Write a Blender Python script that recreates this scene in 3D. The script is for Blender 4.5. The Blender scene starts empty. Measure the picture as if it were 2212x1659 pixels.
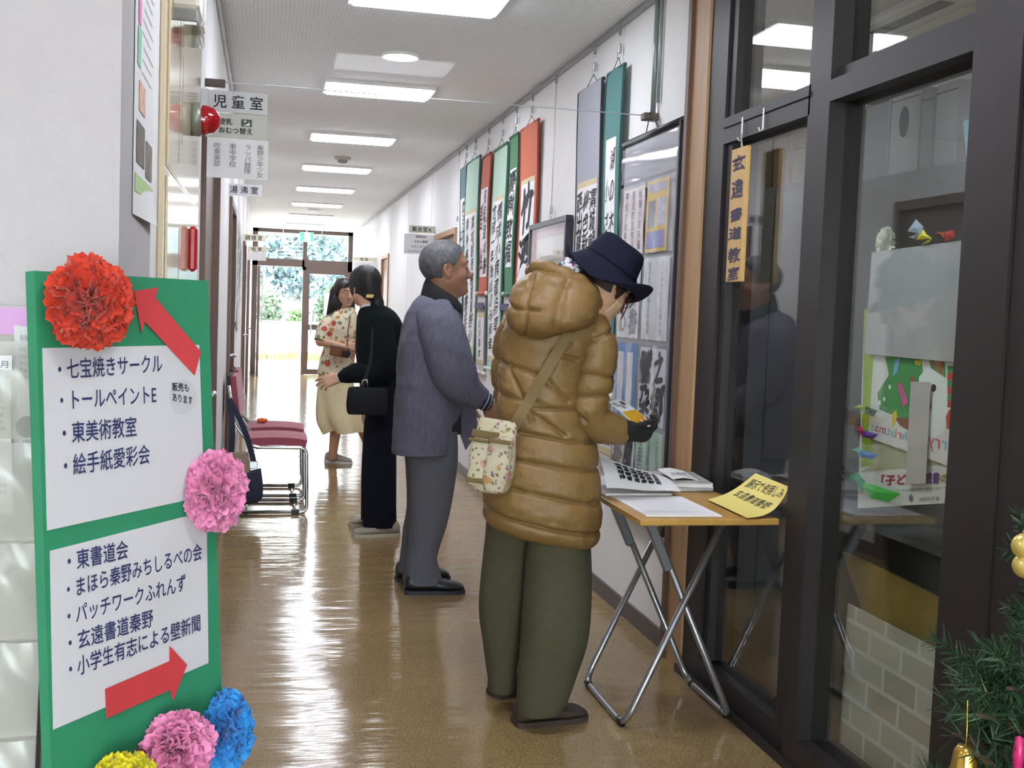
import bpy, bmesh, math, random
import numpy as np
from mathutils import Vector, Matrix

# ------------------------------------------------------------------ camera
SC = bpy.context.scene
COL = SC.collection
FPX, IW, IH, CAMH = 2400.0, 2212.0, 1659.0, 1.32
_d = np.array([572 - IW/2, -(652 - IH/2), FPX]); _d /= np.linalg.norm(_d)
_n = np.cross(_d, [1, -0.0374, 0.0]); _n /= np.linalg.norm(_n)
if _n[1] < 0: _n = -_n
RM = np.array([-np.cross(_d, _n), _d, _n])          # rows: world axes in camera terms (right, up, forward)
CC = np.array([0, 0, CAMH])
cam = bpy.data.cameras.new('camera'); camo = bpy.data.objects.new('camera', cam); COL.objects.link(camo)
cam.sensor_width = 36.0; cam.lens = 36.0*FPX/IW; cam.clip_start = 0.05; cam.clip_end = 300
_r, _u, _f = RM[:, 0], RM[:, 1], RM[:, 2]
camo.matrix_world = Matrix(((_r[0], _u[0], -_f[0], 0), (_r[1], _u[1], -_f[1], 0), (_r[2], _u[2], -_f[2], CAMH), (0, 0, 0, 1)))
SC.camera = camo

# ------------------------------------------------------------------ world and exposure
vs = SC.view_settings
SC.display_settings.display_device = 'sRGB'
vs.view_transform = 'Standard'; vs.look = 'None'; vs.gamma = 1.0; vs.use_curve_mapping = False
vs.exposure = 1.75
W = bpy.data.worlds.new('overcast sky'); SC.world = W; W.use_nodes = True
_nt = W.node_tree; _bg = _nt.nodes['Background']
_bg.inputs[0].default_value = (0.86, 0.94, 1.0, 1); _bg.inputs[1].default_value = 6.0
LAMP_E = 9.0

# ------------------------------------------------------------------ measuring: a pixel of the photo to a point of the place
def ray(px, py): return RM @ np.array([px - IW/2, -(py - IH/2), FPX])
def at_z(px, py, z): d = ray(px, py); return CC + d*((z - CAMH)/d[2])
def at_x(px, py, x): d = ray(px, py); return CC + d*(x/d[0])
def at_y(px, py, y): d = ray(px, py); return CC + d*(y/d[1])
def at_plane(px, py, O, n): d = ray(px, py); O = np.array(O, float); n = np.array(n, float); return CC + d*(np.dot(O - CC, n)/np.dot(d, n))
def A(*v): return np.array(v, float)
def nrm(v): v = np.array(v, float); return v/np.linalg.norm(v)

# ------------------------------------------------------------------ materials
def lin(c):
    if isinstance(c, str): c = [int(c[i:i+2], 16) for i in (0, 2, 4)]
    o = []
    for x in c:
        x /= 255.0; o.append(x/12.92 if x <= 0.04045 else ((x + 0.055)/1.055)**2.4)
    return (*o, 1.0)
_mats = {}
def mat(name, col, rough=0.6, metal=0.0, noise=None, bump=None, spec=0.5, emit=None, sheen=0.0, coat=0.0, alpha=1.0, trans=0.0, sss=0.0, col2=None):
    """noise=(scale, amount) varies the colour; bump=(scale, strength[, stretch xyz])"""
    if name in _mats: return _mats[name]
    m = bpy.data.materials.new(name); m.use_nodes = True; nt = m.node_tree; b = nt.nodes['Principled BSDF']
    c = lin(col); b.inputs['Base Color'].default_value = c; b.inputs['Roughness'].default_value = rough; b.inputs['Metallic'].default_value = metal
    b.inputs['Specular IOR Level'].default_value = spec
    if sheen: b.inputs['Sheen Weight'].default_value = sheen; b.inputs['Sheen Roughness'].default_value = 0.5
    if coat: b.inputs['Coat Weight'].default_value = coat; b.inputs['Coat Roughness'].default_value = 0.08
    if alpha < 1: b.inputs['Alpha'].default_value = alpha
    if trans: b.inputs['Transmission Weight'].default_value = trans
    if sss: b.inputs['Subsurface Weight'].default_value = sss; b.inputs['Subsurface Radius'].default_value = (0.01, 0.004, 0.002); b.inputs['Subsurface Scale'].default_value = 0.5
    if emit: b.inputs['Emission Color'].default_value = lin(emit[0]); b.inputs['Emission Strength'].default_value = emit[1]
    if noise or bump:
        tc = nt.nodes.new('ShaderNodeTexCoord')
    if noise:
        n = nt.nodes.new('ShaderNodeTexNoise'); n.inputs['Scale'].default_value = noise[0]; n.inputs['Detail'].default_value = 5; n.inputs['Roughness'].default_value = 0.65
        src = tc.outputs['Object']
        if len(noise) > 2:
            mp = nt.nodes.new('ShaderNodeMapping'); mp.inputs['Scale'].default_value = noise[2]; nt.links.new(src, mp.inputs[0]); src = mp.outputs[0]
        nt.links.new(src, n.inputs['Vector'])
        r = nt.nodes.new('ShaderNodeValToRGB'); a = noise[1]
        r.color_ramp.elements[0].position = 0.3; r.color_ramp.elements[1].position = 0.7
        c2 = lin(col2) if col2 else tuple(min(1, x*(1 + a)) for x in c[:3]) + (1,)
        c1 = c if col2 else tuple(x*(1 - a) for x in c[:3]) + (1,)
        r.color_ramp.elements[0].color = c1; r.color_ramp.elements[1].color = c2
        nt.links.new(n.outputs['Fac'], r.inputs[0]); nt.links.new(r.outputs[0], b.inputs['Base Color'])
    if bump:
        n = nt.nodes.new('ShaderNodeTexNoise'); n.inputs['Scale'].default_value = bump[0]; n.inputs['Detail'].default_value = 4
        src = tc.outputs['Object']
        if len(bump) > 2:
            mp = nt.nodes.new('ShaderNodeMapping'); mp.inputs['Scale'].default_value = bump[2]; nt.links.new(src, mp.inputs[0]); src = mp.outputs[0]
        nt.links.new(src, n.inputs['Vector'])
        bp = nt.nodes.new('ShaderNodeBump'); bp.inputs['Strength'].default_value = bump[1]; bp.inputs['Distance'].default_value = 0.01
        nt.links.new(n.outputs['Fac'], bp.inputs['Height']); nt.links.new(bp.outputs[0], b.inputs['Normal'])
    _mats[name] = m; return m
def glassmat(name, tint=(1, 1, 1), base=0.04, power=5.0, rough=0.0, gloss=(1, 1, 1), haze=0.0, hazecol='d8dcdc'):
    if name in _mats: return _mats[name]
    m = bpy.data.materials.new(name); m.use_nodes = True; nt = m.node_tree; nt.nodes.clear()
    o = nt.nodes.new('ShaderNodeOutputMaterial'); mx = nt.nodes.new('ShaderNodeMixShader')
    t = nt.nodes.new('ShaderNodeBsdfTransparent'); t.inputs[0].default_value = (*tint, 1)
    g = nt.nodes.new('ShaderNodeBsdfGlossy'); g.inputs['Roughness'].default_value = rough; g.inputs[0].default_value = (*gloss, 1)
    lw = nt.nodes.new('ShaderNodeLayerWeight'); lw.inputs[0].default_value = 0.5
    p = nt.nodes.new('ShaderNodeMath'); p.operation = 'POWER'; p.inputs[1].default_value = power
    ma = nt.nodes.new('ShaderNodeMath'); ma.operation = 'MULTIPLY_ADD'; ma.inputs[1].default_value = 1 - base; ma.inputs[2].default_value = base
    nt.links.new(lw.outputs['Facing'], p.inputs[0]); nt.links.new(p.outputs[0], ma.inputs[0]); nt.links.new(ma.outputs[0], mx.inputs[0])
    src = t.outputs[0]
    if haze:
        df = nt.nodes.new('ShaderNodeBsdfDiffuse'); df.inputs[0].default_value = lin(hazecol)
        hm = nt.nodes.new('ShaderNodeMixShader'); hm.inputs[0].default_value = haze
        nt.links.new(t.outputs[0], hm.inputs[1]); nt.links.new(df.outputs[0], hm.inputs[2]); src = hm.outputs[0]
    nt.links.new(src, mx.inputs[1]); nt.links.new(g.outputs[0], mx.inputs[2]); nt.links.new(mx.outputs[0], o.inputs[0])
    _mats[name] = m; return m

# ------------------------------------------------------------------ mesh collecting
class MB:
    def __init__(s): s.v = []; s.f = []; s.m = []; s.n = 0; s.sm = []
    def add(s, vs, fs, mi=0, smooth=False):
        vs = np.asarray(vs, float).reshape(-1, 3); s.v.append(vs)
        for f in fs: s.f.append(tuple(int(i) + s.n for i in f)); s.m.append(mi); s.sm.append(smooth)
        s.n += len(vs); return s
    def box(s, lo, hi, mi=0, bev=0.0):
        lo = np.array(lo, float); hi = np.array(hi, float)
        lo, hi = np.minimum(lo, hi), np.maximum(lo, hi)
        return s.obox((lo + hi)/2, A(1, 0, 0)*(hi - lo)[0]/2, A(0, 1, 0)*(hi - lo)[1]/2, A(0, 0, 1)*(hi - lo)[2]/2, mi, bev)
    def obox(s, c, a, b, d, mi=0, bev=0.0):
        """box from centre and three half-vectors, with chamfered edges when bev > 0"""
        c, a, b, d = (np.array(x, float) for x in (c, a, b, d))
        if bev <= 0:
            vs = [c + i*a + j*b + k*d for i in (-1, 1) for j in (-1, 1) for k in (-1, 1)]
            return s.add(vs, [(0, 1, 3, 2), (4, 6, 7, 5), (0, 4, 5, 1), (2, 3, 7, 6), (0, 2, 6, 4), (1, 5, 7, 3)], mi)
        la, lb, ld = (np.linalg.norm(x) for x in (a, b, d)); bev = min(bev, 0.49*min(la, lb, ld)*2)
        fa, fb, fd = 1 - bev/la, 1 - bev/lb, 1 - bev/ld
        vs = []; idx = {}
        for i in (-1, 1):
            for j in (-1, 1):
                for k in (-1, 1):
                    idx[i, j, k] = len(vs)
                    vs += [c + i*a + j*fb*b + k*fd*d, c + i*fa*a + j*b + k*fd*d, c + i*fa*a + j*fb*b + k*d]
        I = lambda i, j, k, w: idx[i, j, k] + w
        fs = []
        for i in (-1, 1):
            fs.append([I(i, -1, -1, 0), I(i, 1, -1, 0), I(i, 1, 1, 0), I(i, -1, 1, 0)][::i])
            fs.append([I(-1, i, -1, 1), I(-1, i, 1, 1), I(1, i, 1, 1), I(1, i, -1, 1)][::i])
            fs.append([I(-1, -1, i, 2), I(1, -1, i, 2), I(1, 1, i, 2), I(-1, 1, i, 2)][::i])
        for i in (-1, 1):
            for j in (-1, 1):
                fs.append((I(i, j, -1, 0), I(i, j, 1, 0), I(i, j, 1, 1), I(i, j, -1, 1)))
                fs.append((I(i, -1, j, 0), I(i, 1, j, 0), I(i, 1, j, 2), I(i, -1, j, 2)))
                fs.append((I(-1, i, j, 1), I(1, i, j, 1), I(1, i, j, 2), I(-1, i, j, 2)))
        for i in (-1, 1):
            for j in (-1, 1):
                for k in (-1, 1): fs.append((I(i, j, k, 0), I(i, j, k, 1), I(i, j, k, 2)))
        return s.add(vs, fs, mi)
    def poly(s, pts, n=None, th=0.0, mi=0):
        """a flat outline, extruded by th along n"""
        pts = np.array(pts, float); k = len(pts)
        if th == 0 or n is None: return s.add(pts, [tuple(range(k))], mi)
        q = pts + np.array(n, float)*th
        return s.add(np.vstack([pts, q]), [tuple(range(k))[::-1], tuple(range(k, 2*k))] + [(i, (i + 1) % k, k + (i + 1) % k, k + i) for i in range(k)], mi)
    def tube(s, pts, r, n=10, mi=0, closed=False, caps=True):
        pts = np.array(pts, float); k = len(pts); rr = np.full(k, r) if np.isscalar(r) else np.array(r, float)
        tg = np.zeros_like(pts)
        for i in range(k):
            a = pts[(i - 1) % k] if (closed or i) else pts[i]; b = pts[(i + 1) % k] if (closed or i < k - 1) else pts[i]
            tg[i] = nrm(b - a + 1e-12)
        u = np.cross(tg[0], [0, 0, 1.0]);
        if np.linalg.norm(u) < 1e-3: u = np.cross(tg[0], [1.0, 0, 0])
        u = nrm(u); vs = []
        for i in range(k):
            u = u - tg[i]*np.dot(u, tg[i]); u = nrm(u); w = np.cross(tg[i], u)
            for j in range(n):
                t = 2*math.pi*j/n; vs.append(pts[i] + rr[i]*(math.cos(t)*u + math.sin(t)*w))
        fs = []
        for i in range(k if closed else k - 1):
            a, b = i*n, ((i + 1) % k)*n
            for j in range(n): fs.append((a + j, a + (j + 1) % n, b + (j + 1) % n, b + j))
        if caps and not closed: fs += [tuple(range(n))[::-1], tuple(range((k - 1)*n, k*n))]
        return s.add(vs, fs, mi, True)
    def cyl(s, a, b, r, r2=None, n=16, mi=0): return s.tube([a, b], [r, r if r2 is None else r2], n, mi)
    def grid(s, P, mi=0, smooth=True, closeu=False, closev=False):
        """P[i][j] -> points"""
        P = np.asarray(P, float); a, b = P.shape[:2]; fs = []
        for i in range(a if closeu else a - 1):
            for j in range(b if closev else b - 1):
                fs.append((i*b + j, i*b + (j + 1) % b, ((i + 1) % a)*b + (j + 1) % b, ((i + 1) % a)*b + j))
        return s.add(P.reshape(-1, 3), fs, mi, smooth)
    def lathe(s, c, axis, prof, n=32, mi=0, e1=None):
        """prof: list of (radius, height along axis)"""
        c = np.array(c, float); ax = nrm(axis); e = np.cross(ax, [0.3, 0.9, 0.2]) if e1 is None else np.array(e1, float); e = e - ax*np.dot(e, ax); e = nrm(e); g = np.cross(ax, e)
        P = [[c + ax*h + max(r, 1e-5)*(math.cos(2*math.pi*j/n)*e + math.sin(2*math.pi*j/n)*g) for j in range(n)] for r, h in prof]
        return s.grid(P, mi, True, False, True)
    def ball(s, c, r, n=16, mi=0, sq=(1, 1, 1)):
        c = np.array(c, float); sq = np.array(sq, float)
        P = [[c + r*sq*A(math.sin(math.pi*i/n)*math.cos(2*math.pi*j/(2*n)), math.sin(math.pi*i/n)*math.sin(2*math.pi*j/(2*n)), math.cos(math.pi*i/n)) for j in range(2*n)] for i in range(n + 1)]
        return s.grid(P, mi, True, False, True)
    def sheet(s, P, th, mi=0):
        """a bent sheet given as a grid of points, with real thickness"""
        P = np.asarray(P, float); a, b = P.shape[:2]
        du = np.gradient(P, axis=0); dv = np.gradient(P, axis=1); N = np.cross(du, dv); N /= (np.linalg.norm(N, axis=2, keepdims=True) + 1e-12)
        s.grid(P + N*th/2, mi); s.grid((P - N*th/2)[::-1], mi)
        idx = [(0, j) for j in range(b)] + [(i, b - 1) for i in range(1, a)] + [(a - 1, j) for j in range(b - 2, -1, -1)] + [(i, 0) for i in range(a - 2, 0, -1)]
        top = [P[i] + N[i]*th/2 for i in range(a)]; bot = [P[i] - N[i]*th/2 for i in range(a)]
        k = len(idx); vs = [top[i][j] for i, j in idx] + [bot[i][j] for i, j in idx]
        return s.add(vs, [(q, (q + 1) % k, k + (q + 1) % k, k + q) for q in range(k)], mi)
    def build(s, name, mats, parent=None, smooth=None, fix=True):
        me = bpy.data.meshes.new(name)
        v = np.vstack(s.v) if s.v else np.zeros((0, 3))
        off = np.zeros(3)
        o = bpy.data.objects.new(name, me); COL.objects.link(o)
        if parent is not None:
            o.parent = parent
            off = A(*parent.get('_o', (0, 0, 0)))
            o['_o'] = [float(x) for x in off]
        elif len(v):
            lo, hi = v.min(0), v.max(0); off = A((lo[0] + hi[0])/2, (lo[1] + hi[1])/2, lo[2]); o.location = off
            o['_o'] = [float(x) for x in off]
        me.from_pydata([tuple(x) for x in (v - off)], [], s.f)
        for m in (mats if isinstance(mats, (list, tuple)) else [mats]): me.materials.append(m)
        me.polygons.foreach_set('material_index', s.m)
        me.polygons.foreach_set('use_smooth', s.sm if smooth is None else [smooth]*len(s.f))
        if fix:
            bm = bmesh.new(); bm.from_mesh(me); bmesh.ops.recalc_face_normals(bm, faces=bm.faces); bm.to_mesh(me); bm.free()
        me.update(); return o
def raw(name, v, f, mats, parent=None, smooth=True, mi=None):
    b = MB(); b.add(v, f, 0, smooth)
    if mi is not None: b.m = list(mi)
    return b.build(name, mats, parent, fix=False)
def tag(o, label, cat, group=None, kind=None):
    o['label'] = label; o['category'] = cat
    if group: o['group'] = group
    if kind: o['kind'] = kind
    return o
def thing(name, loc, label, cat, group=None):
    o = bpy.data.objects.new(name, None); COL.objects.link(o); o.location = tuple(float(x) for x in loc); o.empty_display_size = 0.1
    o['_o'] = [float(x) for x in loc]
    return tag(o, label, cat, group)
def struct(o): o['kind'] = 'structure'; return o
def plabel(o, t): o['label'] = t; return o
def clean():
    for o in bpy.data.objects:
        if '_o' in o: del o['_o']
def dup(root, delta, label=None, group=None):
    r = root.copy(); COL.objects.link(r); r.location = root.location + Vector([float(x) for x in delta])
    if label: r['label'] = label
    if group: r['group'] = group
    for ch in list(root.children):
        c = ch.copy(); COL.objects.link(c); c.parent = r
        for g in list(ch.children):
            d = g.copy(); COL.objects.link(d); d.parent = c
    return r

# ------------------------------------------------------------------ lettering
_gl = {}
def glyph(ch, bold=0.0):
    k = (ch, round(bold, 4))
    if k not in _gl:
        c = bpy.data.curves.new('lettering_curve', 'FONT'); c.body = ch; c.size = 1; c.offset = bold; c.resolution_u = 3
        o = bpy.data.objects.new('lettering_curve', c); COL.objects.link(o)
        me = bpy.data.meshes.new_from_object(o.evaluated_get(bpy.context.evaluated_depsgraph_get()))
        v = np.array([x.co[:2] for x in me.vertices]).reshape(-1, 2); f = [tuple(p.vertices) for p in me.polygons]
        bpy.data.meshes.remove(me); bpy.data.objects.remove(o); bpy.data.curves.remove(c)
        _gl[k] = (v, f)
    return _gl[k]
def adv(ch):
    if ch == ' ': return 0.4
    if ord(ch) < 128:
        v, f = glyph(ch); return (v[:, 0].max() + 0.09) if len(v) else 0.4
    return 1.0
_rng = random.Random(5)
def put(mb, ch, P, ux, uy, n, eps=0.0008, mi=0, bold=0.0, warp=0.0, rng=None):
    v, f = glyph(ch)
    if not len(v): return
    x = v.copy()
    if warp:
        rng = rng or _rng; a = rng.uniform(-.12, .12)*warp; sx = 1 + rng.uniform(-.18, .14)*warp; sy = 1 + rng.uniform(-.08, .14)*warp; ph = rng.uniform(0, 6)
        q = x - [0.5, 0.38]; q = np.stack([q[:, 0]*sx + q[:, 1]*(0.10*warp + a), q[:, 1]*sy + q[:, 0]*(0.16*warp)], 1)
        q[:, 0] += 0.045*warp*np.sin(q[:, 1]*7 + ph); q[:, 1] += 0.045*warp*np.sin(q[:, 0]*6 + ph*2); x = q + [0.5, 0.38]
    P = np.array(P, float); V = P + x[:, :1]*ux + x[:, 1:2]*uy + np.array(n)*eps
    for i, (dx, dy) in enumerate([(0, 0)] if bold <= 0 else [(bold, 0), (-bold, 0), (0, bold), (0, -bold)]): mb.add(V + dx*ux + dy*uy + np.array(n)*2e-5*i, f, mi)
def line_text(mb, s, L, R, up, n, mi=0, bold=0.0, eps=0.0008, warp=0.0):
    """s written from L to R on a surface, characters as tall as |up|"""
    L = np.array(L, float); R = np.array(R, float); tot = sum(adv(c) for c in s); ux = (R - L)/tot; x = 0.0
    for c in s:
        if c != ' ': put(mb, c, L + ux*x, ux, np.array(up, float), n, eps, mi, bold, warp)
        x += adv(c)
def col_text(mb, s, T, right, up, adv_, n, mi=0, bold=0.0, eps=0.0008, warp=0.0, rng=None):
    """a vertical column, T the top centre; right/up are one-em vectors"""
    T = np.array(T, float); right = np.array(right, float); up = np.array(up, float)
    for i, c in enumerate(s):
        put(mb, c, T - up*(adv_*i + 0.86) - right*0.5, right, up, n, eps, mi, bold, warp, rng)

# ------------------------------------------------------------------ lofts
def catmull(rows, n):
    rows = np.array(rows, float); k = len(rows); t = np.linspace(0, k - 1, n); i = np.clip(t.astype(int), 0, k - 2); f = (t - i)[:, None]
    p = lambda j: rows[np.clip(j, 0, k - 1)]
    p0, p1, p2, p3 = p(i - 1), p(i), p(i + 1), p(i + 2)
    return 0.5*((2*p1) + (-p0 + p2)*f + (2*p0 - 5*p1 + 4*p2 - p3)*f*f + (-p0 + 3*p1 - 3*p2 + p3)*f**3)
def loft(mb, C, Aa, Bb, n=48, rings=60, ex=2.3, disp=None, cap=(True, True), mi=0, lip=0.0):
    """superellipse rings: centres C, half-vectors Aa, Bb; disp(P, N, u, t) -> outward move"""
    R = catmull(np.hstack([C, Aa, Bb]), rings); th = np.linspace(0, 2*math.pi, n, endpoint=False)
    c, s_ = np.cos(th), np.sin(th); cx = np.sign(c)*np.abs(c)**(2/ex); sx = np.sign(s_)*np.abs(s_)**(2/ex)
    P = R[:, None, 0:3] + cx[None, :, None]*R[:, None, 3:6] + sx[None, :, None]*R[:, None, 6:9]
    if disp is not None:
        du = np.gradient(P, axis=0); dv = np.roll(P, -1, 1) - np.roll(P, 1, 1); N = np.cross(dv, du); N /= np.linalg.norm(N, axis=2, keepdims=True) + 1e-12
        rad = P - R[:, None, 0:3]; sg = np.sign((N*rad).sum(2).mean()); N *= sg
        U, T = np.meshgrid(th, np.linspace(0, 1, rings)); P = P + N*disp(P, N, U, T)[..., None]
    L = [P[i] for i in range(len(P))]
    for e, q in ((0, cap[0]), (-1, cap[1])):
        if q:
            ring = L[e]; ce = ring.mean(0); ins = [ce + (ring - ce)*k for k in (0.9, 0.5, 0.02)]
            L = ins[::-1] + L if e == 0 else L + ins
        elif lip:
            ring = L[e]; ce = ring.mean(0); k1 = L[1].mean(0) if e == 0 else L[-2].mean(0); dirn = nrm(k1 - ce)
            ins = [ce + (ring - ce)*0.96 + dirn*0.002, ce + (ring - ce)*0.94 + dirn*lip]
            L = ins[::-1] + L if e == 0 else L + ins
    mb.grid(L, mi, True, False, True); return mb

# ------------------------------------------------------------------ smooth bodies: distance fields meshed by surface nets
def smin(a, b, k):
    h = np.clip(0.5 + 0.5*(b - a)/k, 0, 1); return b*(1 - h) + a*h - k*h*(1 - h)
def d_cone(P, a, b, ra, rb):
    a = np.array(a, np.float32); b = np.array(b, np.float32); ba = b - a; pa = P - a
    t = np.clip((pa @ ba)/max(float(ba @ ba), 1e-9), 0, 1); return np.linalg.norm(pa - t[:, None]*ba, axis=1) - (ra + (rb - ra)*t)
def d_ell(P, c, r, M=None):
    q = P - np.array(c, np.float32)
    if M is not None: q = q @ np.array(M, np.float32).T
    r = np.array(r, np.float32); k0 = np.linalg.norm(q/r, axis=1); k1 = np.linalg.norm(q/(r*r), axis=1) + 1e-9; return k0*(k0 - 1)/k1
def surfnet(f, lo, hi, h, block=8):
    lo = np.array(lo, float); hi = np.array(hi, float); n = np.ceil((hi - lo)/h).astype(int) + 1; n = ((n + block - 1)//block)*block
    V = np.ones(n, np.float32)
    bc = np.stack(np.meshgrid(*[np.arange(k//block) for k in n], indexing='ij'), -1).reshape(-1, 3)
    cen = (lo + (bc + 0.5)*block*h - 0.5*h).astype(np.float32); d = np.concatenate([f(cen[i:i + 200000]) for i in range(0, len(cen), 200000)])
    act = np.abs(d) < block*h*1.45 + 0.02
    for b in bc[(~act) & (d < 0)]: V[b[0]*block:(b[0] + 1)*block, b[1]*block:(b[1] + 1)*block, b[2]*block:(b[2] + 1)*block] = -1
    off = np.stack(np.meshgrid(*[np.arange(block)]*3, indexing='ij'), -1).reshape(-1, 3)
    ba = bc[act]
    for i in range(0, len(ba), 800):
        idx = (ba[i:i + 800, None, :]*block + off[None]).reshape(-1, 3); V[idx[:, 0], idx[:, 1], idx[:, 2]] = f((lo + idx*h).astype(np.float32))
    ins = V < 0
    cnt = np.zeros(np.array(V.shape) - 1, np.int8)
    corners = [(i, j, k) for i in (0, 1) for j in (0, 1) for k in (0, 1)]
    sl = lambda c: tuple(slice(c[a], V.shape[a] - 1 + c[a]) for a in range(3))
    for c in corners: cnt += ins[sl(c)]
    cells = np.argwhere((cnt > 0) & (cnt < 8)); cid = np.full(cnt.shape, -1, np.int32); cid[cells[:, 0], cells[:, 1], cells[:, 2]] = np.arange(len(cells))
    acc = np.zeros((len(cells), 3)); num = np.zeros(len(cells))
    g = lambda c: V[cells[:, 0] + c[0], cells[:, 1] + c[1], cells[:, 2] + c[2]]
    for a in range(3):
        for c in corners:
            if c[a]: continue
            e = list(c); e[a] = 1; v0, v1 = g(c), g(e); m = (v0 < 0) != (v1 < 0); t = np.where(m, v0/(v0 - v1 + 1e-12), 0)
            p = np.tile(np.array(c, float), (len(cells), 1)); p[:, a] = t; acc[m] += p[m]; num[m] += 1
    verts = lo + (cells + acc/num[:, None])*h
    faces = []
    for a in range(3):
        s0 = [slice(None)]*3; s1 = [slice(None)]*3; s0[a] = slice(0, -1); s1[a] = slice(1, None)
        x = ins[tuple(s0)] != ins[tuple(s1)]; E = np.argwhere(x); b_, c_ = [(1, 2), (2, 0), (0, 1)][a]
        E = E[(E[:, b_] > 0) & (E[:, c_] > 0) & (E[:, b_] < cnt.shape[b_]) & (E[:, c_] < cnt.shape[c_])]
        q = []
        for db, dc in ((-1, -1), (0, -1), (0, 0), (-1, 0)):
            k = E.copy(); k[:, b_] += db; k[:, c_] += dc; q.append(cid[k[:, 0], k[:, 1], k[:, 2]])
        q = np.stack(q, 1); fl = ins[E[:, 0], E[:, 1], E[:, 2]]; q[~fl] = q[~fl][:, ::-1]; q = q[(q >= 0).all(1)]; faces.append(q)
    return verts, np.vstack(faces)
def vnoise(P, s, seed=0.0):
    """cheap smooth noise in -1..1"""
    x, y, z = P[..., 0]*s + seed, P[..., 1]*s + seed*1.7, P[..., 2]*s + seed*0.6
    return (np.sin(x*1.3 + 1.7*np.sin(y*0.9 + z*0.4)) + np.sin(y*1.7 + 1.3*np.sin(z*1.1 + x*0.6)) + np.sin(z*1.5 + 1.5*np.sin(x*0.8 + y*0.7)))/3
# ================================================================== SETTING
XR, XL, ZC, YE = 1.576, -0.24, 2.665, 21.0
def pattern_floor():
    m = bpy.data.materials.new('waxed vinyl floor'); m.use_nodes = True; nt = m.node_tree; b = nt.nodes['Principled BSDF']; L = nt.links.new
    tc = nt.nodes.new('ShaderNodeTexCoord')
    n1 = nt.nodes.new('ShaderNodeTexNoise'); n1.inputs['Scale'].default_value = 160; n1.inputs['Detail'].default_value = 3
    n2 = nt.nodes.new('ShaderNodeTexNoise'); n2.inputs['Scale'].default_value = 2.2; n2.inputs['Detail'].default_value = 4
    for n in (n1, n2): L(tc.outputs['Object'], n.inputs['Vector'])
    r = nt.nodes.new('ShaderNodeValToRGB'); r.color_ramp.elements[0].position = 0.35; r.color_ramp.elements[1].position = 0.65
    r.color_ramp.elements[0].color = lin('7b6342'); r.color_ramp.elements[1].color = lin('a28960')
    L(n1.outputs['Fac'], r.inputs[0])
    mx = nt.nodes.new('ShaderNodeMixRGB'); mx.blend_type = 'OVERLAY'; mx.inputs[0].default_value = 0.25; L(r.outputs[0], mx.inputs[1]); L(n2.outputs['Fac'], mx.inputs[2]); L(mx.outputs[0], b.inputs['Base Color'])
    b.inputs['Roughness'].default_value = 0.13; b.inputs['Specular IOR Level'].default_value = 0.62
    mp = nt.nodes.new('ShaderNodeMapping'); mp.inputs['Scale'].default_value = (1.4, 6.5, 1); L(tc.outputs['Object'], mp.inputs[0])
    n3 = nt.nodes.new('ShaderNodeTexNoise'); n3.inputs['Scale'].default_value = 1.6; n3.inputs['Detail'].default_value = 3; L(mp.outputs[0], n3.inputs['Vector'])
    bp = nt.nodes.new('ShaderNodeBump'); bp.inputs['Strength'].default_value = 0.5; bp.inputs['Distance'].default_value = 0.012; L(n3.outputs['Fac'], bp.inputs['Height']); L(bp.outputs[0], b.inputs['Normal'])
    return m
def pattern_ceiling():
    m = bpy.data.materials.new('perforated ceiling board'); m.use_nodes = True; nt = m.node_tree; b = nt.nodes['Principled BSDF']; L = nt.links.new
    tc = nt.nodes.new('ShaderNodeTexCoord'); mp = nt.nodes.new('ShaderNodeMapping'); mp.inputs['Scale'].default_value = (1, 1, 1); L(tc.outputs['Object'], mp.inputs[0])
    br = nt.nodes.new('ShaderNodeTexBrick'); L(mp.outputs[0], br.inputs['Vector'])
    br.inputs['Color1'].default_value = lin('cbcbcb'); br.inputs['Color2'].default_value = lin('d7d7d6'); br.inputs['Mortar'].default_value = lin('fafafa')
    br.inputs['Scale'].default_value = 1.0; br.inputs['Brick Width'].default_value = 0.036; br.inputs['Row Height'].default_value = 0.019; br.inputs['Mortar Size'].default_value = 0.0062; br.inputs['Mortar Smooth'].default_value = 0.3
    L(br.outputs['Color'], b.inputs['Base Color']); b.inputs['Roughness'].default_value = 0.8
    return m
def pattern_wall(name, c, c2):
    return mat(name, c, 0.75, noise=(5, 0.03), bump=(130, 0.12))
M_floor = pattern_floor(); M_ceil = pattern_ceiling()
M_wall = mat('white wallpaper', 'e7e5e4', 0.75, noise=(4, 0.03), bump=(120, 0.12, (1, 1, 0.35)))
M_pill = mat('pillar wallpaper', 'b9b4b7', 0.8, noise=(9, 0.03), bump=(160, 0.15))
M_brown = mat('brown door lacquer', '6b5348', 0.45, noise=(3, 0.05, (6, 6, 1)))
M_wood = mat('light wood trim', 'a98662', 0.5, noise=(6, 0.1, (9, 9, 0.7)))
M_dwood = mat('dark wood trim', '5d4334', 0.5)
M_sash = mat('dark bronze aluminium', '292425', 0.48, 0.2, noise=(40, 0.06))
M_base = mat('grey vinyl baseboard', '5a5250', 0.5)
M_glass = glassmat('window glass', (0.93, 0.95, 0.94), 0.035, 4.0)
M_white = mat('white enamel', 'e9e8e6', 0.4)
M_steel = mat('satin steel', 'b9bcc0', 0.3, 0.9)
M_dark = mat('dark metal', '2c2a29', 0.4, 0.5)
M_chrome = mat('chrome', 'd5d7da', 0.12, 1.0)

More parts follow.
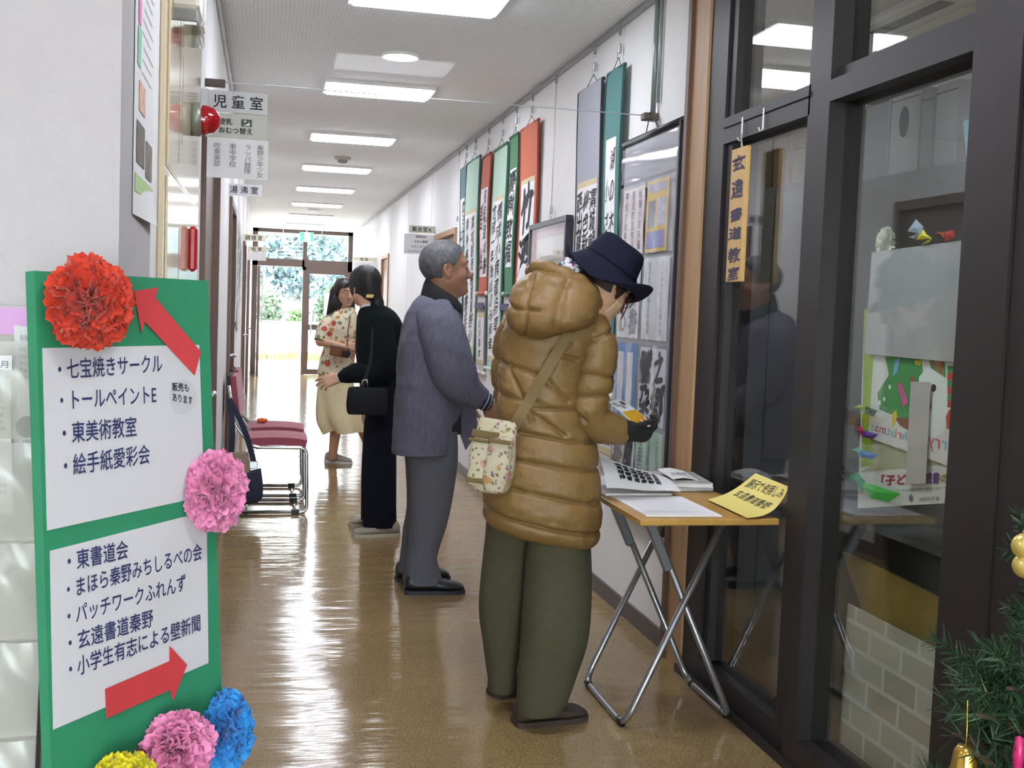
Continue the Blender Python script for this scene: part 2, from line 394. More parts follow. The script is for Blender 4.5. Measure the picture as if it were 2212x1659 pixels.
def sbox(name, lo, hi, m, bev=0): b = MB(); b.box(lo, hi, 0, bev); return struct(b.build(name, m))
sbox('floor', (-4.5, -4.5, -0.12), (6.5, YE + 0.15, 0), M_floor)
sbox('ceiling', (-4.5, -4.5, ZC), (XR + 0.12, YE + 0.15, ZC + 0.1), M_ceil)
sbox('ceiling', (XR + 0.12, -4.5, ZC), (6.5, 9.0, ZC + 0.1), mat('plain ceiling paint', 'e6e5e2', 0.8))
# left wall with the brown doors standing flush in it
DOORS_L = [(4.30, 5.62), (7.55, 8.75), (12.3, 13.4), (15.6, 16.7)]
def wall_run(x0, x1, y0, y1, doors, zt, name, m):
    b = MB(); y = y0
    for a, c in doors:
        b.box((x0, y, 0), (x1, a, ZC)); b.box((x0, a, zt), (x1, c, ZC)); y = c
    b.box((x0, y, 0), (x1, y1, ZC)); return struct(b.build(name, m))
wall_run(XL - 0.14, XL, 2.0, YE, DOORS_L, 2.0, 'wall_left', M_wall)
sbox('wall_front', (-4.5, 1.96, 0), (XL, 2.0, ZC), M_pill); sbox('trim_1', (XL - 0.01, 1.958, 0), (XL + 0.001, 2.47, ZC), M_pill)
b = MB()
for lo, hi in (((-4.5, 0), (-2.2, ZC)), ((1.4, 0), (6.5, ZC)), ((-2.2, 2.3), (1.4, ZC))): b.box((lo[0], -4.6, lo[1]), (hi[0], -4.5, hi[1]))
struct(b.build('wall_back', M_wall))
b = MB()
for x in (-2.2, -1.5, -0.8, -0.1, 0.6, 1.34): b.box((x, -4.58, 0), (x + 0.06, -4.52, 2.3))
b.box((-2.2, -4.58, 0), (1.4, -4.52, 0.08)); b.box((-2.2, -4.58, 2.24), (1.4, -4.52, 2.3)); wf_ = struct(b.build('unseen_window', M_sash)); b = MB(); b.box((-2.14, -4.555, 0.08), (1.34, -4.548, 2.24)); b.build('pane', M_glass, wf_)  # unseen lobby glazing, added and sized for the daylight it throws down the corridor
sbox('ground', (-20, -40, -0.12), (20, -4.6, -0.02), mat('pale concrete', 'd6d4ce', 0.8, noise=(3, 0.05)))
sbox('wall_lobby', (-4.6, -4.5, 0), (-4.5, 2.0, ZC), M_wall)
di = 0
def side_door(xf, s, y0, y1, zt, leafm, framem, dead):
    """s: +1 when the corridor is on the +x side; frame, leaf, handle"""
    global di; di += 1
    b = MB()
    b.box((xf - s*0.14, y0, 0), (xf + s*0.02, y0 + 0.05, zt)); b.box((xf - s*0.14, y1 - 0.05, 0), (xf + s*0.02, y1, zt)); b.box((xf - s*0.14, y0 + 0.05, zt - 0.05), (xf + s*0.02, y1 - 0.05, zt))
    fr = struct(b.build('door_%d' % di, framem))
    b = MB(); b.box((xf - s*0.05, y0 + 0.05, 0.006), (xf - s*0.01, y1 - 0.05, zt - 0.05)); lf = b.build('door_leaf', leafm, fr)
    b = MB(); b.cyl((xf - s*0.01, y0 + 0.14, 0.95), (xf + s*0.05, y0 + 0.14, 0.95), 0.012); b.cyl((xf + s*0.05, y0 + 0.14, 0.95), (xf + s*0.05, y0 + 0.26, 0.95), 0.011); b.build('door_handle', M_steel, fr)
    return fr
for a, c in DOORS_L: side_door(XL, 1, a, c, 2.0, M_brown, M_brown, 0)
# right wall from the wood post on
DOORS_R = [(9.35, 10.55), (14.6, 15.5), (16.4, 17.9)]
wall_run(XR, XR + 0.12, 4.02, YE, DOORS_R, 2.01, 'wall_right', M_wall)
M_wdoor = mat('mid brown wood door', '8a6a52', 0.5, noise=(4, 0.08, (8, 8, 1)))
for a, c in DOORS_R: side_door(XR, -1, a, c, 2.01, M_wdoor, M_wood, 0)
def baseboard(name, x0, x1, ys, doors, h=0.075):
    b = MB(); y = ys[0]
    for a, c in doors + [(ys[1], None)]:
        if a > y: b.box((x0, y, 0), (x1, a, h))
        y = c
    struct(b.build(name, M_base))
baseboard('baseboard_right', XR - 0.012, XR, (4.02, YE), DOORS_R); baseboard('baseboard_left', XL, XL + 0.01, (2.0, YE), DOORS_L)
sbox('trim_2', (XR - 0.03, 3.845, 0), (XR + 0.14, 4.02, ZC), M_wood)
sbox('trim_3', (XR - 0.045, 3.99, 0), (XR - 0.03, 4.022, ZC), M_dwood)
# pleated joints of the wall boards on the right wall, greyer than the paper
b = MB()
for y in (10.9, 12.7, 14.4, 6.15): b.box((XR - 0.0015, y, 0.08), (XR + 0.001, y + 0.004, ZC))
struct(b.build('trim_4', mat('joint grey', 'bdbab6', 0.8)))
# end wall: dark frame with transoms, open left bay, glazed right door
E0, E1 = -0.24, 1.58
sbox('wall_end', (-4.5, YE, ZC), (6.5, YE + 0.15, ZC + 0.4), M_wall)
b = MB(); y0, y1 = YE - 0.03, YE + 0.07
for lo, hi in (((E0, 0), (-0.145, ZC)), ((1.495, 0), (E1 + 0.0, ZC)), ((E0, 2.60), (E1, ZC)), ((E0, 1.985), (0.70, 2.12)), ((0.66, 1.935), (E1, 2.12)), ((0.665, 2.12), (0.74, 2.60)), ((0.675, 0), (0.735, 1.99))):
    b.box((lo[0], y0, lo[1]), (hi[0], y1, hi[1]))
M_end = mat('brown entrance frame', '56443f', 0.5); wf = struct(b.build('window_1', M_end))
b = MB()
b.box((-0.145, YE + 0.02, 2.12), (0.665, YE + 0.026, 2.60)); b.box((0.74, YE + 0.02, 2.12), (1.495, YE + 0.026, 2.60)); b.build('pane', M_glass, wf)
b = MB(); b.box((0.735, y0, 0.005), (0.80, y1 - 0.03, 1.935)); b.box((1.43, y0, 0.005), (1.495, y1 - 0.03, 1.935)); b.box((0.80, y0, 0.005), (1.43, y1 - 0.03, 0.10)); b.box((0.80, y0, 0.83), (1.43, y1 - 0.03, 0.935)); b.box((0.80, y0, 1.87), (1.43, y1 - 0.03, 1.935))
dr = struct(b.build('door_20', M_end)); b = MB(); b.box((0.80, YE, 0.10), (1.43, YE + 0.006, 0.83)); b.box((0.80, YE, 0.935), (1.43, YE + 0.006, 1.87)); b.build('pane', M_glass, dr)
b = MB(); b.tube([(0.84, y0 - 0.05, 0.75), (0.84, y0 - 0.05, 1.15)], 0.014); b.build('pull_handle', M_steel, dr)
b = MB(); X0 = -0.135
for lo, hi in (((20.05, 0.01), (20.12, 1.95)), ((20.88, 0.01), (20.95, 1.95)), ((20.12, 0.01), (20.88, 0.12)), ((20.12, 1.86), (20.88, 1.95))): b.box((X0, lo[0], lo[1]), (X0 + 0.045, hi[0], hi[1]))
dl = struct(b.build('door_21', M_end)); b = MB(); b.box((X0 + 0.02, 20.12, 0.12), (X0 + 0.026, 20.88, 1.86)); b.build('pane', M_glass, dl)
b = MB(); b.tube([(X0 + 0.06, 20.2, 0.95), (X0 + 0.09, 20.2, 1.0), (X0 + 0.09, 20.2, 1.8), (X0 + 0.06, 20.2, 1.85)], 0.013); b.build('pull_handle', M_steel, dl)
# curtain tube under the ceiling at the entrance
b = MB(); b.tube([(-0.13, 20.86, 2.2), (-0.13, 20.86, 2.44)] + [(-0.13 + 0.14*(1 - math.cos(t)), 20.86, 2.44 + 0.14*math.sin(t)) for t in np.linspace(0.2, 1.57, 6)] + [(1.33 + 0.14*math.sin(t), 20.86, 2.44 + 0.14*math.cos(t)) for t in np.linspace(0, 1.57, 6)] + [(1.47, 20.86, 2.2)], 0.013)
for x in (0.3, 1.0): b.cyl((x, 20.86, 2.58), (x, 20.86, ZC), 0.006)
tag(b.build('curtain_rail', mat('pale tube', 'cfcfcb', 0.3, 0.3)), 'bent pale tube curtain rail under the ceiling at the far entrance', 'rail')

# glazed front on the right
b = MB(); xa, xb = XR - 0.02, XR + 0.09
b.box((xa, 3.69, 0), (xb, 3.845, ZC)); b.box((xa + 0.012, 3.64, 0.10), (xb, 3.69, ZC))
b.box((xa, 3.06, 1.93), (xb, 3.69, 2.02)); b.box((xa - 0.006, 3.06, 1.985), (xb, 3.69, 2.0))
b.box((xa, 2.985, 0), (xb, 3.07, ZC)); b.box((xa - 0.022, 2.90, 0), (xb - 0.02, 2.975, ZC)); b.box((xa - 0.004, 2.975, 0), (xb, 2.985, ZC))
b.box((xa - 0.022, 2.25, 1.94), (xb, 2.90, 2.0)); b.box((xa, 2.25, 2.0), (xb, 2.90, 2.035))
b.box((xa, 3.07, 0.0), (xb, 3.69, 0.095)); b.box((xa - 0.022, 2.25, 0.0), (xb, 2.90, 0.10)); b.box((xa - 0.03, 1.2, 0), (xa - 0.02, 3.845, 0.028))
b.box((xa - 0.022, 1.95, 0), (xb, 2.25, ZC)); b.box((xa - 0.03, 2.07, 0), (xb, 2.09, ZC))
b.box((xa, -4.5, 1.94), (xb, 1.95, 2.035)); b.box((xa, -4.5, 0), (xb, 1.95, 0.10)); b.box((xa, -4.5, ZC - 0.05), (xb, 3.7, ZC))
for y in (1.2, 0.3, -0.6, -1.5, -2.4, -3.3): b.box((xa, y, 0.1), (xb, y + 0.08, ZC))
wg = struct(b.build('window_2', M_sash))
b = MB(); b.box((XR + 0.02, 3.07, 0.095), (XR + 0.026, 3.64, 1.93)); b.box((XR + 0.02, 3.07, 2.02), (XR + 0.026, 3.64, ZC)); b.box((XR + 0.01, 2.25, 0.10), (XR + 0.016, 2.90, 1.94)); b.box((XR + 0.02, 2.25, 2.035), (XR + 0.026, 2.90, ZC)); b.build('pane', M_glass, wg)
b = MB(); b.box((XR + 0.02, -4.5, 0.1), (XR + 0.026, 1.95, ZC)); b.build('pane', M_glass, wg)
# the room behind the glass
sbox('wall_room', (5.6, -4.5, 0), (5.7, 9.0, ZC), M_wall); sbox('wall_room', (XR + 0.12, 8.9, 0), (5.7, 9.0, ZC), M_wall)

# ------------------------------------------------------------------ ceiling lamps
M_diff = mat('lit diffuser', 'ffffff', 0.5, emit=('eef3ff', LAMP_E))
M_diff2 = mat('lit round diffuser', 'ffffff', 0.5, emit=('fff8ee', LAMP_E*0.8))
def lamp(x0, x1, y0, y1, label, group):
    t = thing('ceiling_light', ((x0 + x1)/2, (y0 + y1)/2, ZC - 0.03), label, 'ceiling light', group)
    b = MB(); e = 0.018
    for lo, hi in (((x0 - e, y0 - e), (x1 + e, y0)), ((x0 - e, y1), (x1 + e, y1 + e)), ((x0 - e, y0), (x0, y1)), ((x1, y0), (x1 + e, y1))): b.box((lo[0], lo[1], ZC - 0.02), (hi[0], hi[1], ZC))
    b.build('housing', M_white, t)
    b = MB(); b.box((x0, y0, ZC - 0.03), (x1, y1, ZC - 0.004), 0, 0.006); b.build('diffuser', M_diff, t)
    return t
LY = [4.70, 6.85, 8.93, 11.0, 13.08, 15.15, 17.2, 19.25]
LN = ['nearest of the corridor lamps, cut off by the top of the photo', 'rectangular lit ceiling lamp crossed by the edge of the glass smoke screen', 'rectangular lit ceiling lamp just beyond the glass smoke screen', 'rectangular lit ceiling lamp just beyond the grey smoke detector', 'fifth lit corridor lamp, above the far side of the detector', 'sixth lit corridor lamp counted from the camera, small in the distance', 'seventh lit corridor lamp, close before the last one', 'last and smallest corridor lamp, right above the green exit sign']
for y, l in zip(LY, LN): lamp(0.345, 0.975, y, y + 0.34, l, 'row of corridor ceiling lights')
for x, y in ((0.345, 2.5), (0.345, 0.4), (0.345, -1.8), (-2.4, 0.9), (-2.4, -1.6)): lamp(x, x + 0.63, y, y + 0.36, 'unseen ceiling lamp added to light the lobby behind the camera', 'added lobby ceiling lights')  # unseen lamps added to light the near end, some continuing the corridor row
def room_lamp(c, l): lamp(*c, l, 'ceiling lights of the room behind the glass')
room_lamp((2.50, 3.2, 5.56, 5.94), 'long lit ceiling lamp seen through the transom over the wooden name plate'); pass
room_lamp((3.6, 4.2, 3.0, 3.3), 'long lit ceiling lamp of the room hidden behind the dark frame'); 
def downlight(x, y, label):
    t = thing('downlight', (x, y, ZC - 0.02), label, 'ceiling light'); b = MB(); b.lathe((x, y, ZC - 0.014), (0, 0, 1), [(0.10, 0.014), (0.105, 0.0), (0.095, -0.002), (0.09, 0.004)]); b.build('trim_ring', M_white, t)
    b = MB(); b.lathe((x, y, ZC - 0.014), (0, 0, 1), [(0.0, 0.0), (0.092, 0.0), (0.092, 0.01), (0.0, 0.01)]); b.build('lens', M_diff2, t)
downlight(0.68, 6.05, 'small round lit downlight between the two nearest corridor lamps')
downlight(2.62, 6.15, 'small round downlight seen through the transom over the name plate')
t = thing('smoke_detector', (0.663, 10.35, ZC - 0.06), 'small grey round smoke detector on the corridor ceiling', 'smoke detector')
b = MB(); b.lathe((0.663, 10.35, ZC), (0, 0, -1), [(0.075, 0), (0.075, 0.022), (0.05, 0.03), (0.0, 0.03)]); b.build('base', mat('aged plastic', 'b8b5ae', 0.5), t)
b = MB(); b.lathe((0.663, 10.35, ZC), (0, 0, -1), [(0.045, 0.028), (0.045, 0.05), (0.02, 0.058), (0.0, 0.058)]); b.build('sensor', mat('grey plastic', '8f8d88', 0.5), t)
b = MB(); b.lathe((0.66, 16.2, ZC), (0, 0, -1), [(0.09, 0), (0.09, 0.03), (0.0, 0.03)]); tag(b.build('ceiling_vent', M_white), 'small white round vent on the ceiling between the farthest lamps', 'vent')
# exit sign
t = thing('exit_sign', (0.70, 20.2, 2.42), 'glowing green exit box hanging at the far end of the corridor', 'exit sign')
b = MB(); b.box((0.58, 20.17, 2.41), (0.82, 20.22, 2.58), 0, 0.006); b.build('housing', M_white, t)
for xa_, xb_ in ((0.585, 0.655), (0.765, 0.815)): b = MB(); b.box((xa_, 20.163, 2.415), (xb_, 20.172, 2.575)); b.build('green_panel', mat('green lit panel', '3fae86', 0.4, emit=('3fe0a8', 0.16)), t)
b = MB(); b.box((0.655, 20.163, 2.415), (0.765, 20.172, 2.575)); b.build('white_panel', mat('white lit panel', 'f0fff8', 0.4, emit=('d8fff0', 0.3)), t)
b = MB(); b.cyl((0.7, 20.195, 2.58), (0.7, 20.195, ZC), 0.01); b.build('stem', M_white, t)

# ------------------------------------------------------------------ picture rails
def rail(x, y0, y1, label):
    b = MB(); s = -1 if x > 0 else 1
    b.box((x + s*0.002, y0, ZC - 0.028), (x + s*0.016, y1, ZC - 0.004)); b.box((x + s*0.012, y0, ZC - 0.03), (x + s*0.02, y1, ZC - 0.022)); tag(b.build('picture_rail', mat('rail aluminium', 'a9a9ad', 0.35, 0.7)), label, 'picture rail')
rail(XR, 4.05, 20.5, 'long grey metal picture rail above the hanging scrolls'); rail(XL, 2.6, 12.0, 'grey metal picture rail under the ceiling over the brown doors')

# ------------------------------------------------------------------ glass smoke screen and its post
t = thing('smoke_screen', (0.66, 4.45, 2.15), 'clear glass smoke screen hanging across the corridor ceiling', 'smoke screen')
b = MB(); b.box((XL + 0.004, 4.447, 2.153), (XR - 0.004, 4.453, ZC)); b.build('glass', glassmat('screen glass', (0.985, 0.99, 0.99), 0.004, 6.0), t)
b = MB(); b.tube([(XL, 4.45, 2.15), (XR, 4.45, 2.15)], 0.0022, 6); b.build('edge_wire', mat('bright wire', 'dfe3e8', 0.3, 0.6), t)
b = MB(); b.box((XL, 4.435, 2.13), (XL + 0.075, 4.465, 2.158), 0, 0.003); b.build('end_bracket', mat('brown bracket', '564a42', 0.5), t)
b = MB(); b.box((XR - 0.065, 4.425, 2.13), (XR + 0.0, 4.475, 2.16), 0, 0.004); b.build('end_bracket', mat('brown bracket', '564a42', 0.5), t)
b = MB(); b.tube([(XR - 0.02, 4.45, 2.16), (XR - 0.02, 4.45, ZC)], 0.011); b.tube([(XR - 0.012, 4.415, 2.2), (XR - 0.012, 4.415, ZC)], 0.007); b.build('post', mat('grey green pipe', '8e9995', 0.35, 0.4), t)

# ------------------------------------------------------------------ left near wall: fire cabinet, box, alarm lamp
M_cream = mat('glossy cream panel', 'd9c9ac', 0.09, spec=0.7)
t = thing('fire_hose_cabinet', (XL, 3.2, 0.3), 'glossy cream fire hose cabinet set in the left wall behind the green signboard', 'fire cabinet')
b = MB(); b.box((XL + 0.0005, 2.62, 0.25), (XL + 0.014, 3.92, 2.16), 0, 0.003); b.build('body', M_cream, t)
b = MB(); b.box((XL + 0.014, 2.66, 1.62), (XL + 0.02, 3.70, 2.12), 0, 0.002); b.build('upper_door', M_cream, t)
b = MB(); b.box((XL + 0.014, 2.66, 0.3), (XL + 0.02, 3.70, 1.60), 0, 0.002); d = b.build('lower_door', M_cream, t)
b = MB()
for z0, z1, y in ((1.66, 1.95, 2.95), (1.72, 1.95, 3.05), (1.0, 1.5, 3.0)): b.box((XL + 0.0195, y, z0), (XL + 0.0205, y + 0.006, z1))
b.build('seam', mat('seam grey', '7c7468', 0.6), t)
b = MB(); b.box((XL + 0.02, 3.36, 1.40), (XL + 0.045, 3.43, 1.53), 0, 0.008); b.build('handle', mat('red plastic', 'b3202c', 0.3), t)
c = A(XL + 0.0205, 3.42, 1.845)
al = thing('alarm_lamp', c, 'red dome fire alarm lamp sticking out of the cream cabinet', 'alarm lamp')
b = MB(); b.lathe(c, (1, 0, 0), [(0.0, 0), (0.049, 0.0), (0.049, 0.024), (0.043, 0.028)]); b.build('base_ring', mat('grey ring', '8c9089', 0.4, 0.4), al)
b = MB(); b.lathe(c, (1, 0, 0), [(0.042, 0.026), (0.042, 0.042), (0.036, 0.062), (0.02, 0.078), (0.0, 0.083)]); b.build('dome', mat('red dome', '8c0c18', 0.08, spec=0.8, emit=('c80010', 0.03)), al)
t = thing('wall_speaker', (XL, 2.78, 1.95), 'beige box with clear cover mounted high on the left wall', 'box')
b = MB(); b.box((XL + 0.014, 2.70, 1.985), (XL + 0.078, 2.98, 2.145), 0, 0.008); b.build('body', mat('beige plastic', 'd3cabf', 0.35), t)
b = MB(); b.box((XL + 0.014, 2.70, 1.955), (XL + 0.076, 2.98, 1.985), 0, 0.004); b.build('clear_base', glassmat('clear plastic', (0.9, 0.9, 0.9), 0.1, 3.0, 0.03, haze=0.25), t)
b = MB(); b.tube([(XL + 0.082, 2.74, 2.10), (XL + 0.088, 2.74, 2.09), (XL + 0.088, 2.74, 1.97), (XL + 0.082, 2.74, 1.955)], 0.004); b.build('side_clip', M_white, t)
b = MB(); b.box((XL + 0.004, 2.72, 2.15), (XL + 0.05, 2.8, ZC), 0, 0.004); tag(b.build('cable_duct', M_white), 'white cable duct running up from the beige box to the ceiling', 'cable duct')
b = MB(); b.box((XL, 3.95, 1.94), (XL + 0.012, 4.0, ZC)); struct(b.build('trim_5', mat('tan trim', 'b09a78', 0.6)))

# ------------------------------------------------------------------ outside
M_conc = mat('pale concrete', 'd6d4ce', 0.8, noise=(3, 0.05))
sbox('ground', (-40, YE + 0.15, -0.12), (40, 120, -0.02), M_conc)
rng = random.Random(11)
def leaves(mb, c, R, n, s, rg):
    for _ in range(n):
        d = nrm([rg.gauss(0, 1) for _ in range(3)]); p = A(*c) + d*np.array(R)*(rg.random()**0.4); a = nrm([rg.gauss(0, 1) for _ in range(3)]); e = nrm(np.cross(a, [rg.gauss(0, 1) for _ in range(3)])); k = s*rg.uniform(0.6, 1.3)
        mb.add([p - a*k, p + e*k*0.45, p + a*k, p - e*k*0.45], [(0, 1, 2, 3)])
M_leafs = [mat('leaf green', '3f5238', 0.6, noise=(1.5, 0.35)), mat('leaf light', '53713f', 0.6, noise=(1.5, 0.3)), mat('leaf blue green', '55686a', 0.6, noise=(1.5, 0.3))]
M_bark = mat('bark', '6d665e', 0.8, noise=(8, 0.2))
def tree(x, y, h, blobs, m, label, n=380, s=0.16):
    t = thing('tree', (x, y, -0.02), label, 'tree', 'trees outside the entrance')
    b = MB(); b.tube([(x, y, -0.05), (x + 0.05, y, h*0.35), (x - 0.03, y, h*0.8)], [0.14, 0.11, 0.05]); b.tube([(x, y, h*0.4), (x + 0.5, y, h*0.7)], [0.06, 0.03]); b.build('trunk', M_bark, t)
    b = MB()
    for c, R in blobs: leaves(b, (x + c[0], y + c[1], c[2]), R, n, s, rng)
    b.build('crown', m, t, fix=False)
tree(0.85, 36.0, 4.2, [((-0.1, 0, 3.9), (1.3, 1.0, 0.8)), ((0.6, 0, 3.0), (0.9, 0.8, 0.6)), ((-0.7, 0.2, 2.6), (0.6, 0.7, 0.7)), ((0.1, 0.1, 1.9), (0.7, 0.7, 0.5))], M_leafs[2], 'leafy tree with a pale trunk seen through the open left doorway')
tree(2.9, 39.5, 4.6, [((0, 0, 3.6), (1.5, 1.1, 0.9)), ((0.4, 0, 2.4), (1.2, 1.0, 0.9)), ((-0.6, 0, 1.7), (0.8, 0.8, 0.8))], M_leafs[2], 'hazy blue-green tree behind the glazed right entrance door')
tree(-1.3, 39.0, 4.4, [((0, 0, 3.6), (1.2, 1.0, 0.8)), ((0.3, 0, 2.2), (1.0, 1.0, 1.0))], M_leafs[0], 'tree outside at the left, beside the door jamb of the entrance')
def bush(c, R, m, label, n=420, s=0.1):
    b = MB(); leaves(b, c, R, n, s, rng); b.tube([(c[0], c[1], -0.03), (c[0], c[1], c[2])], [0.04, 0.02]); tag(b.build('bush', m, fix=False), label, 'bush', 'bushes outside the entrance')
bush((0.1, 33.5, 1.0), (0.42, 0.5, 0.75), M_leafs[0], 'green bush left of the pale trunk outside the doorway')
bush((1.9, 33.8, 1.15), (0.45, 0.5, 0.75), M_leafs[0], 'dark green bush outside beside the central door post')
bush((0.95, 33.2, 0.75), (0.36, 0.4, 0.4), M_leafs[1], 'light green low bush in the middle of the open doorway')
bush((2.95, 33.8, 1.0), (0.45, 0.5, 0.7), M_leafs[2], 'pale bush seen through the pane of the glazed entrance door')
b = MB(); b.box((-3.5, 32.0, -0.02), (4.5, 32.25, 0.80)); struct(b.build('wall_garden', M_conc))
b = MB()
for i in range(26): b.box((-1.6 + i*0.2, 34.8, -0.02), (-1.5 + i*0.2, 34.84, 1.15))
b.box((-1.7, 34.84, 1.0), (3.8, 34.87, 1.06)); tag(b.build('fence', mat('grey fence', '4e4b4a', 0.7)), 'grey slatted fence behind the bushes outside the entrance', 'fence')
b = MB()
for _ in range(500):
    p = A(rng.uniform(-1.2, 2.6), rng.uniform(26.4, 27.6), 0); h = rng.uniform(0.05, 0.26); a = rng.uniform(0, 6.28); b.add([p + A(math.cos(a), math.sin(a), 0)*0.05 - A(0, 0, 0.03), p - A(math.cos(a), math.sin(a), 0)*0.05 - A(0, 0, 0.03), p + A(rng.uniform(-.08, .08), 0, h)], [(0, 1, 2)])
tag(b.build('grass_strip', mat('dry grass', '77743f', 0.8, noise=(3, 0.3)), fix=False), 'strip of dry yellow-green grass on the bright ground outside the doorway', 'grass', kind='stuff')
t = thing('house', (1.2, 45, 0), 'pale house with blue-grey windows behind the trees outside', 'house')
b = MB(); b.box((-1.5, 45, -0.05), (5.5, 49, 4.2)); b.build('wall', mat('house wall', '8f979e', 0.8), t)
for x, z in ((0.9, 2.0), (0.9, 3.1), (2.6, 2.0), (4.0, 2.0)):
    b = MB(); b.box((x, 44.93, z), (x + 0.5, 45.02, z + 0.8)); w = b.build('window', mat('house window', '33465a', 0.2), t)
b = MB(); b.box((1.55, 30.0, 0.9), (2.0, 30.04, 1.62)); b.box((1.76, 30.04, -0.05), (1.8, 30.08, 0.95)); tag(b.build('notice_board', M_white), 'white notice board on a post outside the glazed entrance door', 'sign')
b = MB(); b.box((-0.19, 11.75, 0.0), (0.07, 12.55, 0.008), 0, 0.002); tag(b.build('floor_mat', mat('grey mat', '82868c', 0.9, noise=(120, 0.2))), 'grey floor mat by the left wall beyond the chairs', 'mat')
# ================================================================== SIGNS ON THE WALLS
INK = mat('black ink', '15151a', 0.7); INK_N = mat('navy ink', '2b2f5e', 0.7); INK_G = mat('grey print', '6f6f78', 0.8)
PAPER = mat('white paper', 'e4e2e4', 0.8); PAPER_G = mat('greyish film', 'bdbdb6', 0.5); ACR = mat('pale acrylic plate', 'c6c4c8', 0.35); ACR_Y = mat('cream acrylic plate', 'ddd6c0', 0.4)
TOW = A(0, -1, 0)      # towards the camera
def hang_sign(name, x0, x1, z0, z1, y, th, m, text, inkm, label, cat, size=None, gap=0.0, x_off=0.0, group=None, wallside=None):
    b = MB(); b.box((x0, y, z0), (x1, y + th, z1), 0, 0.001); o = tag(b.build(name, m), label, cat, group)
    if text:
        b = MB(); s = size or (z1 - z0)*0.5; lines = text if isinstance(text, list) else [text]; n = len(lines)
        for i, t in enumerate(lines):
            w = sum(adv(c) for c in t)*s*(1 + gap); cx = (x0 + x1)/2 + x_off; zc = z1 - (z1 - z0)*(i + 0.5)/n
            xx = cx - w/2
            for c in t:
                put(b, c, (xx, y, zc - s*0.38), A(s, 0, 0), A(0, 0, s), TOW, 0.001, 0, 0.012); xx += adv(c)*s*(1 + gap)
        b.build('lettering', inkm, o, False)
    return o
Y1 = 4.2
s1 = hang_sign('room_sign', XL + 0.001, -0.006, 1.998, 2.074, Y1, 0.006, ACR, '児童室', INK, 'grey acrylic room sign over the first brown door, topmost of its three sheets', 'sign', 0.05, 0.28, 0.02)
b = MB(); b.box((XL, Y1 - 0.002, 1.996), (XL + 0.025, Y1 + 0.008, 2.076), 0, 0.001); b.build('clip', M_steel, s1)
o = hang_sign('notice', -0.222, -0.006, 1.906, 1.994, Y1 + 0.001, 0.0015, PAPER_G, None, INK, 'grey sheet with a small dark pictogram hanging right below the first room sign', 'notice')
b = MB(); line_text(b, '授乳', (-0.178, Y1, 1.955), (-0.128, Y1, 1.955), (0, 0, 0.024), TOW, 0, 0.015); line_text(b, 'おむつ替え', (-0.178, Y1, 1.925), (-0.055, Y1, 1.925), (0, 0, 0.024), TOW, 0, 0.015); b.build('lettering', INK, o, False)
b = MB(); b.box((-0.098, Y1 - 0.0005, 1.951), (-0.060, Y1 + 0.001, 1.977), 0, 0.003); p = b.build('pictogram', mat('dark grey green', '4a5450', 0.6), o)
b = MB(); b.lathe((-0.084, Y1 - 0.0008, 1.969), TOW, [(0, 0), (0.004, 0), (0.004, 0.0004), (0, 0.0004)]); b.poly([(-0.09, Y1 - 0.001, 1.954), (-0.068, Y1 - 0.001, 1.954), (-0.068, Y1 - 0.001, 1.968), (-0.074, Y1 - 0.001, 1.962)]); b.build('figure', PAPER, p)
o = hang_sign('notice', -0.216, 0.0, 1.762, 1.905, Y1 - 0.001, 0.001, PAPER, None, INK, 'white sheet of four vertical columns at the bottom of the first sign', 'notice')
b = MB()
for x, t, k in ((-0.18, '吹奏楽部', .023), (-0.125, '東中学校', .023), (-0.072, 'ラッパ鼓隊', .023), (-0.028, '秦野少年少女', .021)): col_text(b, t, (x, Y1 - 0.001, 1.888), (0.026, 0, 0), (0, 0, k), 0.93, TOW, 0, 0.0, 0.001)
b.build('lettering', INK_G, o, False)
def px_sign(side, pxw, yw, pxe, yb, text, name, m, label, cat, size, gap=0.2, y=None, ink=INK, th=0.006):
    """a sign standing out from a side wall; (pxw, yw) its top corner on the wall, pxe its free edge, yb its bottom"""
    y = at_x(pxw, yw, side)[1] if y is None else y
    a = at_y(pxw, yw, y); c = at_y(pxe, yw, y); z0 = at_y(pxw, yb, y)[2]
    xx = sorted((side - 0.001 if side > 0 else side + 0.001, c[0])); 
    return hang_sign(name, xx[0], xx[1], z0, a[2], y, th, m, text, ink, label, cat, size, gap), y
px_sign(XL, 494, 396, 566, 421, '湯沸室', 'room_sign', ACR, 'small pale room sign over the second brown door on the left', 'sign', 0.05, 0.28)
_, y = px_sign(XL, 524, 505, 575, 520, '調理室', 'room_sign', ACR_Y, 'small cream room sign standing out over a left door near the far end', 'sign', 0.052, 0.2)
_, y = px_sign(XL, 541, 532, 577, 543, '和室', 'room_sign', ACR_Y, 'cream room sign with a white sheet below, last on the left wall', 'sign', 0.06, 0.3, y=15.4)
px_sign(XL, 541, 544, 575, 562, None, 'notice', PAPER, 'white sheet under the last cream sign on the left wall', 'notice', 0.05, y=15.39, th=0.002)
px_sign(XR, 938, 489, 884, 505, '集会室A', 'room_sign', mat('greenish acrylic', 'c9c8b8', 0.4), 'grey-green room sign standing out over the open-framed right door', 'sign', 0.05, 0.05, y=10.62)
hang_sign('notice', at_y(873, 520, 10.6)[0], XR - 0.003, 1.83, 2.018, 10.6, 0.002, PAPER, ['・東書道会', '・まほら秦野', '　みちしるべの会', '・パッチワークふれんず'], INK_N, 'white sheet of four navy lines below the right hand room sign', 'notice', 0.026)
_, y = px_sign(XR, 793, 556, 763, 565, '和室', 'room_sign', ACR_Y, 'tiny cream room sign over the farthest door on the right', 'sign', 0.05, 0.3, y=16.35)
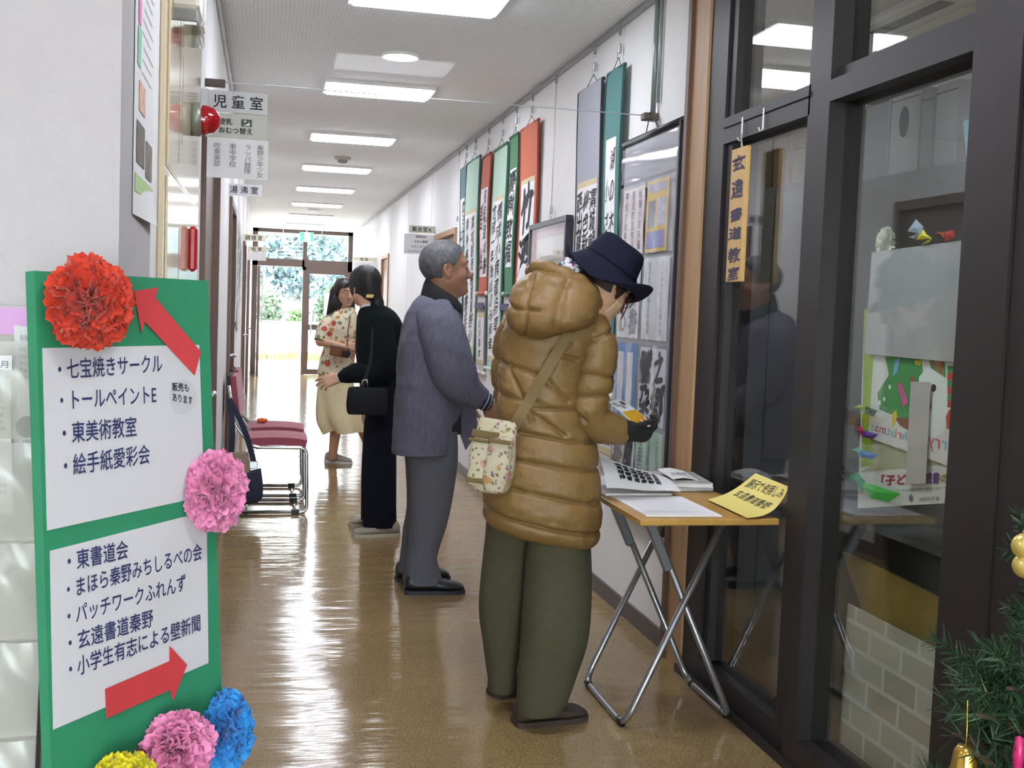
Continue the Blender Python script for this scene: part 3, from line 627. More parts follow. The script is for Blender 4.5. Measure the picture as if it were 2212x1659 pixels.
px_sign(XR, 793, 566, 764, 588, None, 'notice', PAPER, 'white sheet hanging under the tiny cream sign on the right', 'notice', 0.05, y=16.34, th=0.002)
# posters and pictures on the left side
b = MB(); y0, y1 = 2.13, 2.47; z0, z1 = 1.47, 2.02
def lw(u, v, e=0.0): return A(XL + 0.003 + e, y0 + (y1 - y0)*u, z0 + (z1 - z0)*v)
P = [[lw(u, v, 0.012*max(0, 0.12 - v)/0.12*u) for v in np.linspace(0, 1, 14)] for u in np.linspace(0, 1, 8)]
b.sheet(P, 0.0008); po = tag(b.build('poster', PAPER), 'white poster with pink and green prints on the side of the pillar', 'poster')
b = MB()
def lq(u0, v0, u1, v1, mi): b.poly([lw(u0, v0, 0.0015), lw(u1, v0, 0.0015), lw(u1, v1, 0.0015), lw(u0, v1, 0.0015)], A(1, 0, 0), 0.0003, mi)
lq(0.1, 0.9, 1, 1, 0); lq(0.1, 0.72, 0.22, 0.79, 1); lq(0.12, 0.64, 0.24, 0.72, 1); lq(0.1, 0.5, 0.25, 0.63, 2); lq(0.05, 0.08, 1, 0.14, 3); lq(0.1, 0.18, 0.5, 0.32, 4); lq(0.58, 0.16, 0.92, 0.29, 5); lq(0.2, 0.36, 0.5, 0.46, 6)
b.build('picture', [mat('print green', '5f8a4a', 0.7), mat('print pink', 'd877a8', 0.7), mat('print mint', '86c7a2', 0.7), mat('print pale green', 'b4cf93', 0.7), mat('photo brown', '6d6358', 0.7, noise=(40, 0.5)), mat('photo tan', '7d7469', 0.7, noise=(40, 0.5)), mat('print peach', 'dcae92', 0.7, noise=(60, 0.4))], po, False)
b = MB(); rg = random.Random(3)
for i in range(9): lq(0.32 + 0.1*rg.random(), 0.50 + i*0.045, 0.95 - 0.2*rg.random(), 0.504 + i*0.045, 0)
b.build('lettering', mat('pale print', 'cbc9d0', 0.8), po, False)
for i, (ya, yb_, za, zb, c, l) in enumerate(((8.95, 9.4, 1.15, 2.05, 'c9d2cf', 'hanging pale sheet on the left wall just after the second brown door'), (9.5, 9.9, 1.1, 1.95, 'd8c9c4', 'hanging rosy sheet on the left wall beside the pale sheet'), (10.0, 10.5, 1.05, 2.0, 'd9dcd6', 'grey-white hanging sheet in the middle of the left wall row'), (10.7, 11.2, 1.1, 1.95, 'cfd8d4', 'greenish hanging sheet on the left wall above the floor mat'), (13.7, 14.3, 1.1, 1.9, 'cfcac2', 'hanging beige sheet on the left wall before the last left door'))):
    b = MB(); P = [[A(XL + 0.012 + 0.006*math.sin(v*5 + i), ya + (yb_ - ya)*u, za + (zb - za)*v) for v in np.linspace(0, 1, 10)] for u in (0, 0.5, 1)]; b.sheet(P, 0.002); o = tag(b.build('hanging_sheet', mat('sheet ' + c, c, 0.7)), l, 'wall hanging', 'hangings on the left wall')
    b = MB()
    for k in range(4): col_text(b, '花鳥風月山', A(XL + 0.024, ya + (yb_ - ya)*(0.2 + 0.2*k), zb - 0.1), (0, (yb_ - ya)*0.17, 0), (0, 0, 0.11), 1.1, A(1, 0, 0), 0, 0.01, 0.001, 0.8)
    b.build('lettering', INK_G, o, False)

# ================================================================== SCROLLS ON THE RIGHT WALL
GOLD = mat('pale gold brocade', 'cdbb93', 0.6, noise=(120, 0.25)); WASHI = mat('white washi', 'e7e5e6', 0.8, noise=(30, 0.03)); ROLLER = mat('white roller end', 'dcd8d0', 0.3)
RT = A(0, -1, 0); UP = A(0, 0, 1); OUT = A(-1, 0, 0)
MOUNT = {k: mat('mount ' + k, c, 0.75, noise=(90, 0.10)) for k, c in dict(slate='5f7b80', mint='b4d0bd', red='bd5f48', green='4d7d5c', orange='c8684a', grey='a3a4ae', teal='4f7d7b', mauve='c9c0bd').items()}
EDGE = {k: mat('edge ' + k, c, 0.7) for k, c in dict(slate='35494a', mint='3f6b54', red='8f3324', green='2f5a3e', orange='973a26', grey='2c2a36', teal='2c5550', mauve='77707a').items()}
def hanger(y, ztop, zend, parent_label, hooks=True):
    x = XR - 0.02
    t = thing('picture_hanger', (x, y, zend), parent_label, 'hanger', 'wire hangers on the right picture rail')
    b = MB(); b.tube([(x, y, zend + 0.02), (x, y, ztop)], 0.0014, 5); b.build('wire', M_steel, t)
    b = MB(); b.box((x - 0.008, y - 0.009, zend + 0.02), (x + 0.008, y + 0.009, zend + 0.062), 0, 0.002); b.tube([(x - 0.004, y, zend + 0.02), (x - 0.012, y, zend + 0.0), (x - 0.004, y, zend - 0.008), (x + 0.002, y, zend + 0.002)], 0.002, 5); b.build('hook', M_steel, t)
    if ztop - zend > 0.12: b = MB(); b.box((x - 0.006, y - 0.007, ztop - 0.05), (x + 0.006, y + 0.007, ztop - 0.01), 0, 0.002); b.build('runner', mat('grey clip', '8d8d8a', 0.5), t)
    return t
def scroll(y0, y1, z0, z1, key, ptop, pbot, cols, label, side=0.05, band=True, roller=True, size=None, bold=0.02, sag=0.006, warp=1.0, ink=INK, dx=0.03, hang=True, seed=1, rows_start=0.02):
    """hanging scroll: y0 > y1 are its left and right edges, cols the columns from right to left"""
    x = XR - dx; w = y0 - y1
    def S(u, v, e=0.0): return A(x - e - sag*math.sin(v*6.2 + seed) - 0.004*math.sin(u*3.1), y0 - w*u, z0 + (z1 - z0)*v)
    b = MB(); b.sheet([[S(u, v) for v in np.linspace(0, 1, 30)] for u in np.linspace(0, 1, 7)], 0.004); o = tag(b.build('hanging_scroll', [MOUNT[key]]), label, 'scroll', 'calligraphy scrolls on the right wall')
    b = MB()
    for u in (0.0, 1.0): b.sheet([[S(u + (0.012 if u == 0 else -0.012)*0 + d, v, -0.0) + A(0.006 - 0.012*k, 0, 0) for v in np.linspace(0, 1, 30)] for d, k in ((0, 0), (0, 1))], 0.006)
    b.build('edge_strip', EDGE[key], o)  # darker edges: the scroll's side and the shadow beside it, put into the colour
    b = MB(); b.sheet([[S(u, v, 0.0035) for v in np.linspace(pbot, ptop, 24)] for u in np.linspace(side/w, 1 - side/w, 6)], 0.001); pp = b.build('paper', WASHI, o)
    if band:
        b = MB(); k = 0.03/(z1 - z0)
        b.sheet([[S(u, v, 0.0035) for v in np.linspace(ptop, ptop + k, 4)] for u in np.linspace(side/w, 1 - side/w, 6)], 0.001); b.build('brocade_band', GOLD, o); b = MB(); b.sheet([[S(u, v, 0.0035) for v in np.linspace(pbot - k, pbot, 4)] for u in np.linspace(side/w, 1 - side/w, 6)], 0.001); b.build('brocade_band', GOLD, o)
    b = MB(); ph = (z1 - z0)*(ptop - pbot); n = len(cols); pw = w - 2*side; rg = random.Random(seed)
    for i, c in enumerate(cols):
        sz = ph*0.95/max(len(c), 1); wd = min(pw/n*0.98, sz*1.25) if size is None else size[0]; sy = min(sz, wd*1.5) if size is None else size[1]
        yc = y1 + side + pw*(i + 0.5)/n; zt = z0 + (z1 - z0)*ptop - rows_start*ph; sc = 1.0 if i < n else 0.6
        for j, ch in enumerate(c):
            zz = zt - sz*(j + 0.86); v = (zz + 0.4*sy - z0)/(z1 - z0); e = x - S(0.5, v)[0] + 0.0042
            put(b, ch, A(x - e, yc, zz) - RT*wd*0.5 + A(0, 0, 0), RT*wd, UP*sy, OUT, 0.0012, 0, bold, warp, rg)
    b.build('lettering', ink, pp, False)
    b = MB(); b.box((x - 0.008, y1 - 0.004, z1 - 0.012), (x + 0.008, y0 + 0.004, z1 + 0.006), 0, 0.003); b.build('top_rod', EDGE[key], o)
    if roller:
        b = MB(); b.tube([(x, y0, z0), (x, y1, z0)], 0.013, 12); r = b.build('roller', MOUNT[key], o)
        for ya, s in ((y0, 1), (y1, -1)):
            b = MB(); b.lathe((x, ya, z0), (0, s, 0), [(0.0, 0), (0.014, 0), (0.013, 0.008), (0.017, 0.014), (0.016, 0.026), (0.0, 0.028)], 14)
            b.build('roller_knob', ROLLER, r)
    b = MB(); yc = (y0 + y1)/2; zt = z1 + 0.055
    b.tube([(x, yc + w*0.25, z1), (x + 0.008, yc, zt), (x, yc - w*0.25, z1)], 0.0018, 5); b.build('cord', EDGE[key], o)
    if hang: hanger(yc, ZC - 0.02, zt - 0.002, hang)
    return o
def yx(px, py): return at_x(px, py, XR - 0.03)[1]
def zx(px, py): return at_x(px, py, XR - 0.03)[2]
scroll(yx(998, 366), yx(1010, 363), 1.2, 2.46, 'slate', 0.80, 0.12, ['雪月花時最憶君', '平成'], 'narrow slate-topped scroll, farthest left of the hanging scrolls', 0.03, False, seed=2, bold=0.0, hang='wire hanger of the farthest slate scroll')
scroll(yx(1010, 352), yx(1038, 348), 0.88, 2.47, 'mint', 0.74, 0.1, ['渭城朝雨書道秦野心', '柳外春行水書会風'], 'wide mint green scroll with two columns, second from the far end', 0.05, True, seed=3, bold=0.0, hang='wire hanger of the wide mint scroll at the far end')
scroll(yx(1043, 344), yx(1061, 340), 1.44, 2.44, 'red', 0.76, 0.12, ['和氣致祥書', '春風'], 'short red scroll with white roller knobs between two mint scrolls', 0.03, False, seed=4, bold=0.0, hang='wire hanger of the short red scroll')
scroll(yx(1067, 330), yx(1096, 324), 0.91, 2.435, 'mint', 0.76, 0.06, ['偶成小楠藏詩草花', '言成一年後此のみ和幸'], 'long mint green scroll between the short red and the dark green one', 0.05, True, seed=5, bold=-0.005, hang='wire hanger of the long mint scroll beside the green one')
scroll(yx(1102, 306), yx(1120, 301), 1.43, 2.45, 'green', 0.79, 0.17, ['慶樹致福'], 'short dark green scroll with white roller knobs and four characters', 0.035, False, seed=6, bold=0.015, hang='wire hanger of the short dark green scroll')
scroll(yx(1127, 285), yx(1164, 276), 1.10, 2.45, 'orange', 0.74, 0.08, ['竹酒宜'], 'orange scroll with three large brush characters beside the framed picture', 0.05, True, seed=7, bold=0.035, hang='wire hanger of the orange scroll')
scroll(yx(1253, 210), yx(1304, 184), 0.95, 2.44, 'grey', 0.67, 0.08, ['渭城朝雨浥輕塵客', '柳色新勸君更盡一', '西出陽關無故人書'], 'wide grey scroll with three dense columns behind the navy hat', 0.035, True, seed=8, bold=0.006, hang='wire hanger of the wide grey scroll')
scroll(yx(1314, 167), yx(1350, 152), 0.95, 2.44, 'teal', 0.79, 0.1, ['湖の木の花咲く', '　小さき春の書'], 'tall teal scroll with thin writing, nearest of the long scrolls', 0.05, False, seed=9, bold=0.0, hang='wire hanger of the tall teal scroll')
# the lower row
for (pa, pb, yt, z0, col, lab, sd) in (((1031, 575), (1049, 572), 575, 0.86, ['山川草木'], 'short lower scroll with a purple band, hanging below the red scroll', 11), ((1086, 580), (1103, 578), 578, 0.9, ['日日是好日'], 'pale lower scroll hanging below the short dark green scroll', 12), ((1297, 668), (1336, 660), 664, 0.62, ['清風明月', '一期一会'], 'pale lower scroll with a purple band behind the sleeve of the brown coat', 13)):
    za = zx((pa[0] + pb[0])/2, yt); y0, y1 = yx(*pa), yx(*pb)
    o = scroll(y0, y1, z0, za, 'mauve', 0.52, 0.12, col, lab, 0.03, True, True, seed=sd, hang=None, bold=0.0, dx=0.016, sag=0.003)
    b = MB(); zz = z0 + (za - z0)*0.6; b.box((XR - 0.042, y1 + 0.002, zz), (XR - 0.034, y0 - 0.002, zz + 0.045)); b.build('purple_band', mat('purple brocade', '54496a', 0.7), o)
# framed picture
ya, yb_, zt, zb = at_x(1148, 490, XR - 0.03)[1], at_x(1229, 467, XR - 0.03)[1], 1.835, 1.15
t = thing('framed_picture', (XR - 0.02, (ya + yb_)/2, zb), 'black framed calligraphy under glass between the orange and grey scrolls', 'picture')
b = MB(); f = 0.03; x0, x1 = XR - 0.045, XR - 0.006
for lo, hi in (((yb_, zb), (ya, zb + f)), ((yb_, zt - f), (ya, zt)), ((yb_, zb + f), (yb_ + f, zt - f)), ((ya - f, zb + f), (ya, zt - f))): b.box((x0, lo[0], lo[1]), (x1, hi[0], hi[1]), 0, 0.002)
b.build('frame', mat('black frame', '2c2833', 0.35), t)
b = MB(); b.box((x1 - 0.012, yb_ + f, zb + f), (x1 - 0.004, ya - f, zt - f)); b.build('mat_board', mat('ivory mat', 'dfdcd6', 0.7), t)
b = MB(); b.box((x1 - 0.014, yb_ + f, zt - f - 0.06), (x1 - 0.011, ya - f, zt - f)); b.build('rose_strip', mat('rose mat', 'c8aab8', 0.7), t)
b = MB(); b.box((x1 - 0.0145, yb_ + 0.16, zb + 0.1), (x1 - 0.0125, ya - 0.16, zt - 0.22)); pr = b.build('print', mat('aged print', 'cfcbc4', 0.8), t)
b = MB(); rg = random.Random(4)
for k in range(6): col_text(b, '詩書画印心静遠山', A(x1 - 0.0145, ya - 0.2 - k*0.085, zt - 0.25), RT*0.05, UP*0.05, 1.0, OUT, 0, 0.0, 0.001, 0.8, rg)
b.build('lettering', INK_G, pr, False)
b = MB(); b.box((x0 + 0.008, yb_ + f, zb + f), (x0 + 0.010, ya - f, zt - f)); b.build('glass', glassmat('picture glass', (0.97, 0.97, 0.97), 0.03, 5.0), t)
hanger((ya + yb_)/2, ZC - 0.02, zt + 0.02, 'long wire hanger down to the framed picture')
hanger(9.25, ZC - 0.02, 2.03, 'thin wire hanging empty beside the right hand door frame')
# clear pocket hanging beside the wood post
ya, yb_ = at_x(1350, 322, XR - 0.03)[1], at_x(1475, 268, XR - 0.03)[1]; zt, zb = 2.075, at_x(1410, 1140, XR - 0.03)[2]; x = XR - 0.03
t = thing('pocket_hanging', (x, (ya + yb_)/2, zb), 'grey hanging of clear vinyl pockets full of sheets beside the wood post', 'wall pocket')
b = MB(); b.sheet([[A(x - 0.005*math.sin(v*5), ya + (yb_ - ya)*u, zb + (zt - zb)*v) for v in np.linspace(0, 1, 20)] for u in np.linspace(0, 1, 5)], 0.003); b.build('backing', mat('grey vinyl backing', '8f8f96', 0.5), t)
for z in (zt, zb):
    b = MB(); b.tube([(x, ya + 0.01, z), (x, yb_ - 0.012, z)], 0.013, 12); b.build('rod', mat('black rod', '232028', 0.4), t)
b = MB(); b.box((x - 0.012, yb_ - 0.006, zb), (x + 0.006, yb_ + 0.004, zt)); b.build('edge_trim', mat('black edging', '2a2830', 0.5), t)
b = MB(); yc = at_x(1410, 260, x)[1]; b.tube([(x, yc + 0.08, zt), (x - 0.012, yc, zt + 0.085), (x, yc - 0.09, zt)], 0.0022, 5); b.build('cord', M_dark, t)
CLEAR = glassmat('clear vinyl', (0.98, 0.98, 0.985), 0.025, 6.0, 0.12, haze=0.05, hazecol='e0e0e6')
zr = [zt - 0.03] + [at_x(1420, q_, x)[2] for q_ in (382, 550, 742, 928, 1105)]; ym = ya + (yb_ - ya)*0.5
SH = []
def pocket(y0, y1, z0, z1, sd):
    b = MB(); b.sheet([[A(x - 0.013 - 0.003*math.sin(v*9 + sd + u*3) - 0.002*math.sin(u*11 + sd), y0 + (y1 - y0)*u, z0 + (z1 - z0)*v) for v in np.linspace(0, 1, 16)] for u in np.linspace(0, 1, 10)], 0.0006); p = b.build('pocket', CLEAR, t)
for i in range(1, 5):
    for j, (p, q) in enumerate(((ya, ym), (ym, yb_))): pocket(p - 0.008, q + 0.008, zr[i + 1] + 0.008, zr[i] - 0.008, i*2 + j)
pocket(ya - 0.008, yb_ + 0.008, zr[1] + 0.008, zr[0], 3)
def insert(ul, ur, vb, vt, m, label, name='sheet', cat='sheet', text=None, ink=INK, **k):
    y0, y1 = ya + (yb_ - ya)*ul, ya + (yb_ - ya)*ur
    b = MB(); b.sheet([[A(x - 0.0078 - 0.0008*math.sin(v*5), y0 + (y1 - y0)*u, vb + (vt - vb)*v) for v in np.linspace(0, 1, 6)] for u in (0, 0.5, 1)], 0.0006); o = tag(b.build(name, m), label, cat, 'sheets in the clear pockets')
    if text:
        b = MB(); n = len(text); wd = abs(y1 - y0); rg = random.Random(len(label))
        for i, c in enumerate(text):
            sz = (vt - vb)*0.9/len(c); w_ = min(wd/n*0.9, sz*1.1); col_text(b, c, A(x - 0.0090, y1 + wd*(i + 0.5)/n, vt - (vt - vb)*0.04), RT*w_, UP*min(sz, w_*1.5), sz/min(sz, w_*1.5), OUT, 0, k.get('bold', 0.0), 0.0008, k.get('warp', 0.0), rg)
        b.build('lettering', ink, o, False)
    return o, y0, y1
insert(0.06, 0.45, zr[2] + .012, zr[1] - .02, mat('pale pink sheet', 'ddd0ce', 0.7), 'pale pinkish sheet in the upper left clear pocket', text=['秋展示案内書', '書道教室作品', '平成会員名簿'], ink=INK_G)
o, y0, y1 = insert(0.50, 0.86, zr[2] + .012, zr[1] - .015, mat('yellow leaflet', 'd9b838', 0.6), 'yellow leaflet with violet print in the upper right clear pocket', 'leaflet', 'leaflet')
b = MB()
def yq(a, b_, c, d, mi): b.poly([A(x - 0.0092, y0 + (y1 - y0)*p, zr[2] + .012 + (zr[1] - zr[2] - .027)*q) for p, q in ((a, b_), (c, b_), (c, d), (a, d))], OUT, 0.0002, mi)
yq(0.08, 0.84, 0.92, 0.96, 0); yq(0.1, 0.34, 0.42, 0.72, 1); yq(0.5, 0.36, 0.92, 0.74, 2); yq(0.08, 0.05, 0.9, 0.29, 3)
b.build('picture', [mat('violet band', 'a9a3b8', 0.7), mat('photo grey', '7a7890', 0.7, noise=(50, 0.4)), mat('photo pale', 'b9b8c6', 0.7, noise=(50, 0.4)), mat('violet grid', '8d8fc4', 0.7, noise=(70, 0.3))], o, False)
insert(0.04, 0.44, zr[3] + .012, zr[2] - .015, mat('white sheet b', 'dcdce2', 0.7), 'white sheet of running brush writing in the second left pocket', text=['風林書', '流水心'], ink=INK_G, warp=1.2, bold=0.02)
insert(0.50, 0.93, zr[3] + .012, zr[2] - .012, mat('white sheet c', 'd4d8da', 0.7), 'white sheet of two thin printed columns in the second right pocket', text=['よしみの小さな書の会', '玄遠書道秦野の作品展'], ink=INK_G)
o, y0, y1 = insert(0.03, 0.44, zr[4] + .012, zr[3] - .012, mat('blue sheet', '5c8ec6', 0.6), 'bright blue sheet holding two white strips in the third left pocket')
b = MB()
for p in (0.14, 0.58): b.poly([A(x - 0.0092, y0 + (y1 - y0)*(p + a*0.26), zr[4] + .03 + (zr[3] - zr[4] - .08)*q) for a, q in ((0, 0), (1, 0), (1, 1), (0, 1))], OUT, 0.0004)
st = b.build('strip', PAPER, o)
insert(0.50, 0.94, zr[4] + .012, zr[3] - .02, mat('white sheet d', 'dadbe4', 0.7), 'white sheet with four bold brush characters in the third right pocket', text=['之郷', '騰朶'], bold=0.04, warp=1.0)
insert(0.04, 0.46, zr[5] + .012, zr[4] - .02, mat('white sheet e', 'cfd3de', 0.7), 'white sheet with bold brush characters at the lower left, behind the glove', text=['風', '雲'], bold=0.04, warp=1.0)
insert(0.5, 0.94, zr[5] + .012, zr[4] - .012, mat('green sheet', 'a9d2bd', 0.7), 'mint green sheet of thin columns in the lowest right pocket', text=['よきしるべの会', '玄遠書道秦野', '作品目録'], ink=INK_G)
# ================================================================== GREEN SIGNBOARD IN FRONT
BL, BR = A(-0.254, 1.632, 0), A(-0.047, 1.873, 0); BV = nrm(A(-0.055, 0.079, 1)); BU = nrm(BR - BL); BN = np.cross(BU, BV); BN = nrm(BN if BN[1] < 0 else -BN)
def bp_(px, py, e=0.0): return at_plane(px, py, BL, BN) + BN*e
t = thing('signboard', (BL + BR)/2 + A(0, 0, 0), 'green paper covered signboard with white lists and red arrows at the left front', 'signboard')
TL, TR = bp_(70, 612), bp_(425, 615); TL = BL + BV*np.dot(TL - BL, BV); TL2 = BL + BV*np.dot(TR - BL, BV); TR = TL2 + BU*np.dot(bp_(430, 800) - BL, BU); BRx = BL + BU*np.dot(bp_(430, 800) - BL, BU)
b = MB(); b.poly([BL, BRx, TR, TL2], -BN, 0.02); b.build('panel', mat('green craft paper', '2c8660', 0.65, noise=(14, 0.06)), t)
b = MB(); m_ = (BL + BRx)/2
for p in (BL + BU*0.04, BRx - BU*0.04): b.tube([p - BN*0.03 + BV*0.95, p - BN*0.14 + A(0, 0, 0.012)], 0.011)
b.build('back_leg', M_dark, t)
def sheetq(px, e, m, name='list_sheet'):
    b = MB(); b.poly([bp_(*p, e) for p in px], -BN, e*0.8); return b.build(name, m, t)
PAPER_B = mat('list paper', 'cbc8cd', 0.8); s1_ = sheetq([(91, 752), (429, 745), (440, 1072), (101, 1146)], 0.0015, PAPER_B); s2_ = sheetq([(107, 1190), (445, 1104), (449, 1432), (114, 1576)], 0.0015, PAPER_B)
def btxt(parent, rows, bold=0.010):
    b = MB()
    for s, L, R, h, ang in rows:
        l, r = bp_(*L), bp_(*R); up = nrm(BV)*h; line_text(b, s, l, r, up, BN, 0, bold, 0.003)
    b.build('lettering', INK_N, parent, False)
btxt(s1_, [('・七宝焼きサークル', (112, 817), (349, 801), .033, 0), ('・トールペイントE', (117, 884), (337, 868), .033, 0), ('・東美術教室', (121, 956), (294, 938), .034, 0), ('・絵手紙愛彩会', (124, 1027), (322, 997), .034, 0)])
btxt(s2_, [('・東書道会', (132, 1233), (275, 1202), .032, 0), ('・まほら秦野みちしるべの会', (132, 1294), (434, 1205), .031, 0), ('・パッチワークふれんず', (133, 1352), (400, 1272), .031, 0), ('・玄遠書道秦野', (134, 1410), (329, 1349), .031, 0), ('・小学生有志による壁新聞', (136, 1467), (432, 1358), .031, 0)])
b = MB(); c = bp_(394, 857); b.sheet([[c + BN*0.0022 + BU*(0.031*r*math.cos(a)) + BV*(0.029*r*math.sin(a)) for a in np.linspace(0, 2*math.pi, 37)] for r in (0.02, 0.6, 1.0)], 0.0003); sb_ = b.build('speech_bubble', mat('bubble white', 'c2c0c5', 0.8), t)
b = MB(); line_text(b, '販売も', bp_(369, 843), bp_(407, 845), BV*0.0155, BN, 0, 0.02, 0.003); line_text(b, 'あります', bp_(369, 865), bp_(414, 873), BV*0.0155, BN, 0, 0.02, 0.003); b.build('lettering', INK, sb_, False)
M_arrow = mat('red arrow card', 'cc3f45', 0.6, noise=(12, 0.08))
for px in ([(286, 629), (338, 621), (331, 643), (430, 760), (417, 810), (309, 695), (302, 717)], [(224, 1488), (363, 1428), (363, 1396), (400, 1436), (370, 1512), (364, 1489), (227, 1551)]):
    b = MB(); b.poly([bp_(*p, 0.0045) for p in px], -BN, 0.002); b.build('arrow', M_arrow, t)
def pompom(px, py, rx, ry, e, m, label, seed, n=170):
    rg = random.Random(seed); c = bp_(px, py) + BN*e; k = np.linalg.norm(c - CC)/2480; R = rx*k, ry*k
    b = MB(); u3 = np.array([BU, BV, BN]); S = A(R[0], R[1], (R[0] + R[1])*0.42)
    for i in range(n):
        z = 1 - 1.55*(i + 0.5)/n; ph = i*2.39996 + rg.uniform(-.6, .6); rr = math.sqrt(max(0, 1 - z*z)); d = A(rr*math.cos(ph), rr*math.sin(ph), z)
        s = nrm(np.cross(d, nrm([rg.gauss(0, 1) for _ in range(3)]))); q = np.cross(d, s); w = rg.uniform(0.30, 0.50); L = rg.uniform(0.86, 1.06); P = []; f1, f2 = rg.uniform(0, 6), rg.uniform(2.5, 4.5)
        for a in np.linspace(0.12, 1, 6):
            row = []
            for j, v in enumerate(np.linspace(-1, 1, 13)):
                rad = L*a*(1 - 0.10*v*v*a) + (0.035*(1 if j % 2 else -1) if a == 1 else 0); off = v*w*a; wob = 0.15*a*math.sin(v*f2 + f1 + a*2.6) + 0.05*a*math.sin(v*9 + f1*2)
                p = d*rad*(1 - 0.12*abs(v)*a) + s*off + q*wob; q3 = c + (p*S) @ u3; row.append(q3 + BN*max(0.0, 0.006 - float(np.dot(q3 - BL, BN))))
            P.append(row)
        b.grid(P, 0, True)
    o = b.build('paper_flower', m, None, fix=False); return tag(o, label, 'paper flower', 'tissue paper flowers on the signboard')
def tissue(name, c, c2): return mat(name, c, 0.7, noise=(26, 0.2), col2=c2, sheen=0.2)
pompom(158, 656, 96, 100, 0.035, tissue('red tissue', 'c3301a', 'e2462a'), 'large orange-red tissue flower on the upper left corner of the signboard', 1, 210)
T_P = tissue('pink tissue', 'e07fb0', 'f09cc4')
pompom(437, 1060, 72, 92, 0.03, T_P, 'pink tissue flower on the right edge between the two white lists', 2)
pompom(335, 1610, 92, 76, 0.045, T_P, 'pink tissue flower at the bottom beside the blue one', 3)
pompom(462, 1574, 54, 88, 0.03, tissue('blue tissue', '1f80cf', '3aa0e4'), 'blue tissue flower at the lower right corner of the signboard', 4)
pompom(208, 1700, 84, 78, 0.05, tissue('yellow tissue', 'd3c50c', 'e8dc22'), 'yellow tissue flower cut off by the bottom of the photo', 5)

# ================================================================== CLEAR POCKET RACK ON THE PILLAR
YR = 1.93
def fr_(px, py, y=YR): return at_y(px, py, y)
x1 = fr_(112, 700)[0]; x0 = x1 - 0.5; zt = fr_(60, 663)[2]; zs = fr_(60, 724)[2]
t = thing('pocket_rack', ((x0 + x1)/2, YR, 0.05), 'clear vinyl pocket rack with a pink top strip on the pillar', 'wall pocket')
b = MB(); b.box((x0, YR + 0.012, 0.05), (x1, YR + 0.018, zt)); b.build('backing', mat('pale rack backing', 'bfbab4', 0.6), t)
b = MB(); b.box((x0, YR + 0.004, zs), (x1, YR + 0.012, zt - 0.002)); b.build('top_strip', mat('orchid pink strip', 'c694c8', 0.5), t)
RCLEAR = glassmat('rack vinyl', (0.98, 0.98, 0.98), 0.02, 5.0, 0.18, haze=0.30, hazecol='dedad6')
for i in range(7):
    z1 = zs - 0.01 - i*0.165; z0 = z1 - 0.158
    for j in range(2):
        xa, xb = x1 - 0.245*(j + 1) + 0.005, x1 - 0.245*j - 0.005
        b = MB(); b.sheet([[A(xa + (xb - xa)*u, YR - 0.004 - 0.026*math.sin(math.pi*u)**0.7*math.sin(math.pi*min(1, 0.12 + v*0.8)) - 0.004*math.sin(u*17 + v*9 + i), z0 + (z1 - z0)*v) for v in np.linspace(0, 1, 12)] for u in np.linspace(0, 1, 18)], 0.0008); b.build('pocket', RCLEAR, t)
def flyer(pxs, label, rows, m, y=YR + 0.001):
    q = [fr_(*p, y) for p in pxs]; b = MB(); b.poly(q, A(0, 1, 0), 0.001); o = tag(b.build('flyer', m), label, 'flyer', 'flyers in the pocket rack'); b = MB()
    for s, u, v, w, h in rows:
        P = lambda a, c: q[3]*(1 - a)*(1 - c) + q[2]*a*(1 - c) + q[1]*a*c + q[0]*(1 - a)*c
        line_text(b, s, P(u, v), P(u + w, v), (P(0, 1) - P(0, 0))*h, A(0, -1, 0), 0, 0.0, 0.001)
    b.build('lettering', INK_G, o, False); return o
FR = [('お知らせ', .15, .90, .6, .05), ('教室のご案内と', .12, .82, .75, .03), ('会員の募集です', .12, .77, .75, .03), ('毎月第一土曜', .12, .72, .7, .03), ('午後一時より', .12, .67, .7, .03), ('公民館にて開催', .12, .62, .75, .03), ('楽しい手作り', .12, .26, .75, .04), ('どなたでも参加', .12, .20, .75, .03), ('お待ちしています', .12, .15, .75, .03)]
o = flyer([(30, 702), (104, 712), (112, 1005), (42, 1000)], 'grey printed flyer with a dark portrait oval in the rack beside the signboard', FR, mat('grey flyer', 'c9c8ca', 0.7))
c = fr_(60, 922, YR); b = MB(); b.lathe(c, (0, -1, 0), [(0, 0.001), (0.018, 0.001), (0.018, 0.0002), (0, 0.0002)], 24); b.build('portrait_oval', mat('portrait grey', '5b585a', 0.8, noise=(70, 0.5)), o, False)
flyer([(-60, 768), (26, 768), (26, 800), (-60, 796)], 'small white card reading a month in blue at the left border', [('12月', .45, .2, .5, .6)], PAPER, YR - 0.0345)
flyer([(-70, 820), (22, 816), (28, 1110), (-60, 1110)], 'pale flyer in the rack cut off by the left border', FR, mat('pale flyer', 'cfccc8', 0.7))

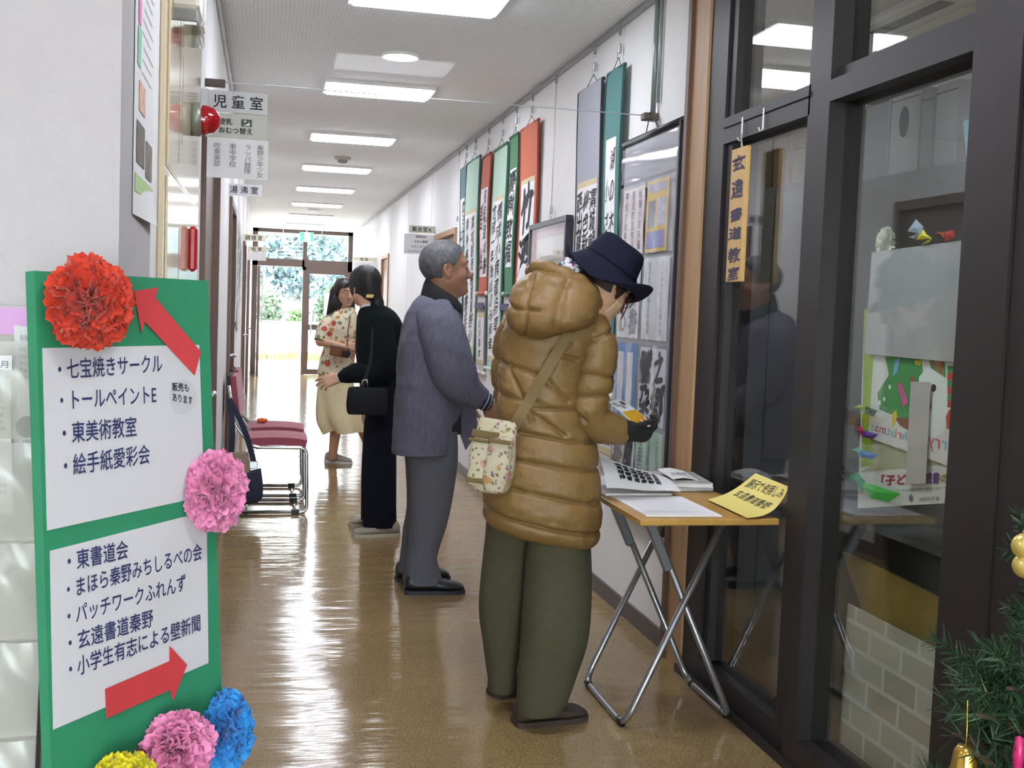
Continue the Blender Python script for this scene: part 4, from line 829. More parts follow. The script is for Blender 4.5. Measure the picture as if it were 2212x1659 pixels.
# ================================================================== TABLE AND WHAT LIES ON IT
TZ = 0.72
tx0, tx1, ty0, ty1 = 1.098, 1.543, 3.085, 3.93
t = thing('folding_table', ((tx0 + tx1)/2, (ty0 + ty1)/2, 0), 'small wooden folding table on grey tube legs beside the glass front', 'table')
M_top = mat('yellow beech top', 'b58b45', 0.4, noise=(3, 0.1, (14, 2, 2)))
b = MB(); b.box((tx0, ty0, TZ - 0.02), (tx1, ty1, TZ), 0, 0.003); b.build('tabletop', M_top, t)
M_tube = mat('grey tube', '9a9a9c', 0.32, 0.75)
def bend(pts, r=0.05, k=5):
    o = [A(*pts[0])]
    for i in range(1, len(pts) - 1):
        p, q, s = A(*pts[i - 1]), A(*pts[i]), A(*pts[i + 1]); a = q + nrm(p - q)*r; c = q + nrm(s - q)*r
        for f in np.linspace(0, 1, k): o.append((1 - f)**2*a + 2*f*(1 - f)*q + f*f*c)
    o.append(A(*pts[-1])); return o
fy0, fy1 = 3.30, 3.74; xa, xb = 1.15, 1.525; rt = 0.0115
b = MB(); b.tube(bend([(xb - 0.06, fy0, TZ - 0.03), (xa, fy0, rt), (xa, fy1, rt), (xb - 0.06, fy1, TZ - 0.03)], 0.06), rt, 12); b.build('leg_frame', M_tube, t)
b = MB(); b.tube(bend([(xa + 0.06, fy0 + 0.03, TZ - 0.03), (xb, fy0 + 0.03, rt), (xb, fy1 - 0.03, rt), (xa + 0.06, fy1 - 0.03, TZ - 0.03)], 0.06), rt, 12); b.build('leg_frame', M_tube, t)
for y in (fy0 + 0.03, fy1 - 0.03):
    p0 = A(xa + 0.06, y, TZ - 0.03); d = nrm(A(xb, y, rt) - p0); b = MB(); b.obox(p0 + d*0.11 + A(-0.006, 0, -0.004), d*0.085, A(0, 0.014, 0), np.cross(d, A(0, 1, 0))*0.015, 0, 0.003); b.build('latch_sleeve', mat('dull grey steel', '77777a', 0.4, 0.6), t)
b = MB()
for x in (xa + 0.06, xb - 0.06): b.box((x - 0.014, fy0 - 0.03, TZ - 0.034), (x + 0.014, fy1 + 0.03, TZ - 0.02), 0, 0.003)
b.build('under_rail', mat('dull grey steel', '77777a', 0.4, 0.6), t)
for x, y in ((xa, fy0 + 0.04), (xa, fy1 - 0.04), (xb, fy0 + 0.07), (xb, fy1 - 0.07)): b = MB(); b.tube([(x, y - 0.02, 0.0125), (x, y + 0.02, 0.0125)], 0.0125, 12); b.build('rubber_foot', M_dark, t)
# papers
b = MB(); q = [at_z(1362, 1083, TZ), at_z(1450, 1066, TZ), at_z(1606, 1119, TZ), at_z(1385, 1124, TZ)]
q = [A(1.13, 3.13, TZ + 0.0005), A(1.37, 3.12, TZ + 0.0005), A(1.37, 3.46, TZ + 0.0005), A(1.13, 3.47, TZ + 0.0005)]
b.poly(q, A(0, 0, 1), 0.004); o = tag(b.build('paper_stack', PAPER), 'white printed sheet lying flat at the front of the folding table', 'paper')
b = MB(); rg = random.Random(9)
for k in range(9): line_text(b, '書道作品展示目録と会員名簿の案内', A(1.15, 3.42 - k*0.03, TZ + 0.0046), A(1.15 + rg.uniform(.15, .2), 3.415 - k*0.03, TZ + 0.0046), A(0, 0.012, 0), A(0, 0, 1), 0, -0.01, 0.0004)
b.build('lettering', mat('faint print', 'b0aeb8', 0.8), o, False)
# booklet with its page turned over
t = thing('booklet', (1.25, 3.6, TZ), 'open booklet with one page curling up, black brushwork printed on it', 'booklet')
b = MB(); b.box((1.115, 3.49, TZ + 0.0005), (1.35, 3.88, TZ + 0.009), 0, 0.002); b.build('pages', PAPER, t)
def pg(u, v):
    a = 0.15 + 2.25*v; r = 0.085
    return A(1.11 + 0.26*u, 3.47, TZ + 0.0115) + A(0, 0.25*v - 0.03*math.sin(a) + 0.04*u*v, 0.105*math.sin(min(2.6, a*1.05))*(1 - 0.72*u) + 0.003 + 0.002*math.sin(u*9))
b = MB(); b.sheet([[pg(u, v) for v in np.linspace(0, 1, 22)] for u in np.linspace(0, 1, 14)], 0.0008); pgo = b.build('turned_page', PAPER, t)
b = MB(); rg = random.Random(2)
for i in range(4):
    for j, ch in enumerate('龍馬精神'[i] + '書道秦野玄遠'[:5]):
        v0, u0 = 0.40 - i*0.085, 0.20 + j*0.10; P = pg(u0, v0); U = (pg(u0 + 0.09, v0) - P); V = (pg(u0, v0 + 0.075) - P); put(b, ch, P, U, V, nrm(np.cross(U, V)), 0.002, 0, 0.05, 0.8, rg)
b.build('lettering', INK, pgo, False)
for i, (x, y, a, c, l) in enumerate(((1.43, 3.72, 0.10, '7d6a5c', 'brown covered magazine in the stack at the back of the table'), (1.44, 3.70, -0.12, 'b8b4b0', 'grey magazine on top of the brown one at the back of the table'))):
    u, v = A(math.cos(a), math.sin(a), 0), A(-math.sin(a), math.cos(a), 0); z = TZ + 0.001 + i*0.017
    t = thing('magazine', (x, y, z), l, 'magazine', 'magazines on the folding table')
    b = MB(); b.obox(A(x, y, z + 0.007), u*0.098, v*0.135, A(0, 0, 0.0065)); b.build('pages', PAPER, t)
    b = MB(); b.obox(A(x, y, z + 0.0142), u*0.1, v*0.137, A(0, 0, 0.0006)); cv = b.build('cover', mat('cover ' + c, c, 0.3, noise=(30, 0.4)), t)
    if i:
        b = MB(); b.obox(A(x, y, z + 0.0151) - v*0.02, u*0.07, v*0.045, A(0, 0, 0.0003)); b.build('photo', mat('cover photo', '6a5548', 0.35, noise=(40, 0.6)), cv)
b = MB(); z = TZ + 0.036
b.sheet([[A(1.40 + 0.10*u, 3.62 + 0.16*v, z + 0.012*v + 0.006*math.sin(u*4)) for v in np.linspace(0, 1, 8)] for u in np.linspace(0, 1, 8)], 0.0008); o = tag(b.build('leaflet', PAPER), 'small white leaflet lying on the magazine stack', 'leaflet')
b = MB(); line_text(b, '玄遠書道', A(1.41, 3.66, z + 0.012), A(1.49, 3.66, z + 0.012), A(0, 0.035, 0.003), A(0, 0, 1), 0, 0.01, 0.001); b.build('lettering', INK_G, o, False)
Qa, Qb, Qc, Qd = at_z(1528, 1079, TZ + 0.006), at_y(1632, 1022, 3.34), at_y(1705, 1052, 3.13), at_z(1614, 1119, TZ + 0.006)
def yp(u, v):
    p = Qa*(1 - u)*(1 - v) + Qd*u*(1 - v) + Qc*u*v + Qb*(1 - u)*v; return p + A(0.012*math.sin(math.pi*v)*u*1.2, 0, -0.035*math.sin(math.pi*v)*(0.45 + 0.3*u))
b = MB(); b.sheet([[np.maximum(yp(u, v), A(-9, -9, TZ + 0.001)) for v in np.linspace(0, 1, 16)] for u in np.linspace(0, 1, 12)], 0.0007); o = tag(b.build('notice', mat('yellow paper', 'dfcd72', 0.7)), 'yellow handwritten notice curling up against the dark window frame', 'notice')
b = MB(); rg = random.Random(1)
def ytx(s, u0, v0, u1, v1, h):
    for i, ch in enumerate(s):
        f = i/len(s); u, v = u0 + (u1 - u0)*f, v0 + (v1 - v0)*f; P = yp(u, v); U = (yp(u + (u1 - u0)/len(s), v + (v1 - v0)/len(s)) - P)*0.95; V = yp(u, v + h) - P; put(b, ch, P, U, V, nrm(np.cross(U, V)), 0.002, 0, 0.0, 0.7, rg)
ytx('展示で使用しみ', 0.10, 0.72, 0.97, 0.78, 0.2); ytx('玄遠書道秦野', 0.12, 0.44, 0.90, 0.46, 0.2); b.build('lettering', INK, o, False)

# ================================================================== WOODEN NAME PLATE AND HOOKS ON THE GLASS FRONT
xh = XR - 0.026
def hook(px, y0_, y1_, label):
    p, q = at_x(px, y0_, xh), at_x(px, y1_, xh); b = MB(); b.box((xh - 0.003, p[1] - 0.004, q[2]), (xh, p[1] + 0.004, p[2]), 0, 0.001); b.tube([(xh - 0.0015, p[1], q[2]), (xh - 0.012, p[1], q[2] - 0.006), (xh - 0.016, p[1], q[2] + 0.006)], 0.002, 6); return tag(b.build('hook', M_white), label, 'hook', 'white hooks on the transom')
hook(1605, 253, 300, 'white hook on the dark transom that holds the wooden name plate'); hook(1651, 233, 279, 'empty white hook on the dark transom right of the name plate')
q = [at_x(*p, xh - 0.012) for p in ((1585, 322), (1617, 316), (1604, 606), (1570, 612))]
yL, yR, zT, zB = (q[0][1] + q[3][1])/2, (q[1][1] + q[2][1])/2, (q[0][2] + q[1][2])/2, (q[2][2] + q[3][2])/2
t = thing('name_plate', (xh - 0.01, (yL + yR)/2, zB), 'narrow wooden name plate with black brush characters hanging on the dark frame', 'name plate')
b = MB(); b.box((xh - 0.018, yR, zB), (xh - 0.003, yL, zT), 0, 0.002); pl_ = b.build('board', mat('pale cedar', 'c6a064', 0.55, noise=(4, 0.14, (6, 30, 2))), t)
b = MB(); rg = random.Random(8); h = (zT - zB)
for ch, z, s in zip('玄遠書道教室', (0.93, 0.745, 0.54, 0.40, 0.245, 0.10), (0.125, 0.135, 0.10, 0.10, 0.115, 0.105)): put(b, ch, A(xh - 0.018, (yL + yR)/2 + (yL - yR)*0.42, zB + h*z - h*s*0.75), RT*(yL - yR)*0.84, UP*h*s, OUT, 0.001, 0, 0.03, 0.6, rg)
b.build('lettering', mat('brush violet ink', '3c3350', 0.7), pl_, False)
b = MB(); b.tube([(xh - 0.01, (yL + yR)/2 + 0.004, zT), (xh - 0.014, (yL + yR)/2 + 0.002, zT + 0.045), (xh - 0.01, (yL + yR)/2 - 0.006, zT)], 0.0022, 6); b.build('cord', mat('white cord', 'd6d0c4', 0.8), t)

# ================================================================== BEHIND THE GLASS
def gq(mb, px, x, mi=0, th=0.0004): mb.poly([at_x(*p, x) for p in px], A(-1, 0, 0), th, mi)
XI = XR + 0.05
b = MB(); gq(b, [(1868, 668), (2092, 640), (2076, 1085), (1853, 1098)], XI + 0.012, 0, 0.0008); po = tag(b.build('poster', mat('poster white', 'd9d8d4', 0.6)), 'white and lime poster with a red and violet title behind the right pane', 'poster')
b = MB(); gq(b, [(1868, 668), (1892, 665), (1884, 1005), (1860, 1010)], XI + 0.011, 0); gq(b, [(1884, 1005), (2080, 985), (2078, 1000), (1860, 1020)], XI + 0.011, 1); gq(b, [(1892, 665), (2092, 640), (2080, 985), (1884, 1005)], XI + 0.011, 1)
b.build('picture', [mat('lime print', '9dbb3f', 0.6, noise=(20, 0.2)), mat('olive cream print', 'b5b596', 0.6)], po, False)
b = MB(); x = XI + 0.0105
def gl(s, L, R, h, mi=0, bold=0.03, xx=x): line_text(b, s, at_x(*L, xx), at_x(*R, xx), UP*h, OUT, mi, bold, 0.001)
gl('「子ども', (1890, 1047), (1982, 1044), .030, 0); gl('読書', (1998, 1043), (2030, 1042), .030, 1); gl('の', (2030, 1041), (2052, 1041), .026, 2); gl('日', (2052, 1040), (2076, 1039), .028, 0)
gl('文部科学省', (1985, 1083), (2030, 1080), .012, 3, 0.0); gl('子どもの読書活動の推進に関する法律', (1935, 1062), (2062, 1055), .007, 3, 0.0)
b.build('lettering', [mat('title red', 'b62a4a', 0.6), mat('title violet', '5a3a86', 0.6), mat('title ochre', '9a8a30', 0.6), INK_G], po, False)
b = MB(); b.lathe(at_x(1968, 1076, XI + 0.010), OUT, [(0, 0.0006), (0.009, 0.0006), (0.009, 0), (0, 0)], 20); b.build('emblem', INK_G, po, False)
# mirrored festive banner, read from inside the room
x = XI + 0.006
b = MB(); gq(b, [(1888, 765), (2090, 770), (2086, 1008), (2060, 1010), (1960, 975), (1876, 945)], x, 0, 0.0008); po = tag(b.build('banner', mat('banner white', 'dcdcda', 0.6)), 'festive paper banner with tree, striped scarf and mirrored letters behind the right pane', 'banner')
b = MB()
def disc(px, py, r, mi, n=20, sx=1.0): c = at_x(px, py, x - 0.0012); b.add([c + RT*r*sx*math.cos(a) + UP*r*math.sin(a) for a in np.linspace(0, 2*math.pi, n, endpoint=False)], [tuple(range(n))], mi)
def bq(px, mi): b.add([at_x(*p, x - 0.001 - 0.0001*mi) for p in px], [tuple(range(len(px)))], mi)
bq([(1912, 770), (1990, 776), (2000, 850), (1985, 905), (1950, 905), (1900, 885), (1895, 850), (1920, 810)], 0)
bq([(1930, 900), (1965, 905), (1962, 930), (1945, 920)], 1)
bq([(1985, 815), (2005, 790), (2045, 815), (2052, 880), (2040, 930), (2000, 960), (1985, 900)], 2)
for k in range(5): bq([(2007 + k*7, 777 + k*1), (2013 + k*7, 777 + k), (2019 + k*6, 800 + k*4), (2011 + k*6, 796 + k*4)], 3 if k % 2 else 4)
for k in range(6): y = 790 + k*15; bq([(2047, y), (2067, y + 1), (2069, y + 16), (2046, y + 15)], 3 if k % 2 else 4)
bq([(2050, 885), (2068, 880), (2074, 905), (2062, 935), (2045, 925), (2043, 900)], 3)
disc(2017, 838, 0.010, 3); disc(2008, 878, 0.010, 3)
bq([(1938, 830), (1948, 826), (1962, 870), (1950, 880)], 5); bq([(1934, 775), (1944, 773), (1938, 805), (1928, 812)], 6); bq([(1975, 778), (1990, 778), (1988, 790), (1977, 788)], 7); bq([(1926, 895), (1936, 885), (1938, 900), (1928, 925)], 7); bq([(1965, 822), (1972, 812), (1974, 826)], 3)
bq([(2072, 780), (2088, 782), (2080, 890), (2070, 880)], 7)
for px, py in ((1910, 862), (1922, 836), (1900, 870)): disc(px, py, 0.007, 2, 6)
b.build('picture', [mat('tree print', '4f9a5c', 0.6), mat('pot print', '8c5a4c', 0.6), mat('snow print', 'e6ecec', 0.6), mat('scarf red', 'c8473f', 0.6), mat('scarf green', '4d9660', 0.6), mat('candy pink', 'd06a9c', 0.6), mat('candy blue', '7fb4d8', 0.6), mat('candy yellow', 'e0c94a', 0.6)], po, False)
b = MB(); cols = 0
for s, L, R, h in (('Merry', (2086, 985), (2003, 962), .050), ('Christmas', (1976, 957), (1880, 928), .034)):
    l, r = at_x(*L, x - 0.001), at_x(*R, x - 0.001); tot = sum(adv(c) for c in s); ux = (r - l)/tot; k = 0
    for c in s: put(b, c, l + ux*k, ux, UP*h, OUT, 0.001, cols % 4, 0.01); k += adv(c); cols += 1
b.build('lettering', [mat('letter rose', 'd26a8a', 0.6), mat('letter mint', '8cc0a4', 0.6), mat('letter sky', '88b8d8', 0.6), mat('letter red', 'cc6a6a', 0.6)], po, False)
b = MB(); gq(b, [(1968, 824), (2011, 826), (2000, 1045), (1957, 1046)], XI - 0.002, 0, 0.001); tag(b.build('card_strip', mat('greyish card', 'b9b4b2', 0.7)), 'blank upright strip of greyish card over the festive banner', 'card')
b = MB(); gq(b, [(1884, 545), (2090, 518), (2082, 786), (2066, 783), (1868, 764)], XI - 0.006, 0, 0.001); o = tag(b.build('blank_sheet', mat('back of grey sheet', 'a9aaac', 0.7, noise=(30, 0.04))), 'large blank grey sheet seen from behind, taped inside the right pane', 'sheet')
b = MB(); gq(b, [(2085, 518), (2093, 517), (2078, 790), (2070, 788)], XI - 0.008, 0, 0.0006); b.build('folder_edge', mat('blue film edge', '8fa6d0', 0.3), o)
b = MB(); gq(b, [(2085, 675), (2108, 705), (2100, 760), (2088, 720)], XI + 0.003, 0, 0.001); tag(b.build('paper_ribbon', mat('ribbon red', 'c9483f', 0.6)), 'red pointed paper beside the grey sheet, next to the dark stile', 'paper')
def origami(px, c1, c2, label):
    """a folded paper fish: tail and body with a raised fold"""
    P = [at_x(*p, XI - 0.012) for p in px]; o_ = thing('origami', sum(P)/len(P), label, 'origami', 'origami along the poster edge'); k = len(P)//2
    for nm, pts, c in (('tail', P[:k + 1], c1), ('body', P[k:], c2)):
        ce = sum(pts)/len(pts) + A(-0.006, 0, 0); b = MB(); n_ = len(pts); b.add(list(pts) + [ce] + [p + A(0.002, 0, 0) for p in pts], [(i, (i + 1) % n_, n_) for i in range(n_)] + [tuple(range(n_ + 1, 2*n_ + 1))[::-1]] + [(i, (i + 1) % n_, n_ + 1 + (i + 1) % n_, n_ + 1 + i) for i in range(n_)]); b.build(nm, c, o_)
def om(c): return mat('origami ' + c, c, 0.4)
origami([(1842, 880), (1856, 874), (1862, 884), (1868, 890), (1870, 878), (1894, 887), (1886, 900), (1866, 894)], om('9ab82a'), om('32501e'), 'lime and dark green origami, topmost along the poster edge')
origami([(1844, 922), (1858, 920), (1866, 932), (1862, 945), (1864, 930), (1896, 938), (1886, 948), (1862, 944)], om('b0295a'), om('6a3a9a'), 'crimson and violet origami, second along the poster edge')
origami([(1838, 972), (1854, 965), (1862, 978), (1856, 986), (1856, 972), (1896, 982), (1884, 992), (1858, 988)], om('5aa8a0'), om('3a78c8'), 'teal and blue origami, third along the poster edge')
origami([(1828, 1032), (1850, 1020), (1868, 1040), (1862, 1065), (1858, 1042), (1880, 1046), (1945, 1066), (1918, 1085), (1880, 1076)], om('1f8a5c'), om('3fb84a'), 'large green origami, lowest on the poster edge')
c = at_x(1914, 525, XI + 0.02); b = MB(); rg = random.Random(77)
for i in range(60):
    a = i*2.4; rr = math.sqrt(rg.random()); d = nrm([-0.6 + 0.5*rr, math.cos(a)*rr, math.sin(a)*rr]); s = nrm(np.cross(d, A(0.3, 1, 0.2))); q_ = np.cross(d, s)
    b.grid([[c + (d*v*0.95 + s*u*v*0.4 + q_*0.12*math.sin(u*4 + i)*v)*A(0.02, 0.042, 0.045) for u in np.linspace(-1, 1, 5)] for v in (0.1, 0.5, 1)])
tag(b.build('paper_flower', mat('white tissue', 'd3d6c6', 0.7), fix=False), 'white tissue flower at the upper left of the blank grey sheet', 'paper flower')
origami([(1960, 500), (1978, 474), (1994, 490), (1990, 505), (1992, 500), (1975, 516), (1962, 512)], om('9fb0c0'), om('b8c4cc'), 'pale blue folded paper above the blank grey sheet')
origami([(1978, 518), (1994, 496), (2000, 505), (2012, 515), (2006, 524), (1990, 528)], om('d8d02a'), om('e0d83a'), 'yellow folded paper above the blank grey sheet')
origami([(2018, 505), (2034, 500), (2038, 515), (2044, 500), (2060, 497), (2062, 512), (2040, 522)], om('b05a3a'), om('c23a30'), 'small brick red folded paper above the right part of the grey sheet')
# brick patterned card, big tan board, purple ball
b = MB(); xk = XR + 0.115; gq(b, [(1758, 1320), (2060, 1486), (2060, 1680), (1752, 1560)], xk, 0, 0.004)
q = [at_x(1757, 1318, xk), at_x(2060, 1487, xk)]; y0, y1, zt_ = 2.92, 2.02, 0.50
b = MB(); b.box((xk, y1, 0.005), (xk + 0.006, y0, zt_), 0, 0)
bm_ = bpy.data.materials.new('brick printed card'); bm_.use_nodes = True; nt = bm_.node_tree; br = nt.nodes.new('ShaderNodeTexBrick'); tc = nt.nodes.new('ShaderNodeTexCoord'); mp = nt.nodes.new('ShaderNodeMapping')
mp.inputs['Rotation'].default_value = (math.pi/2, 0, math.pi/2); nt.links.new(tc.outputs['Object'], mp.inputs[0]); sx_ = nt.nodes.new('ShaderNodeSeparateXYZ'); cx_ = nt.nodes.new('ShaderNodeCombineXYZ'); nt.links.new(tc.outputs['Object'], sx_.inputs[0]); nt.links.new(sx_.outputs['Y'], cx_.inputs['X']); nt.links.new(sx_.outputs['Z'], cx_.inputs['Y']); nt.links.new(cx_.outputs[0], br.inputs['Vector'])
br.inputs['Color1'].default_value = lin('b0aa9c'); br.inputs['Color2'].default_value = lin('c4c2b6'); br.inputs['Mortar'].default_value = lin('d2d2cc'); br.inputs['Scale'].default_value = 1; br.inputs['Brick Width'].default_value = 0.16; br.inputs['Row Height'].default_value = 0.075; br.inputs['Mortar Size'].default_value = 0.007
nt.links.new(br.outputs[0], nt.nodes['Principled BSDF'].inputs['Base Color'])
tag(b.build('brick_card', bm_), 'white card printed with bricks standing behind the right pane', 'card')
xk2 = XR + 0.17
def tilt(p): q_ = at_x(*p, xk2); return q_
b = MB(); b.poly([tilt(p) for p in ((1818, 1192), (1860, 1210), (1920, 1238), (2040, 1298), (2058, 1352), (2056, 1560), (1925, 1500))], A(1, 0, 0), 0.012); tag(b.build('tan_board', mat('worn tan board', '9c8446', 0.5, noise=(4, 0.15))), 'large tan board leaning behind the brick card', 'board')
c = at_x(2046, 1315, XR + 0.26); b = MB(); b.ball(c, 0.05, 14); tag(b.build('ball', mat('purple plastic', '4a2a72', 0.3)), 'purple round toy peeking out behind the tan board', 'toy')
b = MB(); b.box((c[0] - 0.06, 1.95, 0.002), (c[0] + 0.08, 2.28, c[2] - 0.05)); tag(b.build('storage_crate', mat('dark crate', '4c4c50', 0.6)), 'dark crate below the purple toy behind the right pane', 'crate')
# cabinets and boxes
M_cab = mat('grey steel cabinet', '6d7376', 0.5, 0.1); XK = XR + 0.42
def cab(y0, y1, z1, label):
    t = thing('cabinet', (XK + 0.22, (y0 + y1)/2, 0), label, 'cabinet', 'grey cabinets behind the glass'); b = MB(); b.box((XK, y0, 0.0), (XK + 0.44, y1, z1), 0, 0.004); b.build('body', M_cab, t)
    b = MB(); b.box((XK - 0.012, y0 + 0.03, 0.06), (XK - 0.001, (y0 + y1)/2 - 0.004, z1 - 0.04), 0, 0.003); b.build('back_panel', M_cab, t); b = MB(); b.box((XK - 0.012, (y0 + y1)/2 + 0.004, 0.06), (XK - 0.001, y1 - 0.03, z1 - 0.04), 0, 0.003); b.build('back_panel', M_cab, t); return t
zc1 = at_x(1690, 398, XK)[2]; zc2 = at_x(1950, 372, XK)[2]
cab(3.56, 4.75, zc1, 'grey steel cabinet seen through the left pane behind the name plate'); cab(2.25, 3.54, zc2, 'grey steel cabinet seen through the right pane above the poster')
def carton(pxa, pya, pxb, pyb, x, z0, m, label, d=0.3, name='carton', hole=False, xin=0.02):
    a, c = at_x(pxa, pya, x), at_x(pxb, pyb, x); y0, y1 = sorted((a[1], c[1])); z1 = max(a[2], c[2])
    t = thing(name, (x + d/2, (y0 + y1)/2, z0), label, 'box', 'boxes on top of the cabinets')
    b = MB(); b.box((x, y0 + 0.004, z0), (x + d, y1 - 0.004, z1), 0, 0.004); b.build('body', m, t)
    b = MB(); b.box((x - 0.001, y0 + 0.006, z1 - 0.03), (x - 0.0002, y1 - 0.006, z1 - 0.026)); b.build('lid_seam', mat('box seam', '5c5148', 0.8), t)
    if hole: yc, zc = (y0 + y1)/2, z0 + (z1 - z0)*0.62; b = MB(); n = 20; b.poly([A(x - 0.0012, yc + 0.028*math.cos(a), zc + 0.05*math.sin(a)) for a in np.linspace(0, 2*math.pi, n, endpoint=False)], A(1, 0, 0), 0.0008); b.build('finger_hole', mat('hole dark', '26282c', 0.9), t)
    return t
M_card = mat('cardboard', '9c8260', 0.75, noise=(6, 0.06)); M_card2 = mat('darker cardboard', '7d6850', 0.75); M_file = mat('grey file box', '8d9196', 0.6); M_file2 = mat('white file box', 'a6a8aa', 0.6)
carton(1630, 300, 1672, 285, XK + 0.03, zc1 + 0.001, M_card2, 'dark cardboard box at the far end of the left cabinet'); carton(1673, 290, 1712, 275, XK + 0.03, zc1 + 0.001, M_card, 'plain cardboard box in the middle of the left cabinet top'); carton(1713, 310, 1752, 300, XK + 0.03, zc1 + 0.001, M_card, 'lower cardboard box right on the left cabinet, by the mullion')
carton(1817, 250, 1870, 240, XK + 0.02, max(zc1, zc2) + 0.004, M_card2, 'dark storage box leftmost on the right cabinet'); carton(1871, 215, 1925, 205, XK + 0.02, zc2 + 0.001, M_file, 'grey file box left of the one with an oval hole'); carton(1926, 205, 1990, 190, XK + 0.02, zc2 + 0.001, M_file2, 'pale file box with a dark oval finger hole', hole=True); carton(1991, 200, 2022, 190, XK + 0.02, zc2 + 0.001, M_file, 'narrow dark grey file box beside the one with the oval hole'); carton(2023, 185, 2075, 170, XK + 0.02, zc2 + 0.001, M_file2, 'tall pale file box, rightmost on the cabinet')
b = MB(); q = [at_x(*p, XR + 0.075) for p in ((2080, 262), (2098, 255), (2122, 300), (2122, 420), (2112, 405), (2088, 345))]; b.poly(q, A(1, 0, 0), 0.01); tag(b.build('folder', mat('teal folder', '5d8c9c', 0.5)), 'teal blue folder stuck at the upper right behind the pane', 'folder')
t = thing('low_shelf', (XR + 0.33, 2.9, 0), 'low grey shelf standing behind the glass under the posters', 'shelf'); b = MB(); b.box((XR + 0.22, 2.3, 0.70), (XK - 0.02, 3.8, 0.72)); b.build('top', M_cab, t); b = MB(); b.box((XR + 0.36, 2.3, 0), (XK - 0.02, 3.8, 0.70)); b.build('body', mat('dark grey steel', '4c5052', 0.6), t)
# air conditioner
c = at_z(2010, 40, ZC - 0.05); cx, cy = c[0] + 0.3, c[1] + 0.05
t = thing('air_conditioner', (cx, cy, ZC - 0.05), 'white ceiling cassette air conditioner seen through the upper right pane', 'air conditioner')
b = MB(); b.box((cx - 0.47, cy - 0.47, ZC - 0.045), (cx + 0.47, cy + 0.47, ZC - 0.001), 0, 0.012); b.build('panel', M_white, t)
b = MB(); b.box((cx - 0.27, cy - 0.27, ZC - 0.054), (cx + 0.27, cy + 0.27, ZC - 0.045), 0, 0.004); b.build('grille', mat('ivory grille', 'dcdad2', 0.5), t)
for dx, dy in ((0, 1), (0, -1), (1, 0), (-1, 0)): b = MB(); h = A(0.27 if dx == 0 else 0.035, 0.27 if dy == 0 else 0.035, 0.002); p = A(cx + dx*0.37, cy + dy*0.37, ZC - 0.046); b.box(p - h, p + h); b.build('louver', mat('louver grey', '55585c', 0.5), t)

# ================================================================== CHAIRS
M_bur = mat('burgundy fabric', 'a04e5e', 0.85, noise=(200, 0.12), sheen=0.3); M_shell = mat('black plastic shell', '17171b', 0.45)
def chair(y0, label):
    w = 0.43; xb_, xf = -0.185, 0.275; t = thing('stacking_chair', (0.03, y0 + w/2, 0), label, 'chair', 'burgundy chairs along the left wall'); yc = y0 + w/2
    b = MB(); C, AA, BB = [], [], []
    b.sheet([[A(xb_ + 0.09 + (xf - xb_ - 0.09)*u, y0 + 0.02 + (w - 0.04)*v, 0.445 + 0.012*math.sin(math.pi*v) - 0.05*max(0, u - 0.82)**1.3*6*0.18 + 0.01*math.sin(math.pi*u)) for v in np.linspace(0, 1, 10)] for u in np.linspace(0, 1, 16)], 0.05); b.build('seat', M_bur, t)
    b = MB(); b.sheet([[A(xb_ + 0.034 - 0.12*(z - 0.6) + 0.016*math.sin(math.pi*v), y0 + 0.03 + (w - 0.06)*v + 0, z) for v in np.linspace(0.0, 1, 10)] for z in np.linspace(0.60, 0.855, 10)], 0.035); b.build('backrest', M_bur, t)
    b = MB(); b.sheet([[A(xb_ + 0.006 - 0.12*(z - 0.6) + 0.014*math.sin(math.pi*v), y0 + 0.015 + (w - 0.03)*v, z) for v in np.linspace(0.0, 1, 10)] for z in np.linspace(0.585, 0.86, 10)], 0.02); b.build('back_shell', M_shell, t)
    for y in (y0, y0 + w): b = MB(); b.tube(bend([(xb_ - 0.018, y, 0.80), (xb_ + 0.02, y, 0.56), (xb_ + 0.13, y, 0.42), (xf, y, 0.42), (xf + 0.012, y, 0.013), (xb_ + 0.06, y, 0.013)], 0.045), 0.0115, 10); b.build('side_frame', M_chrome, t)
    b = MB()
    for x, z in ((xb_ + 0.10, 0.013), (xf - 0.06, 0.013), (xb_ + 0.16, 0.415), (xf - 0.02, 0.405)): b.tube([(x, y0, z), (x, y0 + w, z)], 0.0095, 8)
    b.build('cross_bar', M_chrome, t)
    for y in (y0, y0 + w): b = MB(); b.box((xf - 0.085, y - 0.014, 0), (xf - 0.035, y + 0.014, 0.03), 0, 0.004); b.build('rubber_foot', M_dark, t)
    return t
chair(7.02, 'nearer burgundy chair by the left wall, with the dark bag hanging on it'); chair(7.62, 'farther burgundy chair by the left wall, with an orange flower on its seat')
